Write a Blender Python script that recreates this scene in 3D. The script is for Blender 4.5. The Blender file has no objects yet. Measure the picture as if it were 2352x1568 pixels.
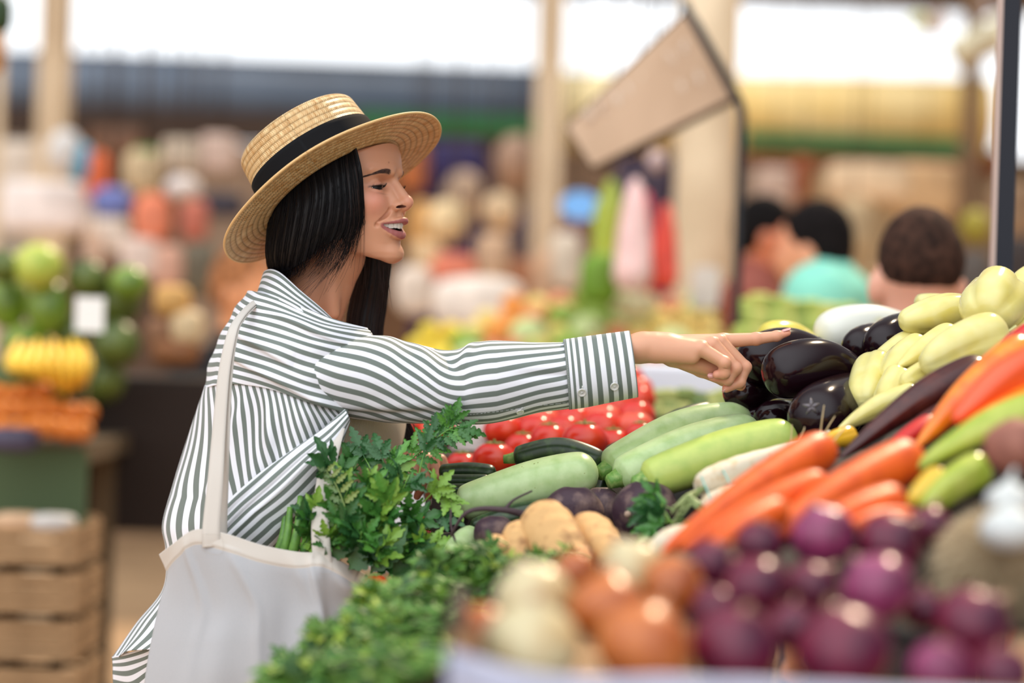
import bpy, math, random
import numpy as np
from mathutils import Vector, Matrix

# ------------------------------------------------------------ camera, sky, sun, exposure
SC = bpy.context.scene
COL = SC.collection
H = 1.28                        # camera height
FPX = 85.0 / 36.0 * 2352.0      # focal length in picture widths
ROLL = math.radians(1.8)
CR, SR = math.cos(ROLL), math.sin(ROLL)
cam_data = bpy.data.cameras.new('camera')
cam = bpy.data.objects.new('camera', cam_data)
COL.objects.link(cam)
cam_data.lens = 85.0
cam_data.sensor_width = 36.0
cam_data.clip_start = 0.1
cam_data.clip_end = 200
cam_data.dof.use_dof = True
cam_data.dof.focus_distance = 3.54
cam_data.dof.aperture_fstop = 1.5
# right = (CR,0,SR), up = (-SR,0,CR), forward = +Y
cam.matrix_world = Matrix(((CR, -SR, 0, 0), (0, 0, -1, 0), (SR, CR, 0, H), (0, 0, 0, 1)))
SC.camera = cam

world = bpy.data.worlds.new('world')
SC.world = world
world.use_nodes = True
wn = world.node_tree.nodes
wn['Background'].inputs[0].default_value = (0.93, 0.965, 1.0, 1)
# added sky lobe high behind camera lights the front; daylight low through far side
wl = world.node_tree.links
_tc = wn.new('ShaderNodeTexCoord'); _sp = wn.new('ShaderNodeSeparateXYZ'); wl.new(_tc.outputs['Generated'], _sp.inputs[0])
def _ss(sock, a, b, lo, hi):
    m = wn.new('ShaderNodeMapRange'); m.interpolation_type = 'SMOOTHSTEP'
    for k_, v_ in zip(('From Min', 'From Max', 'To Min', 'To Max'), (a, b, lo, hi)): m.inputs[k_].default_value = v_
    wl.new(sock, m.inputs['Value']); return m.outputs[0]
def _ad(a, b):
    m = wn.new('ShaderNodeMath'); m.operation = 'ADD'; wl.new(a, m.inputs[0]); wl.new(b, m.inputs[1]); return m.outputs[0]
def _mu(a, b):
    m = wn.new('ShaderNodeMath'); m.operation = 'MULTIPLY'; wl.new(a, m.inputs[0]); wl.new(b, m.inputs[1]); return m.outputs[0]
_dt = wn.new('ShaderNodeVectorMath'); _dt.operation = 'DOT_PRODUCT'; wl.new(_tc.outputs['Generated'], _dt.inputs[0])
_dt.inputs[1].default_value = Vector((-.30, -.62, .72)).normalized()
_st = _ad(_ss(_dt.outputs['Value'], .15, .98, .52, 4.3), _mu(_ss(_sp.outputs[1], .70, .93, 0, 2.6), _ss(_sp.outputs[2], .16, .38, 1, 0)))
wl.new(_st, wn['Background'].inputs[1])

def add_sun(name, d, energy, col, ang):
    l = bpy.data.lights.new(name, 'SUN')
    l.energy = energy; l.color = col; l.angle = math.radians(ang)
    o = bpy.data.objects.new(name, l); COL.objects.link(o)
    o.rotation_euler = Vector(d).to_track_quat('Z', 'Y').to_euler()
    return o
add_sun('sun', (0.30, 0.62, 0.72), 6.2, (1.0, 0.78, 0.54), 2.5)

SC.view_settings.view_transform = 'Standard'
SC.view_settings.look = 'None'
SC.view_settings.gamma = 1
SC.view_settings.use_curve_mapping = False
SC.view_settings.exposure = -0.86
SC.cycles.use_denoising = True
SC.cycles.max_bounces = 6
SC.cycles.transparent_max_bounces = 6
SC.cycles.sample_clamp_indirect = 6

# ------------------------------------------------------------ helpers
rng = random.Random(7)
nrng = np.random.default_rng(7)

def W(px, py, d):
    """the point seen at a pixel, d metres in front of the lens"""
    u = (px - 1176.0) * d / FPX; v = (784.0 - py) * d / FPX
    return Vector((u * CR - v * SR, d, H + u * SR + v * CR))
def PXM(d): return d / FPX

def lin(c):
    return tuple((x / 255 / 12.92) if x / 255 <= 0.04045 else ((x / 255 + 0.055) / 1.055) ** 2.4 for x in c)

def link(o, parent=None):
    COL.objects.link(o)
    if parent is not None: o.parent = parent
    return o

def mesh_obj(name, verts, faces, mat=None, parent=None, smooth=True, uvs=None, cols=None, mats=None, midx=None):
    me = bpy.data.meshes.new(name)
    verts = np.asarray(verts, dtype=np.float32).reshape(-1, 3)
    if isinstance(faces, np.ndarray) and faces.ndim == 2:
        n, k = faces.shape
        me.vertices.add(len(verts)); me.vertices.foreach_set('co', verts.ravel())
        me.loops.add(n * k); me.loops.foreach_set('vertex_index', faces.astype(np.int32).ravel())
        me.polygons.add(n); me.polygons.foreach_set('loop_start', np.arange(0, n * k, k, dtype=np.int32))
        me.update(calc_edges=True)
    else:
        me.from_pydata([tuple(map(float, v)) for v in verts], [], [tuple(int(i) for i in f) for f in faces])
    if smooth:
        me.polygons.foreach_set('use_smooth', [True] * len(me.polygons))
    vi = np.empty(len(me.loops), dtype=np.int32); me.loops.foreach_get('vertex_index', vi)
    if uvs is not None:
        uvs = np.asarray(uvs, dtype=np.float32)
        lay = me.uv_layers.new(name='UVMap')
        lay.data.foreach_set('uv', uvs[vi].ravel() if len(uvs) == len(verts) else uvs.ravel())
    if cols is not None:
        cols = np.asarray(cols, dtype=np.float32)
        if cols.shape[1] == 3: cols = np.hstack([cols, np.ones((len(cols), 1), np.float32)])
        a = me.color_attributes.new('Col', 'FLOAT_COLOR', 'POINT')
        a.data.foreach_set('color', cols.ravel())
    for m in (mats or ([mat] if mat else [])): me.materials.append(m)
    if midx is not None: me.polygons.foreach_set('material_index', np.asarray(midx, np.int32))
    me.update()
    o = bpy.data.objects.new(name, me)
    return link(o, parent)

def tag(o, label=None, cat=None, group=None, kind=None):
    if label: o['label'] = label
    if cat: o['category'] = cat
    if group: o['group'] = group
    if kind: o['kind'] = kind
    return o

def empty(name, loc=(0, 0, 0)):
    o = bpy.data.objects.new(name, None); COL.objects.link(o); o.location = loc
    o.empty_display_size = 0.05
    bpy.context.view_layer.update()
    return o

def adopt(child, parent):
    """parent keeping the child where it stands"""
    child.parent = parent
    child.matrix_parent_inverse = Matrix.Translation(parent.location).inverted()
    return child

def copy_tree(o, parent=None):
    c = o.copy(); COL.objects.link(c)
    if parent is not None: c.parent = parent
    for ch in [x for x in o.children]: copy_tree(ch, c)
    return c

class MB:
    """collects pieces of one mesh"""
    def __init__(s): s.v = []; s.f = []; s.uv = []; s.c = []; s.n = 0
    def add(s, v, f, uv=None, c=None):
        v = np.asarray(v, float).reshape(-1, 3)
        s.v.append(v); s.f += [tuple(int(i) + s.n for i in q) for q in f]
        s.uv.append(np.zeros((len(v), 2)) if uv is None else np.asarray(uv, float))
        s.c.append(np.ones((len(v), 3)) if c is None else np.broadcast_to(np.asarray(c, float), (len(v), 3)))
        s.n += len(v)
    def box(s, c, size, R=None):
        p = np.array([(x, y, z) for x in (-.5, .5) for y in (-.5, .5) for z in (-.5, .5)]) * np.array(size)
        if R is not None: p = p @ np.array(R).T
        s.add(p + np.array(c), [(0, 1, 3, 2), (4, 6, 7, 5), (0, 4, 5, 1), (2, 3, 7, 6), (0, 2, 6, 4), (1, 5, 7, 3)])
    def tube(s, pts, r, n=6, cap=True, c=None):
        v, f, uv = tube_geo(pts, r, n, cap); s.add(v, f, uv, c)
    def build(s, name, mat, parent=None, smooth=True):
        return mesh_obj(name, np.vstack(s.v), s.f, mat, parent, smooth, np.vstack(s.uv), np.vstack(s.c))

def frames(P):
    """tangents and a rotation-minimising frame along a polyline"""
    P = np.asarray(P, float)
    T = np.gradient(P, axis=0); T /= np.linalg.norm(T, axis=1)[:, None] + 1e-12
    a = np.array([0, 0, 1.0]) if abs(T[0][2]) < 0.8 else np.array([0, 1.0, 0])
    N = a - T[0] * a.dot(T[0]); N /= np.linalg.norm(N)
    Ns = [N]
    for i in range(1, len(P)):
        N = Ns[-1] - T[i] * Ns[-1].dot(T[i]); N /= np.linalg.norm(N) + 1e-12; Ns.append(N)
    Ns = np.array(Ns); B = np.cross(T, Ns)
    return T, Ns, B

def tube_geo(pts, r, n=6, cap=True, mod=None):
    P = np.asarray([tuple(p) for p in pts], float); k = len(P)
    r = np.broadcast_to(np.asarray(r, float), (k,))
    T, N, B = frames(P)
    th = np.arange(n) * 2 * math.pi / n
    R = r[:, None] * np.ones(n)[None]
    if mod is not None: R = R * mod(np.linspace(0, 1, k)[:, None], th[None])
    v = P[:, None] + R[..., None] * (np.cos(th)[None, :, None] * N[:, None] + np.sin(th)[None, :, None] * B[:, None])
    L = np.concatenate([[0], np.cumsum(np.linalg.norm(np.diff(P, axis=0), axis=1))])
    uv = np.stack(np.broadcast_arrays(L[:, None], th[None] / (2 * math.pi)), -1).reshape(-1, 2)
    v = v.reshape(-1, 3)
    i, j = np.meshgrid(np.arange(k - 1), np.arange(n), indexing='ij')
    j2 = (j + 1) % n
    f = np.stack([i * n + j, i * n + j2, (i + 1) * n + j2, (i + 1) * n + j], -1).reshape(-1, 4).tolist()
    if cap:
        f.append(list(range(n - 1, -1, -1))); f.append([(k - 1) * n + q for q in range(n)])
    return v, f, uv

def catmull(P, n):
    """n samples of a Catmull-Rom curve through the rows of P (any trailing shape)"""
    P = np.asarray(P, float); m = len(P)
    if m == 2:
        t = np.linspace(0, 1, n).reshape((-1,) + (1,) * (P.ndim - 1)); return P[0] * (1 - t) + P[1] * t
    Q = np.concatenate([[2 * P[0] - P[1]], P, [2 * P[-1] - P[-2]]])
    t = np.linspace(0, m - 1, n); i = np.minimum(t.astype(int), m - 2); f = (t - i).reshape((-1,) + (1,) * (P.ndim - 1))
    a, b, c, d = Q[i], Q[i + 1], Q[i + 2], Q[i + 3]
    return 0.5 * (2 * b + (c - a) * f + (2 * a - 5 * b + 4 * c - d) * f ** 2 + (3 * b - a - 3 * c + d) * f ** 3)

def vnoise(p, seed=0):
    """smooth 3-d value noise in numpy, about -1..1"""
    p = np.asarray(p, float); i = np.floor(p).astype(np.int64); f = p - i; f = f * f * (3 - 2 * f)
    def h(a):
        x = (a[..., 0] * 374761393 + a[..., 1] * 668265263 + a[..., 2] * 2147483647 + seed * 974711) & 0xffffffff
        x = ((x ^ (x >> 13)) * 1274126177) & 0xffffffff
        return ((x ^ (x >> 16)) & 0xffff) / 32767.5 - 1
    r = 0
    for dx in (0, 1):
        for dy in (0, 1):
            for dz in (0, 1):
                w = (f[..., 0] if dx else 1 - f[..., 0]) * (f[..., 1] if dy else 1 - f[..., 1]) * (f[..., 2] if dz else 1 - f[..., 2])
                r = r + w * h(i + np.array([dx, dy, dz]))
    return r

def grid_faces(nu, nv, close=False):
    i, j = np.meshgrid(np.arange(nu - 1), np.arange(nv if close else nv - 1), indexing='ij')
    j2 = (j + 1) % nv
    return np.stack([i * nv + j, i * nv + j2, (i + 1) * nv + j2, (i + 1) * nv + j], -1).reshape(-1, 4)

def net_patch(net, nu, nv, world=True):
    """dense grid through a net of (px, py, depth) rows"""
    A = np.array([[tuple(W(*p)) if world else p for p in row] for row in net], float)
    A = catmull(A, nu)
    A = catmull(A.transpose(1, 0, 2), nv).transpose(1, 0, 2)
    return A

def grid_normals(G):
    du = np.gradient(G, axis=0); dv = np.gradient(G, axis=1)
    n = np.cross(du, dv); return n / (np.linalg.norm(n, axis=-1, keepdims=True) + 1e-12)

def thicken(o, t, off=0):
    m = o.modifiers.new('thickness', 'SOLIDIFY'); m.thickness = t; m.offset = off
    return o

# ------------------------------------------------------------ signed-distance sculpting
def smin(a, b, k):
    if k <= 0: return np.minimum(a, b)
    h = np.clip(0.5 + 0.5 * (b - a) / k, 0, 1)
    return b + (a - b) * h - k * h * (1 - h)

class Sculpt:
    def __init__(s, lo, hi, h):
        s.lo = np.array(lo, float); s.h = h
        s.n = np.ceil((np.array(hi) - s.lo) / h).astype(int) + 1
        s.D = np.full(s.n, 0.03, np.float32)
    def sub(s, lo, hi):
        a = np.clip(np.floor((np.array(lo) - s.lo) / s.h).astype(int), 0, s.n)
        b = np.clip(np.ceil((np.array(hi) - s.lo) / s.h).astype(int) + 1, 0, s.n)
        if (b <= a).any(): return None, None
        sl = tuple(slice(a[i], b[i]) for i in range(3))
        ax = [s.lo[i] + s.h * np.arange(a[i], b[i]) for i in range(3)]
        return sl, np.meshgrid(*ax, indexing='ij', sparse=True)
    def apply(s, fn, lo, hi, k=0.0, mode='add'):
        m = 0.03
        sl, X = s.sub(np.array(lo) - m - k, np.array(hi) + m + k)
        if sl is None: return
        d = fn(*X).astype(np.float32)
        if mode == 'add': s.D[sl] = smin(s.D[sl], d, k)
        else: s.D[sl] = -smin(-s.D[sl], d, k)
    def ell(s, c, r, k=0.0, mode='add', R=None):
        c = np.array(c, float); r = np.array(r if hasattr(r, '__len__') else (r, r, r), float)
        Rm = None if R is None else np.array(R, float)
        def fn(x, y, z):
            x = x - c[0]; y = y - c[1]; z = z - c[2]
            if Rm is not None:
                x, y, z = (Rm[0, i] * x + Rm[1, i] * y + Rm[2, i] * z for i in range(3))
            q = np.sqrt((x / r[0]) ** 2 + (y / r[1]) ** 2 + (z / r[2]) ** 2)
            g = np.sqrt((x / r[0] ** 2) ** 2 + (y / r[1] ** 2) ** 2 + (z / r[2] ** 2) ** 2) + 1e-9
            return np.where(q < 0.05, -r.min(), q * (q - 1) / g)
        e = r.max(); s.apply(fn, c - e, c + e, k, mode)
    def cap(s, a, b, ra, rb, k=0.0, mode='add', sq=None):
        a = np.array(a, float); b = np.array(b, float); ab = b - a; L = ab.dot(ab) + 1e-12
        def fn(x, y, z):
            t = np.clip(((x - a[0]) * ab[0] + (y - a[1]) * ab[1] + (z - a[2]) * ab[2]) / L, 0, 1)
            d = np.sqrt((x - a[0] - t * ab[0]) ** 2 + (y - a[1] - t * ab[1]) ** 2 + (z - a[2] - t * ab[2]) ** 2)
            return d - (ra + (rb - ra) * t)
        e = max(ra, rb); s.apply(fn, np.minimum(a, b) - e, np.maximum(a, b) + e, k, mode)
    def chain(s, pts, rs, k=0.003):
        for i in range(len(pts) - 1): s.cap(pts[i], pts[i + 1], rs[i], rs[i + 1], k)
    def mesh(s):
        """surface nets"""
        D = s.D; ins = D < 0
        nx, ny, nz = D.shape
        cs = [ins[dx:nx - 1 + dx, dy:ny - 1 + dy, dz:nz - 1 + dz] for dx in (0, 1) for dy in (0, 1) for dz in (0, 1)]
        tot = sum(c.astype(np.int8) for c in cs)
        act = np.argwhere((tot > 0) & (tot < 8))
        idx = np.full((nx - 1, ny - 1, nz - 1), -1, np.int64)
        idx[act[:, 0], act[:, 1], act[:, 2]] = np.arange(len(act))
        acc = np.zeros((len(act), 3)); cnt = np.zeros(len(act))
        co = [(dx, dy, dz) for dx in (0, 1) for dy in (0, 1) for dz in (0, 1)]
        V = [D[act[:, 0] + c[0], act[:, 1] + c[1], act[:, 2] + c[2]] for c in co]
        for i in range(8):
            for j in range(i + 1, 8):
                a, b = co[i], co[j]
                if sum(abs(a[q] - b[q]) for q in range(3)) != 1: continue
                m = (V[i] < 0) != (V[j] < 0)
                t = np.where(m, V[i] / np.where(m, V[i] - V[j], 1), 0)
                p = np.array(a)[None] + t[:, None] * (np.array(b) - np.array(a))[None]
                acc += np.where(m[:, None], p, 0); cnt += m
        verts = s.lo + s.h * (act + acc / cnt[:, None])
        faces = []
        for ax in range(3):
            o1, o2 = (ax + 1) % 3, (ax + 2) % 3
            sl0 = [slice(None)] * 3; sl1 = [slice(None)] * 3
            sl0[ax] = slice(0, -1); sl1[ax] = slice(1, None)
            a, b = ins[tuple(sl0)], ins[tuple(sl1)]
            e = np.argwhere(a != b)
            e = e[(e[:, o1] > 0) & (e[:, o2] > 0) & (e[:, o1] < D.shape[o1] - 1) & (e[:, o2] < D.shape[o2] - 1)]
            if not len(e): continue
            fl = a[e[:, 0], e[:, 1], e[:, 2]]
            def g(d1, d2):
                q = e.copy(); q[:, o1] -= d1; q[:, o2] -= d2
                return idx[q[:, 0], q[:, 1], q[:, 2]]
            q = np.stack([g(1, 1), g(0, 1), g(0, 0), g(1, 0)], -1)
            q[~fl] = q[~fl][:, ::-1]
            faces.append(q)
        return verts, np.vstack(faces)
    def sample(s, p):
        """trilinear distance at points"""
        q = (np.asarray(p, float) - s.lo) / s.h; i = np.clip(np.floor(q).astype(int), 0, s.n - 2); f = q - i
        r = 0
        for dx in (0, 1):
            for dy in (0, 1):
                for dz in (0, 1):
                    w = (f[..., 0] if dx else 1 - f[..., 0]) * (f[..., 1] if dy else 1 - f[..., 1]) * (f[..., 2] if dz else 1 - f[..., 2])
                    r = r + w * s.D[i[..., 0] + dx, i[..., 1] + dy, i[..., 2] + dz]
        return r

def relax(v, f, it=2, lam=0.5):
    f = np.asarray(f); e = np.vstack([f[:, [0, 1]], f[:, [1, 2]], f[:, [2, 3]], f[:, [3, 0]]])
    for _ in range(it):
        s = np.zeros_like(v); c = np.zeros(len(v))
        for a, b in ((0, 1), (1, 0)):
            for q in range(3): s[:, q] += np.bincount(e[:, a], weights=v[e[:, b], q], minlength=len(v))
            c += np.bincount(e[:, a], minlength=len(v))
        v = v + lam * (s / np.maximum(c, 1)[:, None] - v)
    return v

# ------------------------------------------------------------ materials
def mat(name, rgb=(200, 200, 200), rough=0.5, spec=0.5, metal=0.0, coat=0.0, sss=0.0, sssr=(1, .3, .15), sheen=0.0,
        noise=None, bump=None, vcol=False, trans=0.0, ramp=None, emit=None, aniso=0):
    """noise=(rgb2, scale, lo, hi[, detail]); bump=(strength, scale, distance[, kind])"""
    m = bpy.data.materials.new(name); m.use_nodes = True
    nt = m.node_tree; b = nt.nodes['Principled BSDF']; L = nt.links
    b.inputs['Base Color'].default_value = (*lin(rgb), 1)
    b.inputs['Roughness'].default_value = rough
    b.inputs['Specular IOR Level'].default_value = spec
    b.inputs['Metallic'].default_value = metal
    b.inputs['Coat Weight'].default_value = coat
    b.inputs['Coat Roughness'].default_value = 0.12
    b.inputs['Sheen Weight'].default_value = sheen
    b.inputs['Transmission Weight'].default_value = trans
    if sss:
        b.inputs['Subsurface Weight'].default_value = sss
        b.inputs['Subsurface Radius'].default_value = sssr
        b.inputs['Subsurface Scale'].default_value = 0.008
    tc = nt.nodes.new('ShaderNodeTexCoord')
    src = None
    if vcol:
        a = nt.nodes.new('ShaderNodeAttribute'); a.attribute_name = 'Col'; src = a.outputs['Color']
    if noise:
        c2, sc_, lo, hi = noise[:4]
        n = nt.nodes.new('ShaderNodeTexNoise'); n.inputs['Scale'].default_value = sc_
        n.inputs['Detail'].default_value = noise[4] if len(noise) > 4 else 3
        L.new(tc.outputs['Object'], n.inputs['Vector'])
        mr = nt.nodes.new('ShaderNodeMapRange'); mr.inputs['From Min'].default_value = lo; mr.inputs['From Max'].default_value = hi
        L.new(n.outputs['Fac'], mr.inputs['Value'])
        mx = nt.nodes.new('ShaderNodeMix'); mx.data_type = 'RGBA'
        if src is None: mx.inputs['A'].default_value = (*lin(rgb), 1)
        else: L.new(src, mx.inputs['A'])
        mx.inputs['B'].default_value = (*lin(c2), 1)
        L.new(mr.outputs['Result'], mx.inputs['Factor']); src = mx.outputs['Result']
    if src is not None: L.new(src, b.inputs['Base Color'])
    if bump:
        st, sc_, dist = bump[:3]; kind = bump[3] if len(bump) > 3 else 'noise'
        if kind == 'noise':
            n = nt.nodes.new('ShaderNodeTexNoise'); n.inputs['Detail'].default_value = 4; out = 'Fac'
        else:
            n = nt.nodes.new('ShaderNodeTexVoronoi'); out = 'Distance'
        n.inputs['Scale'].default_value = sc_
        L.new(tc.outputs['Object'], n.inputs['Vector'])
        bm = nt.nodes.new('ShaderNodeBump'); bm.inputs['Strength'].default_value = st; bm.inputs['Distance'].default_value = dist
        L.new(n.outputs[out], bm.inputs['Height']); L.new(bm.outputs['Normal'], b.inputs['Normal'])
    if emit:
        b.inputs['Emission Color'].default_value = (*lin(emit[0]), 1); b.inputs['Emission Strength'].default_value = emit[1]
    return m
# ================================================================= THE MARKET HALL
def struct(o): o['kind'] = 'structure'; return o
def boxobj(name, c, size, m, parent=None, rot=None, bevel=.0):
    s1 = MB(); s1.box((0, 0, 0), size, rot); o = s1.build(name, m, None, False); o.location = c
    if bevel:
        b = o.modifiers.new('bevel', 'BEVEL'); b.width = bevel; b.segments = 2
    if parent is not None: adopt(o, parent)
    return o
floor_m = mat('floor_concrete', (188, 152, 112), rough=.85, noise=((150, 118, 84), 1.2, .35, .7, 6), bump=(.3, 12, .01))
s1 = MB(); s1.add([(-14, -4, 0), (16, -4, 0), (16, 30, 0), (-14, 30, 0)], [(0, 1, 2, 3)]); struct(s1.build('floor', floor_m, None, False))
beam_m = mat('roof_timber', (124, 96, 68), rough=.85, noise=((84, 62, 42), 3, .35, .7, 5))
roof_m = mat('roof_underside', (142, 116, 86), rough=.9, noise=((96, 74, 52), 1.5, .35, .7))
col_m = mat('column_paint', (226, 202, 168), rough=.7, noise=((206, 180, 146), 4, .4, .7))
col_b = mat('column_brown', (120, 92, 66), rough=.8)
RZ = 3.16
s1 = MB()
s1.box((0, 15.6, RZ + .80), (26, 3.4, .06), Matrix.Rotation(math.radians(1.2), 3, 'Y')); struct(s1.build('ceiling', roof_m, None, False))
n_ = 0
for yy, zz, h_ in ((13.9, 3.42, .16), (14.4, 3.40, .20), (16.0, 3.62, .2)):
    n_ += 1; struct(boxobj('trim_%d' % n_, (0, yy, zz + .06), (26, .14, h_), beam_m, rot=Matrix.Rotation(math.radians(.6), 3, 'Y')))
for i in range(12):
    n_ += 1; struct(boxobj('trim_%d' % n_, (-6.5 + i * 1.15, 15.6, RZ + .70), (.09, 3.3, .14), beam_m))
# columns
def column(px, wpx, d, label, m=col_m, top=3.5, round_=False, px_y=300):
    b = W(px, px_y, d); w = pxlen(wpx, d)
    e = empty('column', (b[0], d, 0)); tag(e, label, 'column')
    s1 = MB()
    if round_: s1.tube([(b[0], d, 0), (b[0], d, top)], w / 2, 28)
    else: s1.box((b[0], d, top / 2), (w, w, top))
    o = s1.build('shaft', m, None, round_); adopt(o, e)
    s1 = MB(); s1.box((b[0], d, .06), (w * 1.4, w * 1.4, .12)); adopt(s1.build('base', m, None, False), e)
    return e
def pxlen(px, d): return px * d / FPX
column(122, 66, 10.5, 'cream column on the left behind the melons')
column(1258, 62, 10.0, 'tan column behind the left corner of the hanging sign')
column(1622, 140, 8.4, 'broad cream column right of the hanging sign', round_=True)
column(2226, 34, 11.5, 'thin brown column on the right, beside the yellow awning', m=col_b)
column(-4, 20, 9.0, 'cream column cut by the left edge')
# slanting strut by the brown column
def beam(name, a, b, w, m, label, cat):
    A, B = Vector(W(*a)), Vector(W(*b)); s1 = MB(); s1.tube([A, B], w, 4); o = s1.build(name, m, None, False); tag(o, label, cat); return o
beam('strut', (2190, 130, 11.4), (2330, 60, 11.4), .08, mat('strut_cream', (214, 202, 168), rough=.7), 'cream slanting strut at the top of the brown column', 'beam')
# far awnings: a long rounded galvanised canopy, its sunlit canvas end and green valance
galv = mat('galvanised_sheet', (112, 124, 140), rough=.45, metal=.35, noise=((84, 92, 104), 2, .4, .7))
canvas_y = mat('awning_canvas_yellow', (250, 226, 170), rough=.8, noise=((236, 196, 116), 1.4, .42, .66))
val_g = mat('valance_green', (34, 104, 52), rough=.7)
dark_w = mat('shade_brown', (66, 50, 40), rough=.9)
def canopy(x0, y0, x1, y1, d, rpx, m, name, label, z_extra=0):
    A, B = np.array(W(x0, y0, d)), np.array(W(x1, y1, d)); R = pxlen(rpx, d)
    e = empty(name, tuple((A + B) / 2)); tag(e, label, 'awning'); bpy.context.view_layer.update()
    n = 14; v = []
    for P in (A, B):
        for i in range(n + 1):
            a = math.pi * (i / n) * .92 - .1
            v.append(P + np.array([0, -R * 1.3 * math.sin(a) , R * math.cos(a)]))
    f = [(i, i + 1, n + 2 + i, n + 1 + i) for i in range(n)]
    o = mesh_obj('canopy', v, f, m); thicken(o, .02); adopt(o, e)
    return e
canopy(-2600, 122, 1290, 262, 13.2, 96, galv, 'rolled_awning', 'long grey-blue rounded metal awning across the back')
canopy(1290, 262, 2262, 278, 13.2, 92, canvas_y, 'canvas_awning', 'sunlit cream and yellow awning at the back right')
def strip(name, x0, y0, x1, y1, d, hpx, m, label, cat, th=.05):
    A, B = np.array(W(x0, y0, d)), np.array(W(x1, y1, d)); h = pxlen(hpx, d) / 2
    v = []
    for dy in (-th / 2, th / 2):
        for P, s in ((A, -1), (B, -1), (B, 1), (A, 1)): v.append(P + np.array([0, dy, s * h]))
    global n_
    n_ += 1; return struct(mesh_obj('trim_%d' % n_, v, [(0, 1, 2, 3), (7, 6, 5, 4), (0, 4, 5, 1), (1, 5, 6, 2), (2, 6, 7, 3), (3, 7, 4, 0)], m, None, False))
strip('valance', 820, 278, 1240, 290, 12.7, 46, val_g, 'dark green valance under the grey awning', 'valance')
strip('valance', 1712, 318, 2250, 342, 12.7, 40, val_g, 'green valance under the cream and yellow awning', 'valance')
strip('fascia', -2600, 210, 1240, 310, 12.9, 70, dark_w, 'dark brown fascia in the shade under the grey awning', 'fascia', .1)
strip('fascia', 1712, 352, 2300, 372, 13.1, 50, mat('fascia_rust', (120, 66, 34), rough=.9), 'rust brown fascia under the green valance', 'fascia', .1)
# shop fronts closing the hall
for i, (x0, x1, y0, c) in enumerate(((-2600, -300, 290, (170, 140, 112)), (-300, 120, 300, (206, 190, 170)), (120, 420, 310, (120, 92, 74)), (420, 700, 330, (190, 160, 134)), (700, 960, 330, (134, 96, 66)), (960, 1130, 310, (44, 36, 88)), (1130, 1420, 320, (168, 138, 112)), (1420, 1560, 330, (60, 48, 96)), (1560, 1760, 340, (190, 164, 140)), (1760, 1860, 360, (150, 92, 52)), (1860, 2180, 370, (206, 172, 128)), (2180, 2700, 360, (140, 112, 82)), (2700, 5200, 380, (176, 146, 116)))):
    d = 15.5; A, B = W(x0, y0, d), W(x1, y0, d)
    o = boxobj('wall_%d' % i, ((A[0] + B[0]) / 2, d, A[2] / 2 - .1), (B[0] - A[0], .1, A[2] + .2), mat('shopfront_%d' % i, c, rough=.9, noise=(tuple(int(v * .78) for v in c), 2.5, .4, .7)))
    struct(o)

# purlins that carry the hanging goods
RAILS = (7.2, 8.6, 9.0, 9.4, 9.8, 10.2, 10.6, 11.2, 11.6, 12.2)
for y_ in RAILS:
    n_ += 1; struct(boxobj('trim_%d' % n_, (0, y_, 3.02 if y_ < 11 else 3.4), (12, .035, .05), beam_m))
for x_ in (-5.9, 5.9):
    n_ += 1; struct(boxobj('trim_%d' % n_, (x_, 10.4, 3.5), (.1, 9.5, .12), beam_m))
    for y_ in (7.1, 12.6): n_ += 1; struct(boxobj('trim_%d' % n_, (x_, y_, 1.75), (.12, .12, 3.5), beam_m))
# ================================================================= THE WOMAN
D0 = 3.65
PM = D0 / FPX                                   # metres per pixel at her
def IM(px, py, d): return np.array([(px - 1176.0) * d / FPX, d, (784.0 - py) * d / FPX])
ROT = np.array([[CR, 0, -SR], [0, 1, 0], [SR, 0, CR]])
def im2w(p): return np.asarray(p) @ ROT.T + np.array([0, 0, H])

# head frame: X out of the face, Y to her left, Z up
YAW = math.radians(24)
HO = IM(795, 430, D0)
HM = np.array([[math.cos(YAW), math.sin(YAW), 0], [-math.sin(YAW), math.cos(YAW), 0], [0, 0, 1]])
def head2w(p): return im2w(np.asarray(p) @ HM.T + HO)

mm = 0.001
def smax(a, b, k): return -smin(-a, -b, k)
zt = np.array([-125, -114, -108, -100, -88, -80, -66, -52, -40, -20, 0, 26, 50, 80]) * mm
Bt = np.array([72, 79, 88, 89.5, 86, 87, 90, 92, 90, 83, 79, 84.5, 81, 66]) * mm
Wt = np.array([14, 22, 31, 38, 46, 50, 56, 60.5, 63, 66, 66.5, 66.5, 68, 62]) * mm
Ct = np.array([45, 45, 43, 38, 28, 22, 14, 10, 8, 6, 4, 4, 2, 0]) * mm
hd = Sculpt((-.112, -.088, -.205), (.125, .088, .125), .00125)
def mask_fn(x, y, z):
    B = np.interp(z, zt, Bt); Wd = np.interp(z, zt, Wt); C = np.interp(z, zt, Ct)
    a = np.where(x > C, B - C, C + .02)
    p = 2.15
    rho = ((np.abs(x - C) / a) ** p + (np.abs(y) / Wd) ** p) ** (1 / p)
    d = (rho - 1) * np.minimum(a, Wd) * .95
    zj = -.1145 + np.clip(.076 - x, 0, 1) * .30 + np.clip(x - .080, 0, 1) ** 2 * 30
    d = smax(d, zj - z, .008)
    return smax(d, z - .075, .01)
hd.apply(mask_fn, (-.03, -.07, -.12), (.10, .07, .08))
hd.ell((-.010, 0, .036), (.0925, .073, .074), .012)
# cheeks raised by the smile
for s in (-1, 1):
    hd.ell((.062, s * .037, -.027), (.0195, .0185, .017), .014)
    hd.ell((.040, s * .049, -.018), (.02, .016, .014), .014)
    hd.cap((.083, s * .013, .020), (.066, s * .045, .022), .0045, .004, .009)      # brow ridge
    hd.ell((.0765, s * .026, .000), (.011, .019, .0105), .010, 'cut')               # eye socket
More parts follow.
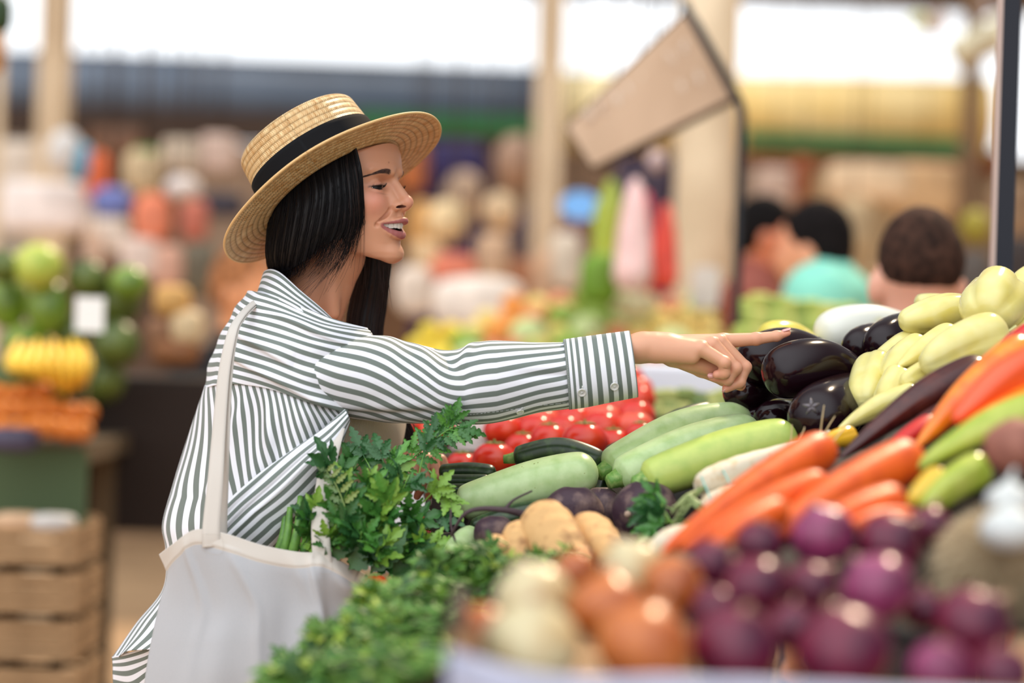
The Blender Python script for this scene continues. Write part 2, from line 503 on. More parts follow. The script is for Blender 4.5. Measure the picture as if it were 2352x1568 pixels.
# nose
hd.cap((.0765, 0, .010), (.1005, 0, -.022), .0072, .0082, .006)
hd.ell((.1028, 0, -.0255), (.0098, .0092, .0092), .005)
for s in (-1, 1):
    hd.cap((.072, s * .009, -.004), (.089, s * .0115, -.028), .005, .006, .009)
    hd.ell((.0925, s * .0125, -.0312), (.0088, .0058, .0066), .004)
hd.cap((.088, 0, -.0375), (.101, 0, -.033), .0042, .0045, .004)                     # columella
hd.cap((.086, 0, -.040), (.0905, 0, -.050), .0062, .006, .005)                      # philtrum base
for s in (-1, 1):
    hd.ell((.0992, s * .0128, -.0322), (.0092, .0062, .0021), .0007, 'cut', R=Matrix.Rotation(math.radians(-9), 3, 'Y'))
# fold beside the mouth
for s in (-1, 1):
    for q_ in range(6):
        a_, b2_ = q_ / 6, (q_ + 1) / 6
        fo = lambda t: (.0865 - .0145 * t, s * (.0195 + .0195 * t - .003 * math.sin(math.pi * t)), -.0335 - .0225 * t)
        hd.cap(fo(a_), fo(b2_), -.0022 + .0034 * math.sin(math.pi * a_), -.0022 + .0034 * math.sin(math.pi * b2_), .007, 'cut')
# lips: arch of the mouth seen from above
def arch(y): return .1005 - 24.5 * y * y
def z_up(y): return -.0556 - .0040 * np.abs(y) / .036
def z_lo(y): return -.0592 - .0096 * np.clip(1 - (y / .0350) ** 2, 0, 1)
NY = 13
ys = np.linspace(-.0360, .0360, NY)
up = [(arch(y) - .0032, y, z_up(y) + .0042 - .0012 * math.exp(-(y / .004) ** 2) - abs(y) * .05) for y in ys]
upr = [.0046 - .0026 * (abs(y) / .036) ** 2 for y in ys]
lo_ = [(arch(y) - .0052 - .0040 * (1 - (y / .036) ** 2), y, float(z_lo(y)) - .0056 * (1 - .5 * (y / .036) ** 2)) for y in ys]
lor = [.0060 - .0040 * (abs(y) / .036) ** 2 for y in ys]
for i in range(NY - 1):
    hd.cap(up[i], up[i + 1], upr[i], upr[i + 1], .003)
    hd.cap(lo_[i], lo_[i + 1], lor[i], lor[i + 1], .003)
for s in (-1, 1):
    hd.ell((.0705, s * .0378, -.0600), (.002, .0016, .0018), .005, 'cut')
hd.cap((.0930, -.012, -.0865), (.0930, .012, -.0865), .003, .003, .006, 'cut')      # below the lower lip
hd.ell((.0795, 0, -.1015), (.0125, .0165, .0125), .012)                              # chin
def mouth_cut(x, y, z):
    d = smax(z - (z_up(y) + .0002), (z_lo(y) + .0012) - z, .001)
    d = smax(d, (arch(y) - .019) - x, .001)
    return smax(d, np.abs(y) - .0335, .001)
hd.apply(mouth_cut, (.05, -.03, -.075), (.12, .03, -.054), .0012, 'cut')
# eyes: lids over the ball, then the narrow opening of a smiling eye
EYE = [np.array([.0640, s * .0315, -.0052]) for s in (-1, 1)]
ER = .0122
LT = np.array([-.020, -.013, -.006, 0, .006, .0125, .0155, .020])
def lid_top(t): return np.interp(t, LT, (np.array([-.004, -.0005, .0020, .0022, .0016, .0002, -.0008, -.004]) - .003))
def lid_bot(t): return np.interp(t, LT, (np.array([.004, -.0010, -.0030, -.0040, -.0046, -.0026, -.0006, .004]) - .003))
for s, e in zip((-1, 1), EYE):
    hd.ell(e, (ER + .0016, ER + .0016, ER + .0012), .004)
    hd.cap(e + (.003, s * -.0155, -.002), e + (.0135, 0, .0005), .0, .0, 0, 'add')
    # wedge between lid lines
    def lid(x, y, z, e=e, s=s):
        t = (y - e[1]) * s                        # + outwards
        d = np.maximum(z - lid_top(t), lid_bot(t) - z)
        return smax(d, (e[0] + .002) - x, .001)
    hd.apply(lid, e - .02, e + .02, .0006, 'cut')
    # crease above the lid
    for q in range(5):
        t0, t1 = (-.012 + q * .005, -.007 + q * .005)
        f = lambda t: (e[0] + math.sqrt(max(.0148 ** 2 - t * t, 0)) - .0005, e[1] + s * t, e[2] + .0112 - 34 * t * t)
        hd.cap(f(t0), f(t1), .0007, .0007, .0015, 'cut')
# neck
nb, nt_ = np.array([-.069, 0, -.200]), np.array([-.026, 0, -.100])
hd.cap(nt_, nb, .050, .052, .006)
hd.cap(nt_ + (-.01, 0, .06), nt_, .060, .050, .01)
hd.cap((-.005, -.050, -.070), (-.012, -.024, -.190), .010, .012, .014)              # neck muscle
hv, hf = hd.mesh()
hv = relax(hv, hf, 2, .45)
# the hat: its frame, and the skull fitted inside the crown
HE = np.array([.843, 0, .537]); HB = math.radians(14.6)
HN2 = np.array([-.537, 0, .843])
HS = HN2 * math.sin(HB) + np.array([0, -math.cos(HB), 0])
HN = HN2 * math.cos(HB) + np.array([0, math.sin(HB), 0])
HC = IM(762, 428, D0 - .005)
hw = (hv @ HM.T + HO) - HC
ca, cb, cc = hw @ HE, hw @ HS, hw @ HN
rr = np.sqrt((ca / .102) ** 2 + (cb / .086) ** 2)
t_ = np.clip((cc + .004) / .006, 0, 1)
k_ = np.where(rr > 1, 1 - t_ * (1 - 1 / np.maximum(rr, 1)), 1)
ca, cb = ca * k_, cb * k_; cc = np.minimum(cc, .090)
hv = ((ca[:, None] * HE + cb[:, None] * HS + cc[:, None] * HN) + HC - HO) @ HM
x, y, z = hv.T
SKIN = np.array(lin((206, 149, 117)))
colr = np.tile(SKIN, (len(hv), 1))
def blend(mask, c):
    global colr
    m = np.clip(mask, 0, 1)[:, None]; colr = colr * (1 - m) + np.array(lin(c)) * m
BT = np.array([-.012, -.004, .004, .012, .021]); BZ = np.array([.0188, .0200, .0198, .0168, .0110]); BW = np.array([.0034, .0032, .0026, .0019, .0009])
def gs(d, s): return np.exp(-(d / s) ** 2)
for s in (-1, 1):
    blend(.55 * gs(np.sqrt((x - .072) ** 2 + (y - s * .045) ** 2 + (z + .026) ** 2), .022), (222, 138, 122))
blend(.35 * gs(np.sqrt((x - .110) ** 2 + y ** 2 + (z + .025) ** 2), .012), (222, 140, 125))
front = (x > .05)
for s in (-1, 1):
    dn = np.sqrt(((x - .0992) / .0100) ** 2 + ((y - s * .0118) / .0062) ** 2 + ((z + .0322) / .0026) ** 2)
    blend(np.clip((1.08 - dn) / .12, 0, 1), (84, 36, 30))  # nostril shade painted into the skin colour
ay = np.abs(y)
e0 = .0362
insd = np.clip((e0 - ay) / .002, 0, 1) * front
zc_u = z_up(y)
upm = np.clip((z - (zc_u - .0025)) / .0008, 0, 1) * np.clip(((zc_u + .0088 - .0022 * np.exp(-(y / .004) ** 2) + .0008 * np.exp(-((ay - .006) / .004) ** 2) - ay * .17) - z) / .0009, 0, 1)
lom = np.clip((z_lo(y) + .0030 - z) / .0008, 0, 1) * np.clip((z - (z_lo(y) - .0116 * (1 - .75 * (y / .036) ** 2))) / .0009, 0, 1)
lm = np.maximum(upm, lom) * insd
blend(lm * .9, (158, 86, 88))
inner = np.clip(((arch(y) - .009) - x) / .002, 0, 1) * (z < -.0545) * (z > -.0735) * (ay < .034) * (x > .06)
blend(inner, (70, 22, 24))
for s, e in zip((-1, 1), EYE):
    t = (y - e[1]) * s
    zu = z - e[2]
    lidz = gs(zu - .0045, .0055) * gs(t, .014) * (x > .055)
    blend(.45 * lidz, (168, 108, 92))
    blend(.9 * gs(z - lid_top(t) - .0004, .0011) * np.clip((.0185 - t) / .004, 0, 1) * np.clip((t + .014) / .003, 0, 1) * (x > .055), (34, 22, 22))
    blend(.55 * gs(z - lid_bot(t), .0007) * np.clip((.0150 - np.abs(t)) / .004, 0, 1) * (x > .055), (70, 44, 40))
    blend(.40 * gs(zu + .0078 - .06 * t, .0010) * np.clip(1 - (t / .014) ** 2, 0, 1) * (x > .06), (90, 55, 48))  # lower-lid wrinkle: crease shade painted as a dark line
    # brow
    bz = np.interp(t, BT, BZ)
    bw = np.interp(t, BT, BW)
    blend(.80 * np.clip(1.6 - np.abs(z - bz) / bw, 0, 1) * np.clip((t + .0125) / .003, 0, 1) * np.clip((.0225 - t) / .003, 0, 1) * (x > .035), (78, 56, 52))
blend(.8 * gs(np.sqrt((y + .021) ** 2 + (z - .0335) ** 2), .0011) * (x > .06), (120, 70, 55))
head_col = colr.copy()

def on_face(y_, z_, x0=.12):
    """front surface x at (y,z) by marching in"""
    xs = np.arange(x0, .0, -.0005)
    d = hd.sample(np.stack([xs, np.full_like(xs, y_), np.full_like(xs, z_)], -1))
    k = np.argmax(d < 0); return xs[k]

# ---- right hand pointing (image-aligned frame)
rh = Sculpt(IM(1400, 925, 3.5) - (0, .055, 0), IM(1835, 735, 3.5) + (0, .055, 0), .0011)
HD = 3.5
def q(px, py, dz=0): return IM(px, py, HD + dz)
WR = [q(1400, 806, -.010), q(1480, 797, -.008)]
rh.cap(q(1400, 812, -.008), WR[1], .0200, .0208, .0)
rh.cap(q(1400, 812, .010), q(1480, 797, .012), .0200, .0200, .006)
mc = {'index': q(1662, 783, .024), 'middle': q(1652, 786, .010), 'ring': q(1636, 791, -.006), 'little': q(1612, 802, -.020)}
for n_, r0, r1 in (('index', .0150, .0104), ('middle', .0160, .0104), ('ring', .0155, .0098), ('little', .0150, .0090)):
    b0 = q(1508, 795, {'index': .016, 'middle': .006, 'ring': -.004, 'little': -.012}[n_])
    rh.cap(b0, mc[n_], r0, r1, .009)
rh.cap(q(1475, 798, 0), q(1530, 797, 0), .0205, .0195, .012)
rh.cap(q(1510, 812, -.014), q(1590, 820, -.018), .0125, .0105, .010)      # heel of the palm
rh.cap(q(1545, 822, .004), q(1628, 847, .010), .0135, .0085, .010)
rh.cap(q(1530, 812, .020), q(1610, 850, .026), .0140, .0100, .008)       # base of the thumb
rh.chain([q(1610, 850, .026), q(1662, 872, .030), q(1702, 887, .018)], [.0100, .0088, .0068], .004)
rh.cap(q(1590, 832, .004), q(1650, 846, .012), .0125, .0115, .006)
fing = {
    'index': ([q(1662, 783, .024), q(1737, 778, .028), q(1784, 771.5, .030), q(1809, 764.5, .030)], [.0112, .0091, .0075, .0049]),
    'middle': ([q(1655, 787, .010), q(1711, 843, .012), q(1699, 878, .008), q(1668, 892, .004)], [.0108, .0092, .0080, .0062]),
    'ring': ([q(1638, 791, -.006), q(1689, 846, -.006), q(1672, 872, -.006), q(1637, 866, -.004)], [.0106, .0093, .0078, .0062]),
    'little': ([q(1612, 802, -.020), q(1664, 833, -.024), q(1664, 857, -.020), q(1647, 860, -.017)], [.0108, .0092, .0079, .0066]),
}
for n_, (p_, r_) in fing.items():
    g = Sculpt.__new__(Sculpt); g.lo = rh.lo; g.h = rh.h; g.n = rh.n; g.D = np.full(rh.n, .03, np.float32)
    g.chain(p_, r_, .0025)
    for jn in (1, 2):
        g.ell(p_[jn], r_[jn] * 1.04, .003)
    rh.D = smin(rh.D, g.D, .0022)
for n_ in mc: rh.ell(mc[n_] + (0, 0, .0035), .0068, .006)
for n_, dz0 in (('index', .012), ('middle', .004), ('ring', -.004), ('little', -.012)):  # tendons
    a = q(1515, 776, dz0); b = mc[n_] + np.array([-.006, 0, .0068]); rh.cap(a, b, .0022, .0024, .005)
rh.cap(q(1487, 833, -.026), q(1497, 823, -.031), .0012, .0012, .002, 'cut')
for px, py, dz, w_ in ((1733, 764.5, .020, .004), (1737, 764.5, .020, .005), (1741, 765, .020, .004), (1781, 761, .024, .003), (1785, 761, .024, .003)):
    rh.cap(q(px, py, dz - w_), q(px + 1.5, py + 3, dz + w_), .0002, .0002, .0016, 'cut')
for px, py in ((1500, 826), (1519, 824), (1532, 829)):
    rh.cap(q(px, py, -.031), q(px + 3, py + 10, -.026), .0003, .0003, .0018, 'cut')
for px, py in ((1660, 846), (1664, 846)):
    rh.cap(q(px, py, -.031), q(px + 9, py + 2, -.029), .0002, .0002, .0014, 'cut')
rv, rf = rh.mesh(); rv = relax(rv, rf, 2, .45)
rcol = np.tile(np.array(lin((216, 160, 128))), (len(rv), 1))
def rb(c0, rad, c, a):
    global rcol
    m = (a * np.exp(-(np.linalg.norm(rv - c0, axis=1) / rad) ** 2))[:, None]; rcol = rcol * (1 - m) + np.array(lin(c)) * m
for n_, (p_, r_) in fing.items():
    rb(p_[1], .010, (222, 140, 118), .45); rb(p_[3], .011, (228, 140, 122), .55); rb(p_[2], .008, (222, 145, 124), .3)
    rb(p_[0] + (0, 0, .008), .009, (218, 150, 126), .4)
rb(q(1702, 887, .018), .014, (228, 140, 100), .5)  # warm light on the thumb tip, put into the skin colour

# ---- left hand resting at the stall (mostly behind the herbs)
lh = Sculpt(IM(840, 1170, 3.72) - (0, .07, 0), IM(1060, 985, 3.72) + (0, .07, 0), .0017)
def ql(px, py, dz=0): return IM(px, py, 3.72 + dz)
lh.cap(ql(850, 1130, .02), ql(925, 1065, .01), .030, .024, 0)
for mx_, my_, dz in ((1010, 1058, .012), (992, 1054, -.002), (972, 1054, -.014), (952, 1058, -.024)):
    lh.cap(ql(935, 1056, dz * .4), ql(mx_, my_, dz), .016, .0105, .008)
LF = [([ql(1012, 1058, .012), ql(1029, 1098, .008), ql(1026, 1122, .010), ql(1020, 1139, .014)], [.0100, .0086, .0074, .0060]),
      ([ql(994, 1056, -.002), ql(1003, 1095, -.012), ql(995, 1120, -.010), ql(986, 1138, -.006)], [.0102, .0088, .0076, .0062]),
      ([ql(973, 1056, -.014), ql(974, 1098, -.026), ql(966, 1122, -.024), ql(958, 1140, -.02)], [.0100, .0086, .0074, .0060]),
      ([ql(953, 1060, -.024), ql(948, 1092, -.036), ql(944, 1112, -.036), ql(940, 1128, -.032)], [.0090, .0078, .0066, .0054]),
      ([ql(925, 1060, -.018), ql(928, 1075, -.036), ql(938, 1086, -.044)], [.0125, .0100, .0080])]
for p_, r_ in LF:
    g = Sculpt.__new__(Sculpt); g.lo = lh.lo; g.h = lh.h; g.n = lh.n; g.D = np.full(lh.n, .03, np.float32)
    g.chain(p_, r_, .0025); lh.D = smin(lh.D, g.D, .003)
lv, lf = lh.mesh(); lv = relax(lv, lf, 1, .4)
lcol = np.tile(np.array(lin((200, 142, 112))), (len(lv), 1))

# ---- the rest of the body, under the clothes, down to the shoes
bd = Sculpt((-1.10, 3.30, -1.30), (.25, 4.10, .20), .009)
def b_(px, py, d): return IM(px, py, d)
SHN, SHF = b_(700, 850, 3.56), b_(700, 820, 3.86)
bd.cap(b_(665, 850, 3.60), b_(670, 830, 3.80), .064, .060, 0)                 # shoulders
bd.cap(b_(735, 640, 3.68), b_(660, 800, 3.71), .050, .065, .03)
bd.ell(b_(665, 930, 3.70), (.108, .150, .150), .04)
bd.ell(b_(620, 1100, 3.71), (.090, .120, .150), .04)
bd.ell(b_(575, 1290, 3.71), (.105, .155, .130), .05)
for dd in (-.05, .05):
    bd.ell(b_(775, 960, 3.70 + dd), (.050, .052, .052), .03)
    bd.cap(b_(560, 1340, 3.71 + dd * 1.5), b_(600, 1900, 3.71 + dd * 1.6), .090, .058, .03)
    bd.cap(b_(600, 1900, 3.71 + dd * 1.6), b_(560, 2560, 3.71 + dd * 1.6), .056, .038, .02)
    bd.cap(b_(550, 2590, 3.71 + dd * 1.6), b_(760, 2640, 3.71 + dd * 1.8), .038, .028, .02)
bd.cap(b_(690, 860, 3.575), b_(1000, 880, 3.53), .055, .040, .02)              # right arm
bd.cap(b_(1000, 880, 3.53), b_(1420, 812, 3.505), .036, .021, .008)
bd.cap(b_(690, 850, 3.87), b_(720, 1090, 3.90), .052, .040, .02)               # left arm
bd.cap(b_(720, 1090, 3.90), b_(905, 1085, 3.76), .040, .027, .01)
bv, bf = bd.mesh(); bv = relax(bv, bf, 2, .5)
bcol = np.tile(np.array(lin((214, 160, 134))), (len(bv), 1))

# one body mesh
skin = mat('skin', (226, 173, 148), rough=.42, spec=.45, sss=.18, sssr=(1, .35, .2), vcol=True, bump=(.12, 900, .0006))
allv = np.vstack([head2w(hv), im2w(rv), im2w(lv), im2w(bv)])
o1, o2, o3 = len(hv), len(hv) + len(rv), len(hv) + len(rv) + len(lv)
allf = np.vstack([hf, rf + o1, lf + o2, bf + o3])
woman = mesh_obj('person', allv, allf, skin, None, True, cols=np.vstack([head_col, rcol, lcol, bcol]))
tag(woman, 'smiling person in straw hat and striped shirt pointing at the eggplants', 'person')

# ---- eyes, teeth, nails, lashes
eye_m = mat('eye_white', (196, 180, 172), rough=.12, spec=.6)
iris_m = mat('iris_brown', (26, 14, 10), rough=.1, spec=.25)
for s, e in zip((-1, 1), EYE):
    n1, n2 = 24, 32
    th = np.linspace(0, math.pi, n1)[:, None]; ph = np.linspace(0, 2 * math.pi, n2, endpoint=False)[None]
    gx = math.radians(0)
    v = np.stack([np.cos(th) + 0 * ph, np.sin(th) * np.cos(ph), np.sin(th) * np.sin(ph)], -1) * ER
    d = np.array([math.cos(math.radians(-27)), math.sin(math.radians(-27)) * 1.0, -.12]); d /= np.linalg.norm(d)
    a = np.cross([0, 0, 1], d); a /= np.linalg.norm(a); b2 = np.cross(d, a)
    v = v @ np.stack([d, a, b2]) + e
    f = grid_faces(n1, n2, True)
    eo = mesh_obj('eye', head2w(v.reshape(-1, 3)), f, None, woman, mats=[eye_m, iris_m],
                  midx=[1 if i // n2 < 6 else 0 for i in range(len(f))])
lash_m = mat('eyelash_black', (14, 10, 10), rough=.6)
for s, e in zip((-1, 1), EYE):
    mb = MB()
    for i in range(34):
        t = -.0125 + .0285 * i / 33 + rng.uniform(-.0002, .0002)
        R_ = ER + .0014
        xx = e[0] + math.sqrt(max(R_ ** 2 - min(t, .0128) ** 2, 1e-8)) ; zz = float(lid_top(t)) + .0002
        p0 = np.array([xx - .0008, e[1] + s * t, zz])
        L_ = .0068 * (1 - .25 * abs(t) / .014)
        out = np.array([1.0, s * t * 55, 0]); out /= np.linalg.norm(out)
        p1 = p0 + out * L_ * .6 + np.array([0, 0, -.0004]); p2 = p0 + out * L_ + np.array([0, 0, .0036])
        mb.tube(catmull([p0, p1, p2], 5), np.linspace(.00034, .00008, 5), 4)
    vv = np.vstack(mb.v); mb.v = [head2w(vv)]
    mb.build('eyelash', lash_m, woman)
brow_m = mat('eyebrow_dark', (70, 50, 46), rough=.7)
for s, e in zip((-1, 1), EYE):
    mb = MB()
    for i in range(260):
        t = rng.uniform(-.0115, .0190)
        bz = float(np.interp(t, BT, BZ))
        bw = float(np.interp(t, BT, BW)) * rng.uniform(-1, 1)
        y_, z_ = e[1] + s * t, bz + bw
        x_ = on_face(y_, z_)
        L_ = rng.uniform(.003, .005); t2 = t + L_; z2 = z_ + float(np.interp(t2, BT, BZ)) - bz + (.0010 if t < -.004 else 0)
        x2 = on_face(e[1] + s * t2, z2)
        mb.tube([(x_, y_, z_), ((x_ + x2) / 2 + .0008, e[1] + s * (t + L_ / 2), (z_ + z2) / 2), (x2 + .0003, e[1] + s * t2, z2)], [.00018, .00014, .00006], 3)
    mb.v = [head2w(np.vstack(mb.v))]; mb.build('eyebrow', brow_m, woman)
tooth_m = mat('tooth_enamel', (238, 232, 222), rough=.18, spec=.6, sss=.1)
mb = MB()
def tooth(y0, w, h, zt_, back=.0085):
    g = []
    a = 12
    for i in range(a):
        for j in range(9):
            u = i / (a - 1) * 2 - 1; vv_ = j / 8
            yy = y0 + u * w / 2 * (1 - .12 * (1 - vv_))
            bul = .0016 * (1 - abs(u) ** 3) * math.sin(math.pi * (.15 + .8 * vv_))
            g.append((arch(yy) - back + bul, yy, zt_ - h * vv_ - (.0009 * (1 - abs(u) ** 4) if j == 8 else 0)))
    mb.add(g, grid_faces(a, 9).tolist())
pos, yy = [], 0
for w, h in ((.0080, .0088), (.0064, .0080), (.0072, .0084), (.0066, .0070), (.0064, .0060), (.0060, .0050)):
    for s in (-1, 1): tooth(s * (yy + w / 2), w * .95, h, -.0548)
    yy += w * .93
mb.v = [head2w(np.vstack(mb.v))]
tag(mb.build('upper_teeth', tooth_m, woman), 'row of white upper teeth')

nail_m = mat('nail_polish_pink', (226, 160, 156), rough=.18, spec=.7, coat=.6)
def nail(c, fw, up_, L_, w):
    """a curved plate: centre, finger direction, outward direction"""
    fw = np.array(fw, float); fw /= np.linalg.norm(fw); up_ = np.array(up_, float); up_ -= fw * up_.dot(fw); up_ /= np.linalg.norm(up_)
    sd = np.cross(fw, up_); g = []
    for i in range(9):
        for j in range(9):
            u = i / 8 * 2 - 1; v_ = j / 8 * 2 - 1
            wv = w * math.sqrt(max(1 - (max(abs(u) - .35, 0) / .66) ** 2 * .9, .05))
            g.append(np.array(c) + fw * u * L_ + sd * v_ * wv + up_ * (.0012 * (1 - v_ * v_ * 1.6) + .0006 * (1 - u * u)))
    o = mesh_obj('fingernail', im2w(np.array(g)), grid_faces(9, 9), nail_m, woman)
    thicken(o, .0006, 0)
nail(q(1806, 757.5, .029), (1, .0, .26), (-.2, -.25, 1), .0068, .0048)
nail(q(1666, 896.5, .002), (-1, -.05, -.36), (-.3, -.45, -1), .0050, .0040)
nail(q(1633, 862, -.009), (-1, .1, .1), (-.1, -1, .35), .0050, .0040)
nail(ql(1020, 1136, .004), (-.2, -.1, -1), (.2, -1, .1), .0052, .0044)
nail(ql(935, 1083, -.052), (1, -.3, -.5), (-.1, -1, .2), .0056, .0050)
# ================================================================= HAT, HAIR, CLOTHES
def uvmath(nt, expr_nodes): pass

def straw_material():
    m = mat('straw_braid', (224, 188, 132), rough=.38, spec=.5)
    nt = m.node_tree; L = nt.links; b = nt.nodes['Principled BSDF']
    uv = nt.nodes.new('ShaderNodeUVMap'); uv.uv_map = 'UVMap'
    sp = nt.nodes.new('ShaderNodeSeparateXYZ'); L.new(uv.outputs[0], sp.inputs[0])
    def M(op, a, b_=None, c=None):
        n = nt.nodes.new('ShaderNodeMath'); n.operation = op
        for i, v in enumerate((a, b_, c)):
            if v is None: continue
            if isinstance(v, (int, float)): n.inputs[i].default_value = v
            else: L.new(v, n.inputs[i])
        return n.outputs[0]
    u, v = sp.outputs[0], sp.outputs[1]
    row = M('DIVIDE', v, .0098); fr = M('FRACT', row); rid = M('FLOOR', row)
    ridge = M('SINE', M('MULTIPLY', fr, math.pi))
    ph = M('ADD', M('MULTIPLY', u, 2 * math.pi / .0042), M('MULTIPLY', rid, 2.4))
    zz = M('ADD', ph, M('MULTIPLY', M('PINGPONG', fr, .5), 9.0))
    st = M('SINE', zz)
    h = M('ADD', M('MULTIPLY', M('POWER', ridge, .5), 1.0), M('MULTIPLY', st, .38))
    bm = nt.nodes.new('ShaderNodeBump'); bm.inputs['Strength'].default_value = .9; bm.inputs['Distance'].default_value = .0011
    L.new(h, bm.inputs['Height']); L.new(bm.outputs[0], b.inputs['Normal'])
    n = nt.nodes.new('ShaderNodeTexNoise'); n.inputs['Scale'].default_value = 260
    cmb = nt.nodes.new('ShaderNodeCombineXYZ'); L.new(M('MULTIPLY', u, .5), cmb.inputs[0]); L.new(M('MULTIPLY', rid, .37), cmb.inputs[1])
    L.new(cmb.outputs[0], n.inputs['Vector'])
    cr = nt.nodes.new('ShaderNodeValToRGB'); cr.color_ramp.elements[0].position = .3; cr.color_ramp.elements[0].color = (*lin((196, 148, 88)), 1)
    cr.color_ramp.elements[1].position = .72; cr.color_ramp.elements[1].color = (*lin((240, 212, 160)), 1)
    L.new(n.outputs['Fac'], cr.inputs[0])
    mx = nt.nodes.new('ShaderNodeMix'); mx.data_type = 'RGBA'; mx.inputs['A'].default_value = (*lin((120, 88, 42)), 1)
    L.new(M('POWER', ridge, .28), mx.inputs['Factor']); L.new(cr.outputs[0], mx.inputs['B'])
    L.new(mx.outputs['Result'], b.inputs['Base Color'])
    return m
straw = straw_material()

def hatpt(a, b2, c): return im2w(HC + np.asarray(a)[..., None] * HE + np.asarray(b2)[..., None] * HS + np.asarray(c)[..., None] * HN)
NPH = 220
phi = np.linspace(math.pi * .5, math.pi * 2.5, NPH)
# profile: (long, short, height, braid coordinate): edge of brim -> crown foot -> crown wall -> top
prof = []
vv_ = 0; prev = None
def addp(L_, S_, h_):
    global vv_, prev
    if prev is not None: vv_ += math.hypot(L_ - prev[0], h_ - prev[1])
    prev = (L_, h_); prof.append((L_, S_, h_, vv_))
for t in np.linspace(0, 1, 34): addp(.1870 - .0780 * t, .175 - .083 * t, -.004 * (1 - t) ** 2 + .001)
for t in np.linspace(0, 1, 8)[1:]:
    a_ = t * math.pi / 2; addp(.1090 - .004 * math.sin(a_), .092 - .004 * math.sin(a_), .001 + .004 * (1 - math.cos(a_)))
for t in np.linspace(0, 1, 30)[1:]: addp(.1055 - .008 * t, .088 - .007 * t, .005 + .092 * t)
for t in np.linspace(0, 1, 12)[1:]:
    a_ = t * math.pi / 2; addp(.0975 - .015 * (1 - math.cos(a_)), .081 - .015 * (1 - math.cos(a_)), .097 + .014 * math.sin(a_))
for t in np.linspace(0, 1, 24)[1:]: addp(.0825 * (1 - t) + .001, .066 * (1 - t) + .001, .111 + .004 * t)
pr = np.array(prof)
def hatgrid(pr, off=0):
    wav = (.0073 - .0053 * np.sin(phi)[None]) * np.sin(phi)[None] ** 2 - .003 * np.cos(phi)[None] ** 2 + .0012 * np.sin(5 * phi)[None]
    brimw = np.clip((pr[:, 0] - .108) / .08, 0, 1)[:, None] ** 1.5
    return hatpt((pr[:, 0:1] + off) * np.cos(phi)[None] - .02 * np.clip(pr[:, 2:3] - .004, 0, 1), (pr[:, 1:2] + off) * np.sin(phi)[None], pr[:, 2:3] + wav * brimw)
G = hatgrid(pr)
uvh = np.stack(np.broadcast_arrays(phi[None] * .13, pr[:, 3:4]), -1).reshape(-1, 2)
hat = mesh_obj('straw_hat', G.reshape(-1, 3), grid_faces(len(pr), NPH), straw, woman, uvs=uvh)
tag(hat, 'straw boater hat with a black ribbon')
thicken(hat, .0024, 0)
edge = MB(); ring = [tuple(p) for p in G[0]] + [tuple(G[0][0])]
edge.tube(ring, .0022, 8, False); ev = edge.build('brim_edge', mat('straw_edge', (222, 182, 124), rough=.45, bump=(.6, 500, .001)), hat)
ribbon = mat('ribbon_black', (9, 9, 13), rough=.85, spec=.2, bump=(.25, 700, .0004))
hb = []
for i in range(10):
    t = i / 9; hh = .004 + .058 * t
    hb.append((.1060 - .0058 * t + .0030, .0892 - .0055 * t + .0030, hh, 0))
hb = np.array(hb)
tag(thicken(mesh_obj('hat_ribbon', hatgrid(hb).reshape(-1, 3), grid_faces(len(hb), NPH, True), ribbon, hat), .0012, 1), 'wide black ribbon band')

# ---- hair
hair_m = mat('hair_black', (9, 8, 12), rough=.42, spec=.24)
hair_b = mat('hair_dark_brown', (44, 26, 22), rough=.4, spec=.5)
shell = [
    [(812, 318, 3.568), (828, 385, 3.562), (833, 440, 3.566), (833, 490, 3.574), (828, 520, 3.577)],
    [(795, 335, 3.575), (800, 400, 3.561), (804, 460, 3.558), (802, 510, 3.562), (790, 545, 3.568)],
    [(755, 360, 3.568), (765, 425, 3.553), (765, 480, 3.552), (756, 525, 3.556), (742, 560, 3.566)],
    [(715, 390, 3.566), (722, 450, 3.552), (715, 505, 3.553), (704, 560, 3.560), (694, 603, 3.575)],
    [(676, 420, 3.576), (672, 475, 3.568), (664, 530, 3.571), (657, 580, 3.580), (654, 624, 3.598)],
    [(646, 450, 3.600), (632, 500, 3.600), (625, 545, 3.604), (623, 590, 3.610), (634, 640, 3.625)],
    [(638, 455, 3.650), (622, 500, 3.650), (618, 545, 3.650), (619, 590, 3.650), (632, 650, 3.655)],
    [(690, 420, 3.725), (665, 480, 3.735), (655, 540, 3.735), (655, 600, 3.725), (665, 655, 3.715)],
    [(790, 380, 3.735), (770, 450, 3.745), (765, 520, 3.745), (765, 600, 3.735), (765, 680, 3.725)],
]
shell = np.array([[tuple(W(*p)) for p in c] for c in shell])     # column = lock from hat to tip
SG = catmull(shell, 150); SG = catmull(SG.transpose(1, 0, 2), 60)  # [along, across]
NN = grid_normals(SG)
cen = np.array(W(740, 500, 3.65)); sgn = np.sign(((SG - cen) * NN).sum(-1).mean())
NN = NN * sgn
jj = np.arange(150)
rip = (.0006 * np.sin(jj * 1.9 + 1.3 * np.sin(jj * .31)) + .0008 * np.sin(jj * .83))[None] * np.linspace(.5, 1.4, 60)[:, None]
SH = SG + NN * (rip[..., None] - .0012)
hair = mesh_obj('hair', SH.reshape(-1, 3), grid_faces(60, 150), hair_m, woman)
tag(hair, 'long straight black hair'); thicken(hair, .005, 0)
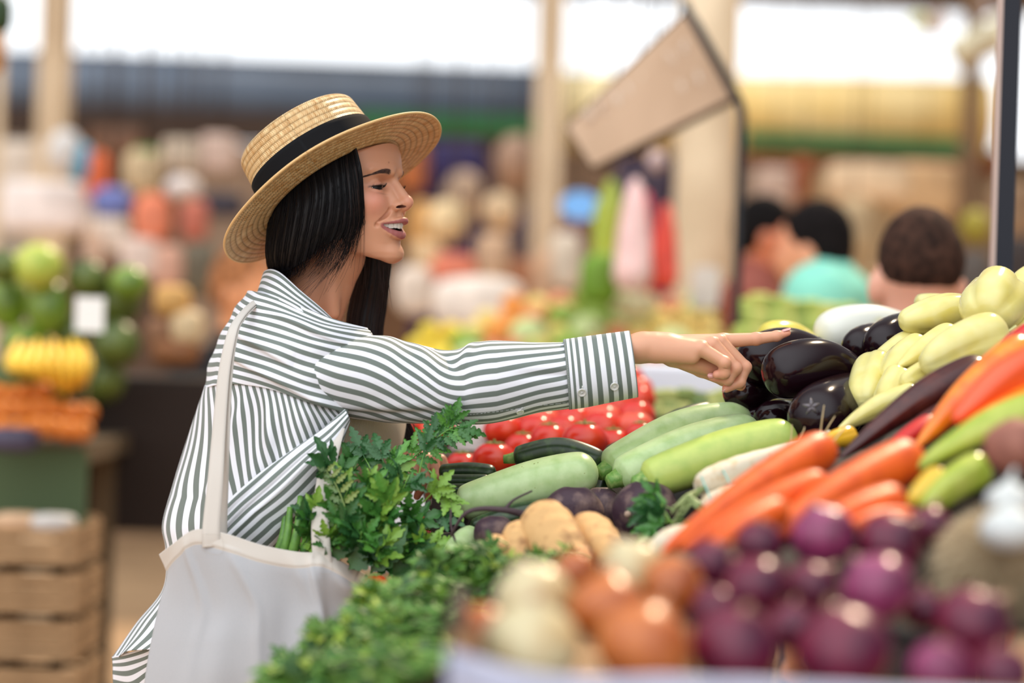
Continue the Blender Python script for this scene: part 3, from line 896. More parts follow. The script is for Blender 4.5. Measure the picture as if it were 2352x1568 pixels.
def lock_mesh(name, col0, col1, n, L0, L1, wisp, seed, m, r=.00042, spread=.006, parent=None):
    rg = random.Random(seed); mb = MB()
    for i in range(n):
        c = rg.uniform(col0, col1); c_i = min(int(c), 148); f = c - c_i
        path = SG[:, c_i] * (1 - f) + SG[:, c_i + 1] * f
        nr = NN[:, c_i]
        o = rg.uniform(-.0005, .0016); ph = rg.uniform(0, 6.28); dr = rg.uniform(-1, 1)
        e = rg.uniform(L0, L1)
        k = np.linspace(0, 1, 60)
        P = path + nr * (o + .0012 * np.sin(k * 5 + ph))[:, None]
        P[:, 0] += dr * spread * k ** 2
        end = P[-1] + (P[-1] - P[-14]) / np.linalg.norm(P[-1] - P[-14]) * e
        end = end + np.array([wisp * rg.uniform(-.2, 1) * e * 1.0, rg.uniform(-.2, .3) * e, -.1 * e])
        mid = (P[-1] + end) / 2 + np.array([rg.uniform(-.002, .004), 0, -.10 * e])
        Q = np.vstack([P[::6], catmull([P[-1], mid, end], 7)[1:]])
        mb.tube(Q, np.linspace(r, r * .45, len(Q)), 3, False)
    return mb.build(name, m, parent)
lock_mesh('loose_strand', 1, 118, 620, -.03, .004, 0, 3, hair_m, parent=hair)
lock_mesh('loose_strand', 30, 118, 420, .0, .022, -.12, 9, hair_m, spread=.004, parent=hair)
lock_mesh('loose_strand', 0, 36, 190, .005, .060, -.25, 4, hair_m, spread=.005, parent=hair)
lock_mesh('loose_strand', 0, 26, 60, .05, .10, -.75, 5, hair_b, r=.00030, spread=.008, parent=hair)
# lock on the far shoulder falling in front of the chest
far = []
for px, py, d, w_, a_ in ((862, 560, 3.715, .026, 0), (856, 640, 3.722, .024, 0), (846, 700, 3.73, .026, 0), (838, 770, 3.73, .026, 0), (862, 860, 3.73, .022, .2),
                          (905, 950, 3.72, .020, .4), (930, 1000, 3.715, .016, .5), (952, 1060, 3.71, .008, .5)):
    far.append((px, py, d, w_))
rows = catmull([[px, py, d * 1000, w_ * 1e4] for px, py, d, w_ in far], 60)
FV = []
for i, (px, py, d, w_) in enumerate(rows):
    d /= 1000; w_ /= 1e4; c = np.array(W(px, py, d))
    for j in range(26):
        a = j / 26 * 2 * math.pi; rr_ = 1 + .10 * math.sin(a * 7 + i * .02) + .05 * math.sin(a * 13)
        FV.append(c + np.array([w_ * math.cos(a) * rr_, w_ * .45 * math.sin(a) * rr_, -.25 * w_ * math.cos(a)]))
fl = mesh_obj('hair_lock', FV, grid_faces(60, 26, True), hair_m, hair)
mb = MB(); rg = random.Random(12)
for i in range(260):
    a = rg.uniform(0, 6.28); k = rg.uniform(.85, 1.12); s0 = rg.randint(0, 12); s1 = rg.randint(44, 59)
    pts = []
    for i2 in range(s0, s1, 3):
        px, py, d, w_ = rows[i2]; d /= 1000; w_ /= 1e4
        pts.append(np.array(W(px, py, d)) + np.array([w_ * math.cos(a) * k, w_ * .5 * math.sin(a) * k, -.25 * w_ * math.cos(a)]))
    if rg.random() < .22:
        e = np.array([rg.uniform(.002, .016), 0, 0]); pts = [p + e * (q_ / len(pts)) ** 2 for q_, p in enumerate(pts)]
    mb.tube(pts, np.linspace(.0004, .0002, len(pts)), 3, False)
for i in range(16):   # wisps below the chin
    x0 = rg.uniform(866, 892); pts = [W(x0, 590, 3.70), W(x0 + 3, 640, 3.70), W(x0 + rg.uniform(0, 16), 680 + rg.uniform(-20, 30), 3.70)]
    mb.tube(catmull(pts, 8), np.linspace(.0003, .0001, 8), 3, False)
mb.build('loose_strand', hair_b, hair)

# ---- striped cloth
def stripe_material(name, axis=0, period=.0143, c0=(236, 238, 246), c1=(112, 122, 116), duty=.5):
    m = mat(name, c0, rough=.7, spec=.25, sheen=.15)
    nt = m.node_tree; L = nt.links; b = nt.nodes['Principled BSDF']
    uv = nt.nodes.new('ShaderNodeUVMap'); uv.uv_map = 'UVMap'
    sp = nt.nodes.new('ShaderNodeSeparateXYZ'); L.new(uv.outputs[0], sp.inputs[0])
    def M(op, a, b_=None):
        n = nt.nodes.new('ShaderNodeMath'); n.operation = op
        for i, v in enumerate((a, b_)):
            if v is None: continue
            if isinstance(v, (int, float)): n.inputs[i].default_value = v
            else: L.new(v, n.inputs[i])
        return n.outputs[0]
    pp = M('PINGPONG', M('DIVIDE', sp.outputs[axis], period), .5)
    mr = nt.nodes.new('ShaderNodeMapRange'); mr.inputs['From Min'].default_value = duty / 2 - .018; mr.inputs['From Max'].default_value = duty / 2 + .018
    L.new(pp, mr.inputs['Value'])
    mx = nt.nodes.new('ShaderNodeMix'); mx.data_type = 'RGBA'; mx.inputs['A'].default_value = (*lin(c0), 1); mx.inputs['B'].default_value = (*lin(c1), 1)
    L.new(mr.outputs[0], mx.inputs['Factor']); L.new(mx.outputs['Result'], b.inputs['Base Color'])
    tc = nt.nodes.new('ShaderNodeTexCoord'); n = nt.nodes.new('ShaderNodeTexNoise'); n.inputs['Scale'].default_value = 60; n.inputs['Detail'].default_value = 3
    L.new(tc.outputs['Object'], n.inputs['Vector'])
    bm = nt.nodes.new('ShaderNodeBump'); bm.inputs['Strength'].default_value = .25; bm.inputs['Distance'].default_value = .002
    L.new(n.outputs['Fac'], bm.inputs['Height']); L.new(bm.outputs[0], b.inputs['Normal'])
    return m
stripeU, stripeV = stripe_material('striped_cotton_lengthwise', 0), stripe_material('striped_cotton_crosswise', 1)

shirt = empty('shirt', tuple(W(600, 1000, 3.6))); adopt(shirt, woman); 
tag(shirt, 'open sage green and white striped shirt')

def sheet(name, net, nu, nv, material, ulen, vlen, fold=None, parent=shirt, t=.0012, uvf=None):
    G = net_patch(net, nu, nv)
    N = grid_normals(G)
    if N[..., 1].mean() > 0: N = -N
    U, V = np.meshgrid(np.linspace(0, 1, nu), np.linspace(0, 1, nv), indexing='ij')
    if fold is not None: G = G + N * fold(U, V)[..., None]
    uv = np.stack([V * vlen, U * ulen], -1)
    if uvf is not None: uv = uvf(U, V, uv)
    o = mesh_obj(name, G.reshape(-1, 3), grid_faces(nu, nv), material, parent, uvs=uv.reshape(-1, 2))
    o.matrix_parent_inverse = Matrix.Translation(-Vector(parent.matrix_world.translation)) if parent is shirt else Matrix()
    thicken(o, t); return o
bpy.context.view_layer.update()

def gl(x, c, w): return np.exp(-((x - c) / w) ** 2)
# yoke and shoulder
yoke = [
    [(640, 668, 3.800), (575, 672, 3.700), (585, 668, 3.580), (655, 690, 3.505), (750, 728, 3.490), (845, 752, 3.530)],
    [(590, 715, 3.840), (543, 712, 3.700), (560, 715, 3.560), (650, 725, 3.480), (742, 757, 3.462), (850, 778, 3.500)],
    [(560, 760, 3.850), (512, 765, 3.700), (548, 765, 3.545), (640, 778, 3.462), (718, 797, 3.448), (800, 820, 3.470)],
    [(530, 820, 3.860), (484, 828, 3.700), (535, 825, 3.530), (625, 838, 3.452), (705, 862, 3.440), (790, 885, 3.460)],
    [(510, 872, 3.860), (469, 890, 3.700), (528, 882, 3.520), (615, 892, 3.452), (712, 925, 3.442), (800, 950, 3.470)],
]
Y1 = lambda V: np.interp(V, [.20, .33, .45, .60, .72], [.36, .43, .56, .66, .72])
Y2 = lambda V: np.interp(V, [.20, .33, .50, .65, .85], [.52, .66, .82, .90, .98])
def asym(x, wa, wb): return np.where(x < 0, np.exp(-(x / wa) ** 2), np.exp(-(x / wb) ** 2))
def yf(U, V):
    win1 = np.clip((V - .31) / .06, 0, 1) * np.clip((.72 - V) / .1, 0, 1); win2 = np.clip((V - .31) / .06, 0, 1) * np.clip((.95 - V) / .1, 0, 1)
    d = .0085 * asym(U - Y1(V), .13, .022) * win1 + .0070 * asym(U - Y2(V), .10, .022) * win2
    d += .004 * asym(U - .22 - .30 * (V - .4), .08, .02) * np.clip((V - .5) / .1, 0, 1) * np.clip((1 - V) / .1, 0, 1)
    d += .0015 * np.sin(V * 26 + U * 5) * gl(V, .35, .3) + .0012 * np.sin(V * 11 + U * 23)
    return d
sheet('shirt_yoke', yoke, 110, 170, stripeV, .172, .36, yf,
      uvf=lambda U, V, uv: np.stack([uv[..., 0], uv[..., 1] - .020 * np.sin(np.clip(V - .3, 0, 1) * 3.0)], -1))
# back and side panel
back = [
    [(515, 868, 3.880), (471, 886, 3.702), (530, 880, 3.524), (615, 889, 3.458), (705, 920, 3.446), (800, 945, 3.475)],
    [(500, 940, 3.890), (452, 945, 3.702), (520, 945, 3.516), (612, 950, 3.450), (700, 960, 3.440), (795, 975, 3.478)],
    [(470, 1020, 3.890), (428, 1025, 3.700), (508, 1030, 3.508), (600, 1030, 3.446), (690, 1035, 3.442), (775, 1035, 3.482)],
    [(445, 1110, 3.890), (399, 1120, 3.690), (484, 1125, 3.498), (585, 1120, 3.444), (670, 1120, 3.444), (742, 1112, 3.484)],
    [(420, 1190, 3.880), (375, 1205, 3.680), (462, 1210, 3.490), (560, 1200, 3.444), (640, 1190, 3.448), (690, 1190, 3.484)],
    [(425, 1250, 3.870), (380, 1262, 3.680), (458, 1275, 3.492), (550, 1270, 3.448), (610, 1268, 3.452), (640, 1262, 3.486)],
    [(420, 1340, 3.870), (372, 1350, 3.680), (450, 1360, 3.500), (540, 1370, 3.460), (610, 1370, 3.462), (650, 1370, 3.490)],
    [(350, 1430, 3.860), (312, 1430, 3.670), (400, 1440, 3.510), (500, 1450, 3.470), (600, 1450, 3.470), (650, 1450, 3.500)],
    [(285, 1510, 3.850), (258, 1510, 3.660), (330, 1492, 3.540), (480, 1500, 3.480), (600, 1510, 3.480), (650, 1520, 3.500)],
]
def bf_(U, V):
    amp = np.clip(U * 3, 0, 1)
    d = .0032 * np.sin(V * 40 + 3 * U + 2 * np.sin(U * 4)) * amp * gl(V, .55, .3)
    d += .006 * gl(V + .35 * U, .52, .03) * gl(U, .30, .2) + .006 * gl(V - .25 * U, .58, .025) * gl(U, .2, .15)
    d += .004 * np.sin(V * 19 - U * 6) * amp * .6
    return d
sheet('shirt_back', back, 150, 200, stripeU, .45, .0143 * 28.0, bf_,
      uvf=lambda U, V, uv: np.stack([uv[..., 0] - np.clip(U / .25, 0, 1.6) * (26 + 54 * V) * PM + .004 * np.sin(U * 14 + V * 8), uv[..., 1]], -1))
# rear shirt tail turned up at the hem
tail = [
    [(258, 1508, 3.655), (290, 1500, 3.600), (330, 1488, 3.560), (380, 1465, 3.530)],
    [(262, 1530, 3.650), (295, 1528, 3.600), (340, 1512, 3.562), (385, 1480, 3.535)],
    [(263, 1565, 3.650), (300, 1572, 3.605), (345, 1540, 3.570), (388, 1500, 3.545)],
    [(268, 1620, 3.655), (305, 1630, 3.615), (345, 1590, 3.585), (388, 1540, 3.560)],
]
sheet('shirt_tail', tail, 40, 50, stripeV, .075, .1, lambda U, V: .002 * np.sin(V * 9 + U * 3))
# front panel twisted back towards the bag
front_p = [
    [(793, 940, 3.452), (797, 948, 3.446), (801, 958, 3.446), (803, 966, 3.455), (800, 972, 3.470)],
    [(735, 990, 3.440), (750, 1000, 3.430), (765, 1015, 3.428), (778, 1030, 3.440), (776, 1040, 3.460)],
    [(660, 1042, 3.436), (690, 1052, 3.422), (715, 1070, 3.420), (738, 1098, 3.434), (740, 1118, 3.462)],
    [(590, 1092, 3.434), (625, 1110, 3.418), (655, 1135, 3.416), (685, 1165, 3.430), (698, 1190, 3.464)],
    [(515, 1160, 3.434), (548, 1180, 3.420), (585, 1200, 3.418), (625, 1228, 3.432), (652, 1250, 3.468)],
    [(462, 1232, 3.440), (495, 1245, 3.430), (530, 1262, 3.430), (575, 1285, 3.442), (628, 1300, 3.475)],
    [(440, 1300, 3.455), (475, 1310, 3.448), (515, 1325, 3.450), (560, 1345, 3.460), (620, 1360, 3.482)],
]
def ff(U, V):
    d = .0036 * asym(V - .10, .07, .03) + .0040 * asym(V - .24, .08, .02) * gl(U, .55, .35) + .0035 * asym(V - .40, .08, .025) * gl(U, .6, .3)
    return (d + .0010 * np.sin(V * 17)) * np.clip(U * 4 + .2, 0, 1)
sheet('shirt_front', front_p, 140, 90, stripeU, .4, .0143 * 8.6, ff, t=.0014,
      uvf=lambda U, V, uv: np.stack([uv[..., 0] * (.62 + .38 * np.clip(U * 1.6, 0, 1)) + .003 * np.sin(U * 8), uv[..., 1]], -1))
# collar
collar = [
    [(600, 650, 3.70), (610, 622, 3.640), (640, 624, 3.580), (690, 668, 3.530), (735, 706, 3.520), (768, 738, 3.530)],
    [(596, 672, 3.70), (604, 645, 3.630), (632, 655, 3.555), (680, 690, 3.508), (722, 718, 3.500), (764, 741, 3.512)],
    [(592, 690, 3.70), (596, 676, 3.630), (622, 684, 3.540), (668, 706, 3.492), (712, 730, 3.485), (760, 744, 3.505)],
]
sheet('shirt_collar', collar, 24, 70, stripeV, .060, .2, lambda U, V: .004 * U * gl(V, .5, .4), t=.0022)
stand = [
    [(640, 622, 3.72), (618, 632, 3.650), (640, 640, 3.592), (700, 690, 3.545), (775, 738, 3.535), (850, 760, 3.56)],
    [(640, 670, 3.74), (590, 690, 3.650), (625, 700, 3.560), (700, 728, 3.500), (775, 758, 3.492), (860, 775, 3.52)],
]
sheet('collar_stand', stand, 14, 70, stripeV, .034, .2, t=.0016)
# far half of the shirt, behind the chest
farp = [
    [(860, 770, 3.560), (895, 790, 3.66), (880, 800, 3.80), (760, 820, 3.92), (600, 830, 3.93)],
    [(870, 900, 3.800), (900, 920, 3.86), (850, 930, 3.92), (700, 940, 3.95), (560, 950, 3.93)],
    [(820, 1100, 3.82), (820, 1110, 3.88), (760, 1110, 3.92), (620, 1110, 3.94), (480, 1110, 3.92)],
    [(760, 1350, 3.84), (760, 1350, 3.88), (700, 1350, 3.92), (560, 1350, 3.94), (420, 1350, 3.92)],
]
sheet('shirt_far_side', farp, 60, 70, stripeU, .4, .0143 * 30)

def rings(rows, n, nu, disp=None):
    """rows: (cx, cy, depth, vertical radius, depth radius, lean) closed rings along an arm"""
    R = catmull([list(r) for r in rows], nu)
    th = np.linspace(0, 2 * math.pi, n, endpoint=False)
    out = np.zeros((nu, n, 3))
    for i, (cx, cy, d, a, b2, le) in enumerate(R):
        c = IM(cx, cy, d)
        k = 1.0 if disp is None else 1 + disp(i / (nu - 1), th)
        out[i] = c + np.stack([le * a * np.cos(th) * k, -b2 * np.sin(th) * k, a * np.cos(th) * k], -1)
    return im2w(out), th
def sleeve_rows(pts):
    """pts: (x_top, y_top, x_bot, y_bot, depth, depth radius)"""
    return [((a + c) / 2, (b + d_) / 2, z, math.hypot(a - c, d_ - b) / 2 * z / FPX, r, (a - c) / max(d_ - b, 1)) for a, b, c, d_, z, r in pts]
SL = [(706, 794, 694, 905, 3.498, .052), (735, 778, 712, 935, 3.505, .062), (790, 775, 765, 955, 3.510, .066), (850, 771, 840, 964, 3.512, .066), (895, 773, 893, 970, 3.513, .064),
      (935, 786, 935, 971, 3.513, .062), (975, 795, 978, 972, 3.512, .058), (1015, 804, 1018, 973, 3.510, .056), (1050, 803, 1052, 974, 3.509, .055), (1085, 790, 1090, 974, 3.508, .057),
      (1125, 783, 1130, 971, 3.507, .056), (1175, 784, 1180, 961, 3.506, .052), (1230, 787, 1240, 946, 3.505, .048), (1290, 787, 1303, 938, 3.505, .044), (1312, 784, 1322, 934, 3.505, .043)]
def sdisp(s, th):
    X = 700 + s * 612
    d = 0
    t = np.degrees(th)
    nearw = np.clip(np.cos(np.radians(t - 70)), 0, 1)
    # valley sweeping down from the top at ~1000 to ~1055, ridge beside it
    d = d - .11 * np.exp(-((X - (985 + 1.0 * np.clip(t, 0, 90))) / 20) ** 2) * np.exp(-((t - 45) / 42) ** 2)
    d = d + .10 * np.exp(-((X - (1092 - .45 * np.clip(t, 0, 90))) / 16) ** 2) * np.exp(-((t - 38) / 36) ** 2)
    d = d + .07 * np.exp(-((X - (930 + .9 * np.clip(t, 0, 90))) / 22) ** 2) * np.exp(-((t - 45) / 36) ** 2)
    # long drag folds along the underside
    d = d - .055 * np.exp(-((t - (150 - .085 * (X - 780))) / 8) ** 2) * np.exp(-((X - 900) / 130) ** 2)
    d = d + .045 * np.exp(-((t - (136 - .085 * (X - 780))) / 9) ** 2) * np.exp(-((X - 900) / 130) ** 2)
    d = d - .05 * np.exp(-((t - (84 + .05 * (X - 1180))) / 7) ** 2) * np.clip((X - 1180) / 60, 0, 1)
    d = d + .05 * np.exp(-((t - (70 + .05 * (X - 1180))) / 8) ** 2) * np.clip((X - 1150) / 60, 0, 1)
    d = d + .03 * np.sin(X / 26 + t / 30) * np.exp(-((X - 760) / 60) ** 2) * nearw
    return d
SGd, th = rings(sleeve_rows(SL), 160, 220, sdisp)
X = np.linspace(0, 1, 220)[:, None] * 612 + 700
tt = np.degrees(th)[None]
vv = th[None] * .0143 * 11.3 / math.pi - np.interp(X, [700, 800, 900, 1000, 1070, 1150, 1300], [0, 30, 62, 92, 106, 106, 88]) * PM
vv = vv + .0075 * np.exp(-((X - 1020) / 60) ** 2) * np.clip(np.cos(np.radians(tt - 60)), 0, 1) * -1 + .004 * np.sin((X - 700) / 95)
uvs = np.stack([np.broadcast_to((X - 700) * PM, vv.shape), vv], -1)
# closed ring as an open grid with a doubled seam column on the far side
roll_ = 160 * 270 // 360
idxs = [(roll_ + k) % 160 for k in range(160)] + [roll_]
Gs = SGd[:, idxs]; us = uvs[:, idxs].copy()
us[:, :40, 1] -= .0143 * 22.6; 
us[:, -1, 1] = us[:, -2, 1] + .001
sl_o = mesh_obj('sleeve', Gs.reshape(-1, 3), grid_faces(220, 161), stripeV, shirt, uvs=us.reshape(-1, 2))
sl_o.matrix_parent_inverse = Matrix.Translation(-shirt.matrix_world.translation); thicken(sl_o, .0012)
# cuff
CU = [(1294, 785, 1307, 940, 3.505, .0475), (1330, 780, 1345, 935, 3.505, .047), (1390, 772, 1408, 922, 3.505, .0455), (1446, 765, 1465, 911, 3.505, .044)]
Cg, th = rings(sleeve_rows(CU), 120, 40, lambda s, th: .10 * np.exp(-((np.degrees(th) - 18) / 14) ** 2) - .02 * np.cos(4 * th))
cu = np.stack(np.broadcast_arrays(np.linspace(0, .1160, 40)[:, None] + .0036, th[None] * .05), -1)
cuff = mesh_obj('cuff', Cg.reshape(-1, 3), grid_faces(40, 120, True), stripeU, shirt, uvs=cu.reshape(-1, 2))
cuff.matrix_parent_inverse = Matrix.Translation(-shirt.matrix_world.translation); thicken(cuff, .0024)
thread_m = mat('thread_white', (226, 228, 226), rough=.7)
def surf_pt(G, i, j, out=.0015):
    i = min(max(int(i), 1), G.shape[0] - 2); j = j % G.shape[1]
    n = np.cross(G[i + 1, j] - G[i - 1, j], G[i, (j + 1) % G.shape[1]] - G[i, j - 1]); n /= np.linalg.norm(n)
    if n[1] > 0: n = -n
    return G[i, j] + n * out, n
mb = MB()
for row in (1, 38):
    for j in range(2, 58, 1):
        p, _ = surf_pt(Cg, row, j, .0017); p2, _ = surf_pt(Cg, row, j + 1, .0017)
        mb.tube([p, p + (p2 - p) * .6], .00028, 3)
for i in range(1, 38):
    p, _ = surf_pt(Cg, i, 56, .0017); p2, _ = surf_pt(Cg, i + 1, 56, .0017); mb.tube([p, p + (p2 - p) * .6], .00028, 3)
st_ = mb.build('stitching', thread_m, shirt); st_.matrix_parent_inverse = cuff.matrix_parent_inverse
btn_m = mat('button_pearl', (224, 222, 218), rough=.18, spec=.7, coat=.5, trans=.15)
def button(p, n, r=.0062):
    p = np.array(p); n = np.array(n); a = np.cross(n, [0, 0, 1]); a /= np.linalg.norm(a); b2 = np.cross(n, a)
    mb = MB(); pr_ = [(0, .0010), (.35, .0008), (.62, .0009), (.78, .0020), (.92, .0022), (1, .0014), (1, .0002), (.7, -.0003)]
    n_ = 24; v = []
    for rr_, h_ in pr_:
        for k in range(n_):
            t = k / n_ * 2 * math.pi; v.append(p + n * h_ + (a * math.cos(t) + b2 * math.sin(t)) * rr_ * r)
    mb.add(v, grid_faces(len(pr_), n_, True).tolist())
    o = mb.build('button', btn_m, shirt); o.matrix_parent_inverse = cuff.matrix_parent_inverse
    mb = MB()
    for sx in (-1, 1):
        mb.tube([p + n * .0012 + (a * sx + b2) * .0012, p + n * .0019, p + n * .0012 - (a * sx + b2) * .0012], .0003, 4)
    mb.tube([p + n * .0005 + b2 * .004 * (1 if b2[2] > 0 else -1), p + n * .0006 + b2 * .0105 * (1 if b2[2] > 0 else -1)], .0007, 5)
    o2_ = mb.build('button_thread', thread_m, shirt); o2_.matrix_parent_inverse = cuff.matrix_parent_inverse
def near_pt(G, px, py):
    """point of a grid closest to a picture position, on the camera side"""
    best = None
    t = np.array(W(px, py, 3.46)); c = np.array([0, 0, H]); r = (t - c) / np.linalg.norm(t - c)
    F = G.reshape(-1, 3); d = F - c; al = d @ r; e = np.linalg.norm(d - al[:, None] * r, axis=1)
    ok = np.where(e < e.min() + .0025)[0]; k = ok[np.argmin(F[ok, 1])]
    return divmod(k, G.shape[1])
for px, py, G_ in ((1338, 905, Cg), (1411, 889, Cg), (1197, 945, SGd)):
    i, j = near_pt(G_, px, py); p, n = surf_pt(G_, i, j, .0022); button(p, n, .0064 if G_ is Cg else .0056)
# placket line along the underside of the sleeve
mb = MB(); SLa = np.array(SL)
def sl_pt(px, py, out=.0012):
    tp, bt = np.interp(px, SLa[:, 0], SLa[:, 1]), np.interp(px, SLa[:, 2], SLa[:, 3])
    an = math.acos(max(-1, min(1, ((tp + bt) / 2 - py) / ((bt - tp) / 2)))); jf = an / (2 * math.pi) * 160; i = (px - 700) / 612 * 219
    j = int(jf); p0, n0 = surf_pt(SGd, i, j, out); p1, _ = surf_pt(SGd, i, j + 1, out); return p0 + (p1 - p0) * (jf - j)
for px in range(1036, 1300, 4):
    yy_ = lambda X_: 948 - max(X_ - 1090, 0) * .125
    mb.tube([sl_pt(px, yy_(px)), sl_pt(px + 2.6, yy_(px + 2.6))], .00028, 3)
    if px < 1110: mb.tube([sl_pt(px, 948 + 14 * math.sin(math.pi * (px - 1036) / 150)), sl_pt(px + 2.6, 948 + 14 * math.sin(math.pi * (px - 1033) / 150))], .00028, 3)
o = mb.build('stitching', thread_m, shirt); o.matrix_parent_inverse = cuff.matrix_parent_inverse
# yoke seam
# ---- ribbed tank top and jeans
def rib_material():
    m = mat('ribbed_jersey', (222, 206, 184), rough=.85, sheen=.2)
    nt = m.node_tree; L = nt.links; uv = nt.nodes.new('ShaderNodeUVMap'); uv.uv_map = 'UVMap'
    sp = nt.nodes.new('ShaderNodeSeparateXYZ'); L.new(uv.outputs[0], sp.inputs[0])
    a = nt.nodes.new('ShaderNodeMath'); a.operation = 'MULTIPLY'; a.inputs[1].default_value = 2 * math.pi / .0026; L.new(sp.outputs[0], a.inputs[0])
    s_ = nt.nodes.new('ShaderNodeMath'); s_.operation = 'SINE'; L.new(a.outputs[0], s_.inputs[0])
    bm = nt.nodes.new('ShaderNodeBump'); bm.inputs['Strength'].default_value = .5; bm.inputs['Distance'].default_value = .0008
    L.new(s_.outputs[0], bm.inputs['Height']); L.new(bm.outputs[0], nt.nodes['Principled BSDF'].inputs['Normal'])
    return m
TT = [(900, 835, 560, 850, 3.700, .120), (925, 900, 545, 910, 3.700, .150), (932, 970, 540, 980, 3.700, .168), (912, 1050, 500, 1060, 3.705, .158), (855, 1130, 470, 1140, 3.710, .145), (810, 1220, 430, 1220, 3.710, .160), (780, 1300, 400, 1300, 3.710, .178), (775, 1360, 395, 1360, 3.710, .182)]
def torso_rings(rows, n=100, nu=90):
    R = catmull([list(r) for r in rows], nu); th = np.linspace(0, 2 * math.pi, n, endpoint=False); out = []
    for xr, yr, xl, yl, d, b2 in R:
        c = IM((xr + xl) / 2, (yr + yl) / 2, d); a = (xr - xl) / 2 * d / FPX
        out.append(c + np.stack([a * np.cos(th), -b2 * np.sin(th), (yl - yr) / 2 * d / FPX * np.cos(th)], -1))
    return im2w(np.array(out)), th
# far sleeve rolled above the elbow
Fs, th = torso_rings([(735, 800, 590, 800, 3.88, .075), (755, 900, 610, 900, 3.90, .070), (785, 1000, 650, 1000, 3.91, .062), (790, 1050, 665, 1050, 3.91, .060)], 60, 50)
o = mesh_obj('sleeve', Fs.reshape(-1, 3), grid_faces(50, 60, True), stripeV, shirt,
             uvs=np.stack(np.broadcast_arrays(np.linspace(0, .2, 50)[:, None], th[None] * .06), -1).reshape(-1, 2))
o.matrix_parent_inverse = cuff.matrix_parent_inverse; thicken(o, .0015)

Tg, th = torso_rings(TT)
tank = mesh_obj('tank_top', Tg.reshape(-1, 3), grid_faces(90, 100, True), rib_material(), woman,
                uvs=np.stack(np.broadcast_arrays(th[None] * .15, np.linspace(0, .33, 90)[:, None]), -1).reshape(-1, 2))
tag(tank, 'cream ribbed tank top'); thicken(tank, .0015)
denim = mat('denim_blue', (62, 104, 160), rough=.8, noise=((34, 66, 116), 220, .35, .7), bump=(.3, 600, .0006))
jeans = MB()
Jg, th = torso_rings([(775, 1335, 395, 1335, 3.710, .184), (770, 1420, 375, 1420, 3.710, .190), (765, 1520, 370, 1520, 3.712, .195), (760, 1640, 380, 1640, 3.715, .190), (750, 1720, 400, 1720, 3.715, .180)])
jeans.add(Jg.reshape(-1, 3), grid_faces(90, 100, True).tolist())
for dd in (-.085, .085):
    g, th2 = torso_rings([(735, 1680, 455, 1680, 3.712 + dd, .095), (725, 1850, 490, 1850, 3.715 + dd, .082), (700, 2050, 510, 2050, 3.715 + dd, .066), (680, 2300, 500, 2300, 3.715 + dd, .058), (670, 2560, 480, 2560, 3.715 + dd, .058)], 48, 60)
    jeans.add(g.reshape(-1, 3), grid_faces(60, 48, True).tolist())
tag(jeans.build('jeans', denim, woman), 'blue denim jeans')
shoe_m = mat('shoe_white', (225, 222, 216), rough=.6)
for dd in (-.09, .09):
    c = im2w(IM(560, 2600, 3.715 + dd))
    sh = Sculpt((c[0] - .1, c[1] - .08, .0), (c[0] + .25, c[1] + .08, .16), .005)
    sh.cap((c[0], c[1], .050), (c[0] + .17, c[1], .038), .045, .034, 0); sh.cap((c[0] - .01, c[1], .06), (c[0] - .01, c[1], .10), .045, .04, .02)
    v, f = sh.mesh()
    if len(v): mesh_obj('shoe', v, f, shoe_m, woman)
# ================================================================= TOTE BAG AND WHAT IT CARRIES
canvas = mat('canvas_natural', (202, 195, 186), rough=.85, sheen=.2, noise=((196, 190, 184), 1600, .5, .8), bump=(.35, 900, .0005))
bag = empty('tote_bag', tuple(W(600, 1300, 3.40)))
tag(bag, 'natural canvas tote bag hanging from the shoulder, full of greens', 'bag')
def into(o, p):
    o.parent = p; o.matrix_parent_inverse = Matrix.Translation(-p.matrix_world.translation); return o
bpy.context.view_layer.update()
top_n = [(368, 1272, 3.425), (400, 1248, 3.385), (450, 1216, 3.362), (515, 1224, 3.352), (600, 1251, 3.347), (680, 1267, 3.345), (742, 1272, 3.345), (790, 1294, 3.356), (848, 1330, 3.395)]
hem_n = [(386, 1322, 3.415), (412, 1292, 3.380), (452, 1264, 3.358), (512, 1276, 3.346), (600, 1303, 3.340), (680, 1315, 3.338), (742, 1312, 3.338), (805, 1345, 3.352), (862, 1375, 3.395)]
def row_n(y, xl, xr, bulge, sag=0):
    n = 9; return [(xl + (xr - xl) * i / 8, y + sag * math.sin(math.pi * i / 8), 3.415 - bulge * math.sin(math.pi * i / 8) ** .6) for i in range(n)]
near_rows = [top_n, hem_n, row_n(1390, 370, 880, .078), row_n(1480, 350, 890, .082), row_n(1570, 334, 895, .082), row_n(1700, 318, 895, .070), row_n(1850, 330, 880, .02)]
far_rows = []
for i, r in enumerate(near_rows):
    xl, xr = r[0][0], r[-1][0]
    yl, yr = r[0][1], r[-1][1]
    far_rows.append([(xr - (xr - xl) * k / 8 + (6 if 0 < k < 8 else 0), yr + (yl - yr) * k / 8 + (14 if i < 2 else 0), (3.44 if xr - (xr - xl) * k / 8 > 660 else 3.404)) for k in range(1, 8)])
def bagf(U, V):
    f = .0032 * np.sin(V * 60) * gl(U, .55, .35) * gl(V, .25, .2)
    f += .006 * gl(V - .03 * U, .345, .006 + .012 * U) * (U > .03) + .005 * gl(V + .06 * U, .375, .010 + .02 * U) + .0045 * gl(V + .02 * U, .10, .008 + .015 * U) + .0035 * gl(V - .05 * U, .20, .012) * (U > .1) + .004 * gl(V - .12 * U, .30, .012 + .01 * U)
    f += .004 * gl(V - .10 * U, .40, .02) + .003 * np.sin(V * 34 + 4 * U) * np.clip(U * 4, 0, 1)
    return f
net = [a + b + [a[0]] for a, b in zip(near_rows, far_rows)]
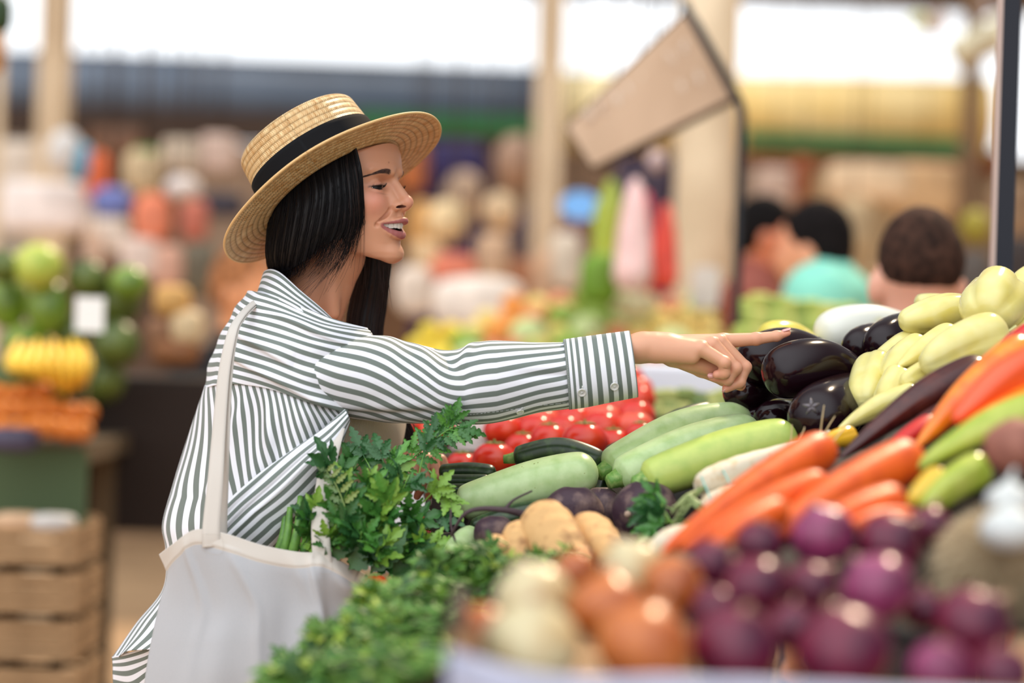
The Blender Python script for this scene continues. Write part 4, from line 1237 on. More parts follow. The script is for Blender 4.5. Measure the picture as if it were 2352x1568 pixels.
G = net_patch(net, 110, 240); N = grid_normals(G); N = N if N[..., 1].mean() < 0 else -N
Nn = N * np.where(G[..., 1:2] < 3.41, 1, 0)
U, V = np.meshgrid(np.linspace(0, 1, 110), np.linspace(0, 1, 240), indexing='ij')
Ncam = grid_normals(G); Ncam *= np.sign(-(Ncam[40, 60, 1]))
G = G + Ncam * (bagf(U, V) * np.where(V < .52, 1, .3) * np.clip(U * 5, 0, 1))[..., None]
# the hem band stands a little proud
hemband = .0016 * (U < .125)
G = G + Ncam * hemband[..., None]
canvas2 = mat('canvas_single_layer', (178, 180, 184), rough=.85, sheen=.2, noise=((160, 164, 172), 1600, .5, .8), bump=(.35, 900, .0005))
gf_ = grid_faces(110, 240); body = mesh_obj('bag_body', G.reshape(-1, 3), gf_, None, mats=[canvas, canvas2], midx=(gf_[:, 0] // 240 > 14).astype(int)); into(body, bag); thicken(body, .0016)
cols_ = None
def strap(name, pts, w0, w1, tw0, tw1, n=70, t=.0014):
    P = catmull([tuple(W(*p)) for p in pts], n); T, _, _ = frames(P); out = []
    for i in range(n):
        k = i / (n - 1); w = (w0 + (w1 - w0) * k) / 2; a = math.radians(tw0 + (tw1 - tw0) * k)
        side = np.cross(T[i], [0, 1, 0]); side /= np.linalg.norm(side); dep = np.cross(side, T[i])
        s_ = side * math.cos(a) + dep * math.sin(a)
        out.append([P[i] - s_ * w, P[i] - s_ * w * .5, P[i], P[i] + s_ * w * .5, P[i] + s_ * w])
    o = mesh_obj(name, np.array(out).reshape(-1, 3), grid_faces(n, 5), canvas); into(o, bag); thicken(o, t); return o
strap('strap', [(487, 1256, 3.349), (485, 1215, 3.352), (495, 1100, 3.372), (502, 1000, 3.396), (514, 860, 3.424), (531, 772, 3.446), (546, 736, 3.474), (578, 700, 3.530), (618, 676, 3.60)], .027, .009, 0, 42)
strap('strap', [(510, 1268, 3.408), (508, 1215, 3.404), (513, 1100, 3.398), (517, 1000, 3.404), (525, 860, 3.430), (538, 772, 3.450), (552, 738, 3.478), (583, 703, 3.534), (622, 680, 3.60)], .020, .009, 18, 50)
strap('strap', [(741, 1302, 3.341), (739, 1275, 3.3425), (736, 1200, 3.356), (744, 1120, 3.382), (760, 1040, 3.415), (775, 985, 3.44)], .027, .024, 0, 30)
mb = MB()
def stitchline(pts, out=.0022):
    pts = catmull([tuple(W(px, py, d - out)) for px, py, d in pts], max(int(len(pts) * 10), 12))
    for a, b in zip(pts[:-1], pts[1:]): mb.tube([a, a + (b - a) * .55], .0003, 3)
stitchline([(466, 1226, 3.350), (466, 1263, 3.348), (508, 1272, 3.344), (508, 1232, 3.346), (466, 1226, 3.350)])
stitchline([(720, 1272, 3.341), (719, 1309, 3.335), (760, 1316, 3.334), (762, 1280, 3.340)])
into(mb.build('stitching', mat('thread_cream', (176, 166, 150), rough=.8)), bag)

# ---- leaves
def leaflet(mb, base, dirv, nrm, L_, Wd, rg, col, teeth=5, curl=.15, lobed=.45, seg=16):
    dirv = np.array(dirv, float); dirv /= np.linalg.norm(dirv); nrm = np.array(nrm, float); nrm -= dirv * nrm.dot(dirv); nrm /= np.linalg.norm(nrm) + 1e-9
    sd = np.cross(dirv, nrm); v = []; c = []
    for i in range(seg + 1):
        t = i / seg
        w = Wd * (math.sin(math.pi * min(t ** .75, 1)) ** .8 + .02) * (1 - lobed + lobed * abs(math.sin(t * math.pi * teeth)) ** .7)
        drop = -curl * L_ * t * t
        for j, u in enumerate((-1, -.5, 0, .5, 1)):
            fw = .10 * L_ * abs(u) * (1 if lobed else 0)
            v.append(np.array(base) + dirv * (L_ * t * (1 - .05 * curl) + fw) + sd * u * w + nrm * (drop + .22 * w * abs(u)))
            c.append(np.array(col) * (1.12 if u == 0 else 1) * rg.uniform(.92, 1.05))
    mb.add(v, grid_faces(seg + 1, 5).tolist(), None, np.array(c))
def compound(mb, base, dirv, nrm, size, rg, col, n=3, lobed=.45, teeth=4):
    dirv = np.array(dirv, float); dirv /= np.linalg.norm(dirv); nrm = np.array(nrm, float); nrm -= dirv * nrm.dot(dirv); nrm /= np.linalg.norm(nrm) + 1e-9
    sd = np.cross(dirv, nrm); base = np.array(base, float)
    leaflet(mb, base + dirv * size * .35, dirv, nrm, size * .75, size * .19, rg, col, teeth, rg.uniform(0, .4), lobed)
    for k in range(n):
        o = base + dirv * size * (.30 - .10 * k)
        for s in (-1, 1):
            leaflet(mb, o, dirv * .75 + sd * s * .8 + nrm * rg.uniform(-.1, .2), nrm + sd * s * .3, size * (.62 - .12 * k), size * .15, rg, col, teeth, rg.uniform(0, .4), lobed)
    st = [base - dirv * size * .25, base + dirv * size * .1, base + dirv * size * .4]
    mb.tube(st, [.0011, .0009, .0006], 4, False, np.array(col) * 1.25)
GREENS = [lin(c) for c in ((66, 122, 48), (52, 104, 42), (84, 140, 52), (118, 158, 58), (44, 92, 46), (140, 150, 72))]
leaf_m = mat('celery_leaf', (70, 120, 50), rough=.42, spec=.5, vcol=True, bump=(.4, 350, .0012))
leaf_m.node_tree.nodes['Principled BSDF'].inputs['Transmission Weight'].default_value = 0
stalk_m = mat('celery_stalk', (112, 158, 66), rough=.4, noise=((70, 118, 48), 60, .4, .7))
herb = empty('celery_bunch', tuple(W(820, 1300, 3.42)))
tag(herb, 'leafy bunch of celery sticking out of the tote bag', 'celery')
bpy.context.view_layer.update()
rg = random.Random(21)
mb = MB(); stm = MB()
def stem(p, r0, r1, m=stm, n=14):
    P = catmull([np.array(W(*a)) for a in p], n); m.tube(P, np.linspace(r0, r1, n), 6, True, lin((108, 152, 66))); return P
def vec(px0, py0, px1, py1, dd=0):
    return np.array(W(px1, py1, 3.40 + dd)) - np.array(W(px0, py0, 3.40))
# main mass: sprays fanning out of the bag mouth
spray = [((735, 1260, 3.40), (775, 1060, 3.40)), ((770, 1270, 3.39), (800, 1120, 3.36)), ((800, 1280, 3.39), (850, 1100, 3.37)), ((820, 1280, 3.38), (900, 1150, 3.35)),
         ((830, 1280, 3.40), (940, 1090, 3.39)), ((850, 1290, 3.40), (960, 1180, 3.38)), ((780, 1250, 3.42), (900, 1060, 3.43)), ((860, 1290, 3.41), (930, 1240, 3.38)),
         ((740, 1240, 3.43), (820, 1060, 3.44)), ((800, 1290, 3.37), (830, 1220, 3.335)), ((840, 1290, 3.37), (880, 1250, 3.335)), ((760, 1270, 3.37), (790, 1200, 3.34)),
         ((690, 1260, 3.40), (735, 1175, 3.37)), ((870, 1300, 3.38), (975, 1250, 3.36)), ((880, 1300, 3.40), (990, 1290, 3.38)), ((800, 1260, 3.40), (870, 1180, 3.36))]
for a, b2 in spray:
    m_ = ((a[0] + b2[0]) / 2 + rg.uniform(-15, 15), (a[1] + b2[1]) / 2 + 8, (a[2] + b2[2]) / 2)
    P = stem([a, m_, b2], .0028, .0012)
    for k in range(11):
        t = .25 + .75 * k / 10; i = min(int(t * 13), 12); p = P[i]; d = P[min(i + 1, 13)] - P[i - 1]; d /= np.linalg.norm(d)
        side = np.array([rg.uniform(-1, 1), rg.uniform(-.7, .25), rg.uniform(-.5, .7)])
        dr = d * .6 + side * .9
        compound(mb, p + side * .004, dr, np.array([rg.uniform(-.5, .5), -1, rg.uniform(.2, .9)]), rg.uniform(.026, .046), rg, GREENS[rg.choice([0, 1, 1, 0, 2, 4, 4, 3])], 3, .5, rg.choice([3, 4]))
# tall arching spray over the tomatoes
P = stem([(850, 1150, 3.42), (900, 1090, 3.43), (960, 1040, 3.44), (1010, 1000, 3.45), (1040, 980, 3.45)], .0026, .0010, n=24)
for i, sz in ((7, .03), (10, .034), (13, .040), (15, .036), (17, .042), (19, .036), (21, .036), (23, .042)):
    for s in (-1, 1):
        d = P[min(i + 1, 23)] - P[i - 1]; d /= np.linalg.norm(d); n_ = np.cross(d, [0, 1, 0])
        compound(mb, P[i], d * .8 + n_ * s * .75 + np.array([0, -.1, 0]), (0.1, -1, .5), sz * rg.uniform(.8, 1.05), rg, GREENS[rg.choice([1, 0, 4, 2])], 2, .5, 4)
for a, b2, sz in (((985, 1080, 3.42), (1020, 1130, 3.40), .045), ((940, 1080, 3.42), (990, 1110, 3.40), .04), ((960, 1100, 3.42), (975, 1040, 3.42), .036), ((930, 1200, 3.40), (985, 1140, 3.39), .045),
                  ((950, 1160, 3.40), (1000, 1180, 3.39), .04), ((900, 1130, 3.40), (880, 1060, 3.42), .045), ((860, 1100, 3.42), (838, 1052, 3.43), .045), ((780, 1110, 3.40), (762, 1090, 3.38), .05)):
    P2 = stem([a, ((a[0] + b2[0]) / 2, (a[1] + b2[1]) / 2 - 4, a[2]), b2], .0015, .0008, n=6)
    compound(mb, P2[-1], P2[-1] - P2[0], (.1, -1, .5), sz, rg, GREENS[rg.choice([0, 2, 3, 4])], 3, .5, 4)
# long pale frond beside the strap and dark broad leaves at the front
fr_ = catmull([P_ for P_ in (np.array(W(812, 1262, 3.352)), np.array(W(800, 1190, 3.345)), np.array(W(775, 1120, 3.350)), np.array(W(748, 1078, 3.356)))], 26)
mb.tube(fr_, np.linspace(.0016, .0006, 26), 5, True, lin((128, 150, 78)))
for k in range(3, 26, 3):
    t = k / 25; d_ = fr_[min(k + 1, 25)] - fr_[k - 1]; d_ /= np.linalg.norm(d_)
    for s in (-1, 1):
        leaflet(mb, fr_[k], d_ * .7 + np.array([s * .9, -.15, .05]), (0, -1, .3), .036 * (1.1 - .72 * t), .0062 * (1.2 - .6 * t), rg, lin((100 + 14 * s, 122 + 8 * s, 58)), 4, .3, .6)
for a, b2, w_ in (((850, 1318, 3.345), (925, 1215, 3.335), .021), ((800, 1310, 3.345), (870, 1240, 3.335), .020), ((890, 1325, 3.37), (985, 1255, 3.36), .016), ((760, 1290, 3.35), (800, 1225, 3.340), .015)):
    A_, B_ = np.array(W(*a)), np.array(W(*b2)); leaflet(mb, A_, B_ - A_, (0.1, -1, .4), np.linalg.norm(B_ - A_), w_, rg, lin((50, 92, 42)), 6, .1, .22, 24)
fol = mb.build('foliage', leaf_m); into(fol, herb)
for i, (a, b2) in enumerate((((650, 1275, 3.41), (666, 1165, 3.42)), ((672, 1275, 3.40), (690, 1140, 3.42)), ((700, 1275, 3.40), (708, 1150, 3.42)), ((640, 1270, 3.42), (655, 1180, 3.43)), ((715, 1280, 3.41), (712, 1150, 3.43)))):
    s1 = MB(); P = catmull([np.array(W(*a)), np.array(W((a[0] + b2[0]) / 2 + 4, (a[1] + b2[1]) / 2, a[2])), np.array(W(*b2))], 10)
    s1.tube(P, np.linspace(.0080, .0040, 10), 10); into(s1.build('stalk', stalk_m), herb)
into(stm.build('stem', stalk_m), herb)
# ================================================================= THE STALL IN FRONT
BOT = []            # points the bed must stay below
def P3(p): return np.array(tuple(W(*p)))
def pod(name, a, b, prof, mat_, label=None, cat=None, group=None, bend=(0, 0, 0), n=26, k=40, mod=None, parts=(), flat=1.0, seed=0, wob=.0, rec=True, kink=None):
    """a lathe along a bent axis; a, b as (px, py, depth); prof = [(t, radius m)]"""
    A, B = P3(a), P3(b); M_ = (A + B) / 2 + np.array(bend)
    path = catmull([A, M_, B], 200); ts = np.linspace(0, 1, k)
    ts = .5 - .5 * np.cos(ts * math.pi)                       # denser at the ends
    P = path[np.clip((ts * 199).astype(int), 0, 199)] if False else np.stack([np.interp(ts, np.linspace(0, 1, 200), path[:, i]) for i in range(3)], 1)
    pt, pr_ = zip(*prof); R = np.interp(ts, pt, pr_)
    pt = np.array(pt); pr_ = np.array(pr_)
    # smooth interpolation through the profile, round at the ends
    Rc = catmull(np.stack([pt, pr_], 1), 200); Rr = np.interp(ts, np.maximum.accumulate(Rc[:, 0]), np.maximum(Rc[:, 1], 1e-5))
    def mo(t, th):
        m = 1 + 0 * th
        if mod is not None: m = m * mod(t, th)
        if wob: m = m * (1 + wob * np.sin(th * 2 + seed + t * 5) + wob * .7 * np.sin(t * 11 + seed * 2 + th))
        return m
    v, f, uv = tube_geo(P, Rr, n, True, mo)
    loc = (A + B) / 2
    mats = mat_ if isinstance(mat_, (list, tuple)) else [mat_]
    o = mesh_obj(name, v - loc, f, None, None, True, uvs=uv, mats=mats)
    o.location = loc
    tag(o, label, cat, group)
    if rec:
        for t in (.1, .5, .9):
            q_ = path[int(t * 199)]; BOT.append((q_[0], q_[1], q_[2] - np.interp(t, pt, pr_) * 1.0, np.interp(t, pt, pr_)))
    o_ax = path
    return o, path
def child_tube(parent, name, pts, r, m, n=8, mod=None, k=None):
    pts = [np.array(p) for p in pts]
    if k: pts = catmull(pts, k)
    v, f, uv = tube_geo(pts, r, n, True, mod)
    o = mesh_obj(name, v - np.array(parent.location), f, m, parent); return o
RND = lambda r, s=.06: [(0, 0.0), (.012, r * .34), (s, r * .78), (s * 2.4, r * .97), (.5, r), (1 - s * 2.4, r * .97), (1 - s, r * .78), (.988, r * .34), (1, 0)]

zuc_pale = mat('courgette_pale', (186, 208, 152), rough=.32, spec=.5, noise=((160, 188, 122), 45, .4, .75), bump=(.12, 120, .001), sss=.05)
zuc_yel = mat('courgette_yellow_green', (182, 198, 100), rough=.3, spec=.5, noise=((168, 190, 92), 50, .4, .7), bump=(.12, 120, .001))
zuc_dark = mat('courgette_dark', (38, 58, 34), rough=.33, spec=.5, noise=((66, 92, 50), 90, .5, .75), bump=(.1, 100, .001))
zuc_stem = mat('courgette_stem', (96, 140, 58), rough=.55, noise=((150, 172, 96), 120, .4, .7))
scar = mat('courgette_scar', (150, 160, 96), rough=.7)
beet_m = mat('beetroot_skin', (58, 36, 48), rough=.55, spec=.4, noise=((122, 98, 92), 30, .46, .66, 8), bump=(.5, 90, .003))
root_m = mat('beet_root', (74, 58, 62), rough=.8, bump=(.4, 200, .002))
def root_brown():
    m = mat('celery_root_tan', (208, 164, 108), rough=.75, noise=((120, 72, 38), 34, .50, .74, 8), bump=(.6, 90, .003)); return m
parsnip_m = root_brown()
white_root = mat('parsley_root', (216, 204, 180), rough=.6, noise=((204, 178, 140), 60, .5, .75), bump=(.3, 140, .001))
carrot_m = mat('carrot_orange', (232, 96, 22), rough=.42, noise=((204, 72, 16), 40, .4, .75), bump=(.25, 60, .002))
onion_red = mat('onion_red', (112, 24, 54), rough=.3, spec=.42, noise=((70, 14, 44), 22, .4, .65), coat=.05, bump=(.1, 40, .002))
onion_red2 = mat('onion_purple', (146, 56, 100), rough=.32, spec=.5, noise=((92, 20, 56), 26, .4, .65), coat=.05)
onion_skin = mat('onion_skin_dry', (186, 150, 122), rough=.6, noise=((120, 74, 60), 60, .4, .7))
onion_or = mat('onion_amber', (192, 108, 48), rough=.32, spec=.5, noise=((156, 74, 32), 24, .4, .7), coat=.08)
onion_wh = mat('onion_white', (206, 192, 150), rough=.32, spec=.5, noise=((184, 146, 92), 24, .45, .75), coat=.2)
egg_m = mat('aubergine_black', (26, 9, 16), rough=.14, spec=.3, coat=.05)
egg_cal = mat('aubergine_calyx', (56, 64, 34), rough=.6)
egg_w = mat('aubergine_white', (226, 226, 214), rough=.25, spec=.5, noise=((222, 208, 110), 9, .55, .75))
pep_y = mat('pepper_pale_yellow', (224, 216, 146), rough=.16, spec=.55, coat=.15, noise=((214, 198, 100), 16, .4, .7), sss=.08, sssr=(1, .9, .3))
pep_o = mat('pepper_orange', (246, 138, 30), rough=.25, spec=.5, coat=.3, noise=((236, 90, 26), 20, .4, .65))
pep_r = mat('pepper_red', (200, 26, 22), rough=.16, spec=.5, coat=.5)
pep_ro = mat('pepper_scarlet', (236, 84, 28), rough=.18, spec=.5, coat=.4)
pep_g = mat('pepper_lime', (150, 172, 34), rough=.25, spec=.5, coat=.3, noise=((196, 200, 90), 20, .4, .7))
pep_b = mat('pepper_brown_purple', (64, 20, 20), rough=.16, spec=.45, coat=.2, noise=((96, 40, 30), 20, .45, .7))
stem_g = mat('stem_green', (110, 128, 60), rough=.6)
wood_m = mat('crate_wood', (150, 116, 82), rough=.8, noise=((108, 78, 52), 18, .35, .7, 6), bump=(.4, 50, .002))
wood_d = mat('board_dark', (58, 44, 36), rough=.85, noise=((36, 28, 24), 20, .35, .7, 6))
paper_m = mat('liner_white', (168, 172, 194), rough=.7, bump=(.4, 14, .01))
tom_m = mat('tomato_red', (206, 30, 16), rough=.2, spec=.45, coat=.1, noise=((232, 78, 36), 14, .5, .75))
tom_p = mat('tomato_pink', (226, 84, 60), rough=.25, spec=.45, coat=.1)
card_m = mat('card_white', (238, 238, 234), rough=.7)
hair_root = mat('rootlet_pale', (206, 184, 140), rough=.8)
r_ = lambda px, d: px * d / FPX

# ---- pale courgettes
def courgette(a, b, r0, r1, m, label, bend, stem=True, seed=0, cat='zucchini', group=None, L=None, ribs=5):
    prof = [(0, r0 * .45), (.015, r0 * .72), (.07, r0), (.3, (r0 * .6 + r1 * .4) * 1.03), (.6, r1), (.86, r1 * .97), (.95, r1 * .74), (.99, r1 * .34), (1, 0)]
    o, path = pod('zucchini', a, b, prof, m, label, cat, group, bend=bend, seed=seed, wob=.012, n=36, k=60, mod=lambda t, th: 1 + .016 * np.cos(th * ribs + seed))
    if stem:
        d = path[0] - path[12]; d /= np.linalg.norm(d); p0 = path[0] + d * -.003
        child_tube(o, 'stem', [p0, p0 + d * .010, p0 + d * .020 + np.array([0, 0, .001])], np.linspace(r0 * .52, r0 * .36, 8), zuc_stem, 10, lambda t, th: 1 + .10 * np.cos(th * 5), k=8)
    return o, path
z1, zp = courgette((1054, 1160, 3.50), (1374, 1078, 3.50), r_(42, 3.5), r_(53, 3.5), zuc_pale, 'pale green zucchini left of the other pale ones, beside the left hand', (0, 0, .004), seed=1)
mb = MB(); rg = random.Random(5)
for i in range(70):                                  # scuffs and specks on the skin
    t = rg.choice([rg.uniform(.05, .42), rg.uniform(.3, .95)]); c = zp[int(t * 199)]; R_ = np.interp(t, [0, .1, .6, .9, 1], [.7, 1, 1.25, 1.15, .6]) * r_(42, 3.5) * 1.004
    an = rg.uniform(-.2, 1.2) if t > .42 else rg.gauss(.62, .07)
    T = zp[min(int(t * 199) + 2, 199)] - zp[max(int(t * 199) - 2, 0)]; T /= np.linalg.norm(T); u_ = np.cross(T, [0, 1, 0]); u_ /= np.linalg.norm(u_); u_ *= np.sign(u_[2])
    p = c + (u_ * math.sin(an) + np.array([0, -1, 0]) * math.cos(an)) * R_
    s_ = rg.uniform(.0006, .0016)
    mb.tube([p - T * s_ * rg.uniform(.5, 2), p, p + T * s_ * rg.uniform(.5, 1.5)], [s_ * .2, s_ * .5, s_ * .2], 5)
o = mb.build('scar', scar); o.parent = z1; o.matrix_parent_inverse = Matrix.Translation(-z1.location)
courgette((1480, 1105, 3.36), (1832, 1005, 3.42), r_(46, 3.4), r_(58, 3.4), zuc_yel, 'yellowish green zucchini in front of the two pale ones', (0, 0, .006), seed=2)
courgette((1420, 1098, 3.47), (1742, 985, 3.56), r_(44, 3.5), r_(47, 3.5), zuc_pale, 'pale zucchini squeezed between the yellowish one and the rear one', (0, 0, .012), seed=3)
courgette((1396, 1078, 3.56), (1724, 962, 3.66), r_(46, 3.6), r_(47, 3.6), zuc_pale, 'pale green zucchini at the back, highest of the pale ones', (0, 0, .020), seed=4)
courgette((1020, 1300, 3.30), (1085, 1226, 3.40), r_(26, 3.3), r_(32, 3.3), zuc_pale, 'small pale zucchini end showing behind the herb pile', (0, 0, 0), seed=5, stem=False)
dz = [((1182, 1052, 3.64), (1392, 1066, 3.62), 30, (0, 0, .016), 'dark zucchini arched behind the left pale one'),
      ((1010, 1084, 3.64), (1140, 1086, 3.62), 19, (0, 0, .003), 'dark cucumber beside the hand, top of three'),
      ((1010, 1104, 3.61), (1128, 1104, 3.60), 16, (0, 0, 0), 'dark cucumber beside the hand, middle of three'),
      ((1010, 1126, 3.58), (1112, 1128, 3.56), 17, (0, 0, 0), 'dark cucumber beside the hand, lowest of three'),
      ((1082, 1218, 3.44), (1290, 1168, 3.46), 27, (0, 0, .006), 'dark zucchini under the left pale one, behind the beetroots'),
      ((1400, 1046, 3.76), (1500, 1008, 3.84), 26, (0, 0, 0), 'dark zucchini end just in front of the tomatoes'),
      ((1462, 1028, 3.76), (1640, 945, 3.86), 30, (0, 0, .010), 'dark zucchini behind the rear pale one'),
      ((1378, 1150, 3.56), (1398, 1060, 3.62), 22, (0, 0, 0), 'dark zucchini standing between the pale ones')]
for i, (a, b, r, bd_, lb) in enumerate(dz):
    courgette(a, b, r_(r * .9, a[2]), r_(r, a[2]), zuc_dark, lb, bd_, seed=i * 2 + 11, stem=i in (0, 4, 6), cat='zucchini' if 'zucchini' in lb else 'cucumber', ribs=7)

# ---- beetroots
def round_veg(name, c, rpx, m, label, cat, group=None, sq=(1, 1, 1), seed=0, lump=.05, freq=2.0, tip=None, res=(28, 40), rec=True):
    c = P3(c) ; R = r_(rpx, np.linalg.norm(c - np.array([0, 0, H])))
    n1, n2 = res; th = np.linspace(0, math.pi, n1)[:, None]; ph = np.linspace(0, 2 * math.pi, n2, endpoint=False)[None]
    d = np.stack([np.sin(th) * np.cos(ph), np.sin(th) * np.sin(ph), np.cos(th) + 0 * ph], -1)
    k = 1 + lump * vnoise(d * freq + seed * 7.3, seed) if lump else np.ones(d.shape[:2])
    if tip is not None: k = k * tip(th, ph)
    v = (d * k[..., None] * R * np.array(sq)).reshape(-1, 3)
    rg_ = random.Random(seed)
    E = Matrix.Rotation(rg_.uniform(-.5, .5), 3, 'X') @ Matrix.Rotation(rg_.uniform(-.5, .5), 3, 'Y') @ Matrix.Rotation(rg_.uniform(0, 6), 3, 'Z')
    o = mesh_obj(name, v, grid_faces(n1, n2, True), m); o.location = c
    if rec: BOT.append((c[0], c[1], c[2] - R, R))
    tag(o, label, cat, group); return o, c, R
beets = [((1318, 1172, 3.40), 62, (1.12, 1, .9), 'dusty beetroot with a long dark tail root curling left'),
         ((1378, 1178, 3.47), 60, (1, 1, 1), 'beetroot tucked between the long-tailed one and the big one'),
         ((1482, 1176, 3.34), 75, (1, 1, 1), 'big round beetroot right of the others, under the yellowish zucchini'),
         ((1136, 1222, 3.36), 44, (1.1, 1, .9), 'small beetroot leftmost, below the pale zucchini'),
         ((1196, 1226, 3.38), 38, (1, 1, .9), 'small dark beetroot behind the tan root'),
         ((1424, 1268, 3.28), 44, (1.1, 1, .9), 'beetroot peeping out below the big one')]
bo = []
for i, (c, r, sq, lb) in enumerate(beets):
    o, cc_, R = round_veg('beetroot', c, r, beet_m, lb, 'beetroot', sq=sq, seed=i + 3, lump=.06, tip=lambda th, ph: 1 + .0 * ph - .05 * (np.cos(th) > .96))
    bo.append(o)
def px_tube(parent, name, pts, r, m, k=30, n=8, **kw):
    return child_tube(parent, name, [P3(p) for p in pts], np.interp(np.linspace(0, 1, k), np.linspace(0, 1, len(r)), r), m, n, k=k, **kw)
px_tube(bo[0], 'tail_root', [(1272, 1186, 3.37), (1235, 1188, 3.33), (1165, 1172, 3.30), (1105, 1168, 3.30), (1068, 1180, 3.30), (1045, 1212, 3.31), (1035, 1232, 3.33)], [.0085, .0065, .0042, .0034, .0028, .0022, .0014], root_m, 60)
px_tube(bo[0], 'tail_root', [(1158, 1172, 3.30), (1180, 1148, 3.31), (1222, 1127, 3.32)], [.0028, .0018, .0014], root_m, 20)
px_tube(bo[4], 'tail_root', [(1036, 1170, 3.335), (1036, 1205, 3.33), (1045, 1240, 3.325), (1062, 1268, 3.32)], [.0014, .0016, .0016, .001], root_m, 20)
crown = mat('beet_crown', (176, 150, 130), rough=.8)
c_ = P3((1442, 1181, 3.296)); s1 = MB(); s1.tube([c_, c_ + (0, .004, 0)], [.004, .005], 8); o = s1.build('root_scar', crown); o.parent = bo[2]; o.matrix_parent_inverse = Matrix.Translation(-bo[2].location)

# ---- tan knobbly roots
def knob(a, b, prof, label, seed, m=parsnip_m, name='parsnip', cat='parsnip'):
    return pod(name, a, b, prof, m, label, cat, None, n=36, k=46, seed=seed, wob=.035, mod=lambda t, th: 1 + .035 * np.sin(t * 55 + np.sin(th * 2) * 1.2 + seed) + .05 * np.cos(th * 3 + seed))
knob((1228, 1176, 3.22), (1345, 1330, 3.08), [(0, .004), (.04, .020), (.2, .034), (.5, .033), (.8, .024), (1, .012)], 'large tan parsnip lying in front of the beetroots', 1)
knob((1186, 1204, 3.20), (1196, 1300, 3.14), [(0, .003), (.06, .012), (.3, .019), (.7, .018), (1, .010)], 'narrow tan parsnip left of the large one', 2)
knob((1334, 1192, 3.22), (1440, 1320, 3.10), [(0, .003), (.05, .016), (.25, .026), (.6, .025), (1, .014)], 'striped tan parsnip right of the large one', 3)
knob((1134, 1236, 3.18), (1160, 1300, 3.14), [(0, .003), (.08, .012), (.4, .017), (1, .012)], 'short tan parsnip leftmost, at the edge of the herbs', 4)

# ---- bundle of white roots with stalks
wr = []
for i, (a, b, p_, lb) in enumerate((((1606, 1120, 3.18), (1905, 990, 3.30), [(0, .012), (.04, .018), (.15, .0205), (.35, .0185), (.6, .011), (.85, .005), (1, .002)], 'upper white parsley root of the rubber-banded bundle, tip up right'),
                       ((1618, 1172, 3.13), (1850, 1062, 3.25), [(0, .010), (.06, .017), (.2, .018), (.5, .012), (1, .003)], 'lower white parsley root of the rubber-banded bundle'),
                       ((1500, 1262, 2.98), (1610, 1226, 3.02), [(0, .004), (.08, .013), (.4, .020), (.8, .018), (1, .008)], 'short pale turnip lying below the parsley roots'))):
    o, p = pod('parsley_root' if i < 2 else 'turnip', a, b, p_, white_root, lb, 'root' if i < 2 else 'turnip', seed=i, wob=.02, mod=lambda t, th: 1 + .02 * np.sin(t * 70))
    wr.append((o, p))
band = mat('rubber_band_teal', (110, 190, 184), rough=.5)
ob = empty('rubber_band', tuple(W(1660, 1120, 3.17))); tag(ob, 'thin teal rubber bands around the white parsley roots', 'band')
for (x0, y0), (x1, y1) in (((1612, 1098), (1652, 1196)), ((1662, 1082), (1700, 1160))):
    s1 = MB(); A, B = P3((x0, y0, 3.145)), P3((x1, y1, 3.10)); A2, B2 = P3((x0, y0 , 3.20)), P3((x1, y1, 3.16))
    lp = catmull([A, (A + B) / 2 + (0, -.012, 0), B, B2, (A2 + B2) / 2 + (0, .012, 0), A2, A], 40)
    s1.tube(lp, .0010, 5, False); o = s1.build('band', band); o.parent = ob; o.matrix_parent_inverse = Matrix.Translation(-ob.location)
stalk_p = mat('stalk_pale', (150, 164, 104), rough=.5, noise=((92, 112, 56), 60, .4, .7))
rg = random.Random(8)
for i in range(12):
    px_tube(wr[i % 2][0], 'stalk', [(1612 + rg.uniform(-6, 8), (1118 if i % 2 == 0 else 1172) + rg.uniform(-12, 12), 3.17 - .04 * (i % 2)), (1582 + rg.uniform(-8, 8), 1146 + rg.uniform(-12, 12), 3.14), (1556 + rg.uniform(-14, 12), 1186 + rg.uniform(-24, 26), 3.12)], [.0028, .0024, .0018], stalk_p, 8, 6)
for i, pts in enumerate((((1884, 1000, 3.28), (1888, 965, 3.27), (1893, 930, 3.27)), ((1890, 1002, 3.28), (1905, 975, 3.27), (1918, 955, 3.27)), ((1815, 1025, 3.28), (1818, 995, 3.27), (1819, 975, 3.27)), ((1830, 1015, 3.28), (1845, 990, 3.27), (1848, 980, 3.27)),
                         ((1890, 1040, 3.1), (1925, 1000, 3.15), (1975, 940, 3.2)))):
    px_tube(wr[0][0], 'rootlet', pts, [.0014, .0010, .0006], hair_root, 12, 5)
# the green sprig by the big beetroot
sp = MB(); rg = random.Random(31)
base = P3((1590, 1200, 3.10))
for k in range(16):
    t = k / 15; p = P3((1500 + rg.uniform(-12, 40) , 1150 + 60 * t + rg.uniform(-10, 10), 3.20 - .03 * t))
    compound(sp, p, np.array([rg.uniform(-1, .2), rg.uniform(-.4, .1), rg.uniform(-.6, .8)]), (0, -1, .3), rg.uniform(.024, .036), rg, GREENS[rg.choice([0, 2, 4])], 2, .5, 4)
for k in range(5): sp.tube(catmull([base, P3((1560, 1225 - 8 * k, 3.15)), P3((1515, 1150 + 14 * k, 3.19))], 8), .0011, 4, False, lin((110, 150, 60)))
o = sp.build('leaf_sprig', leaf_m); o.parent = wr[0][0]; o.matrix_parent_inverse = Matrix.Translation(-wr[0][0].location); tag(o, 'feathery green leaves')

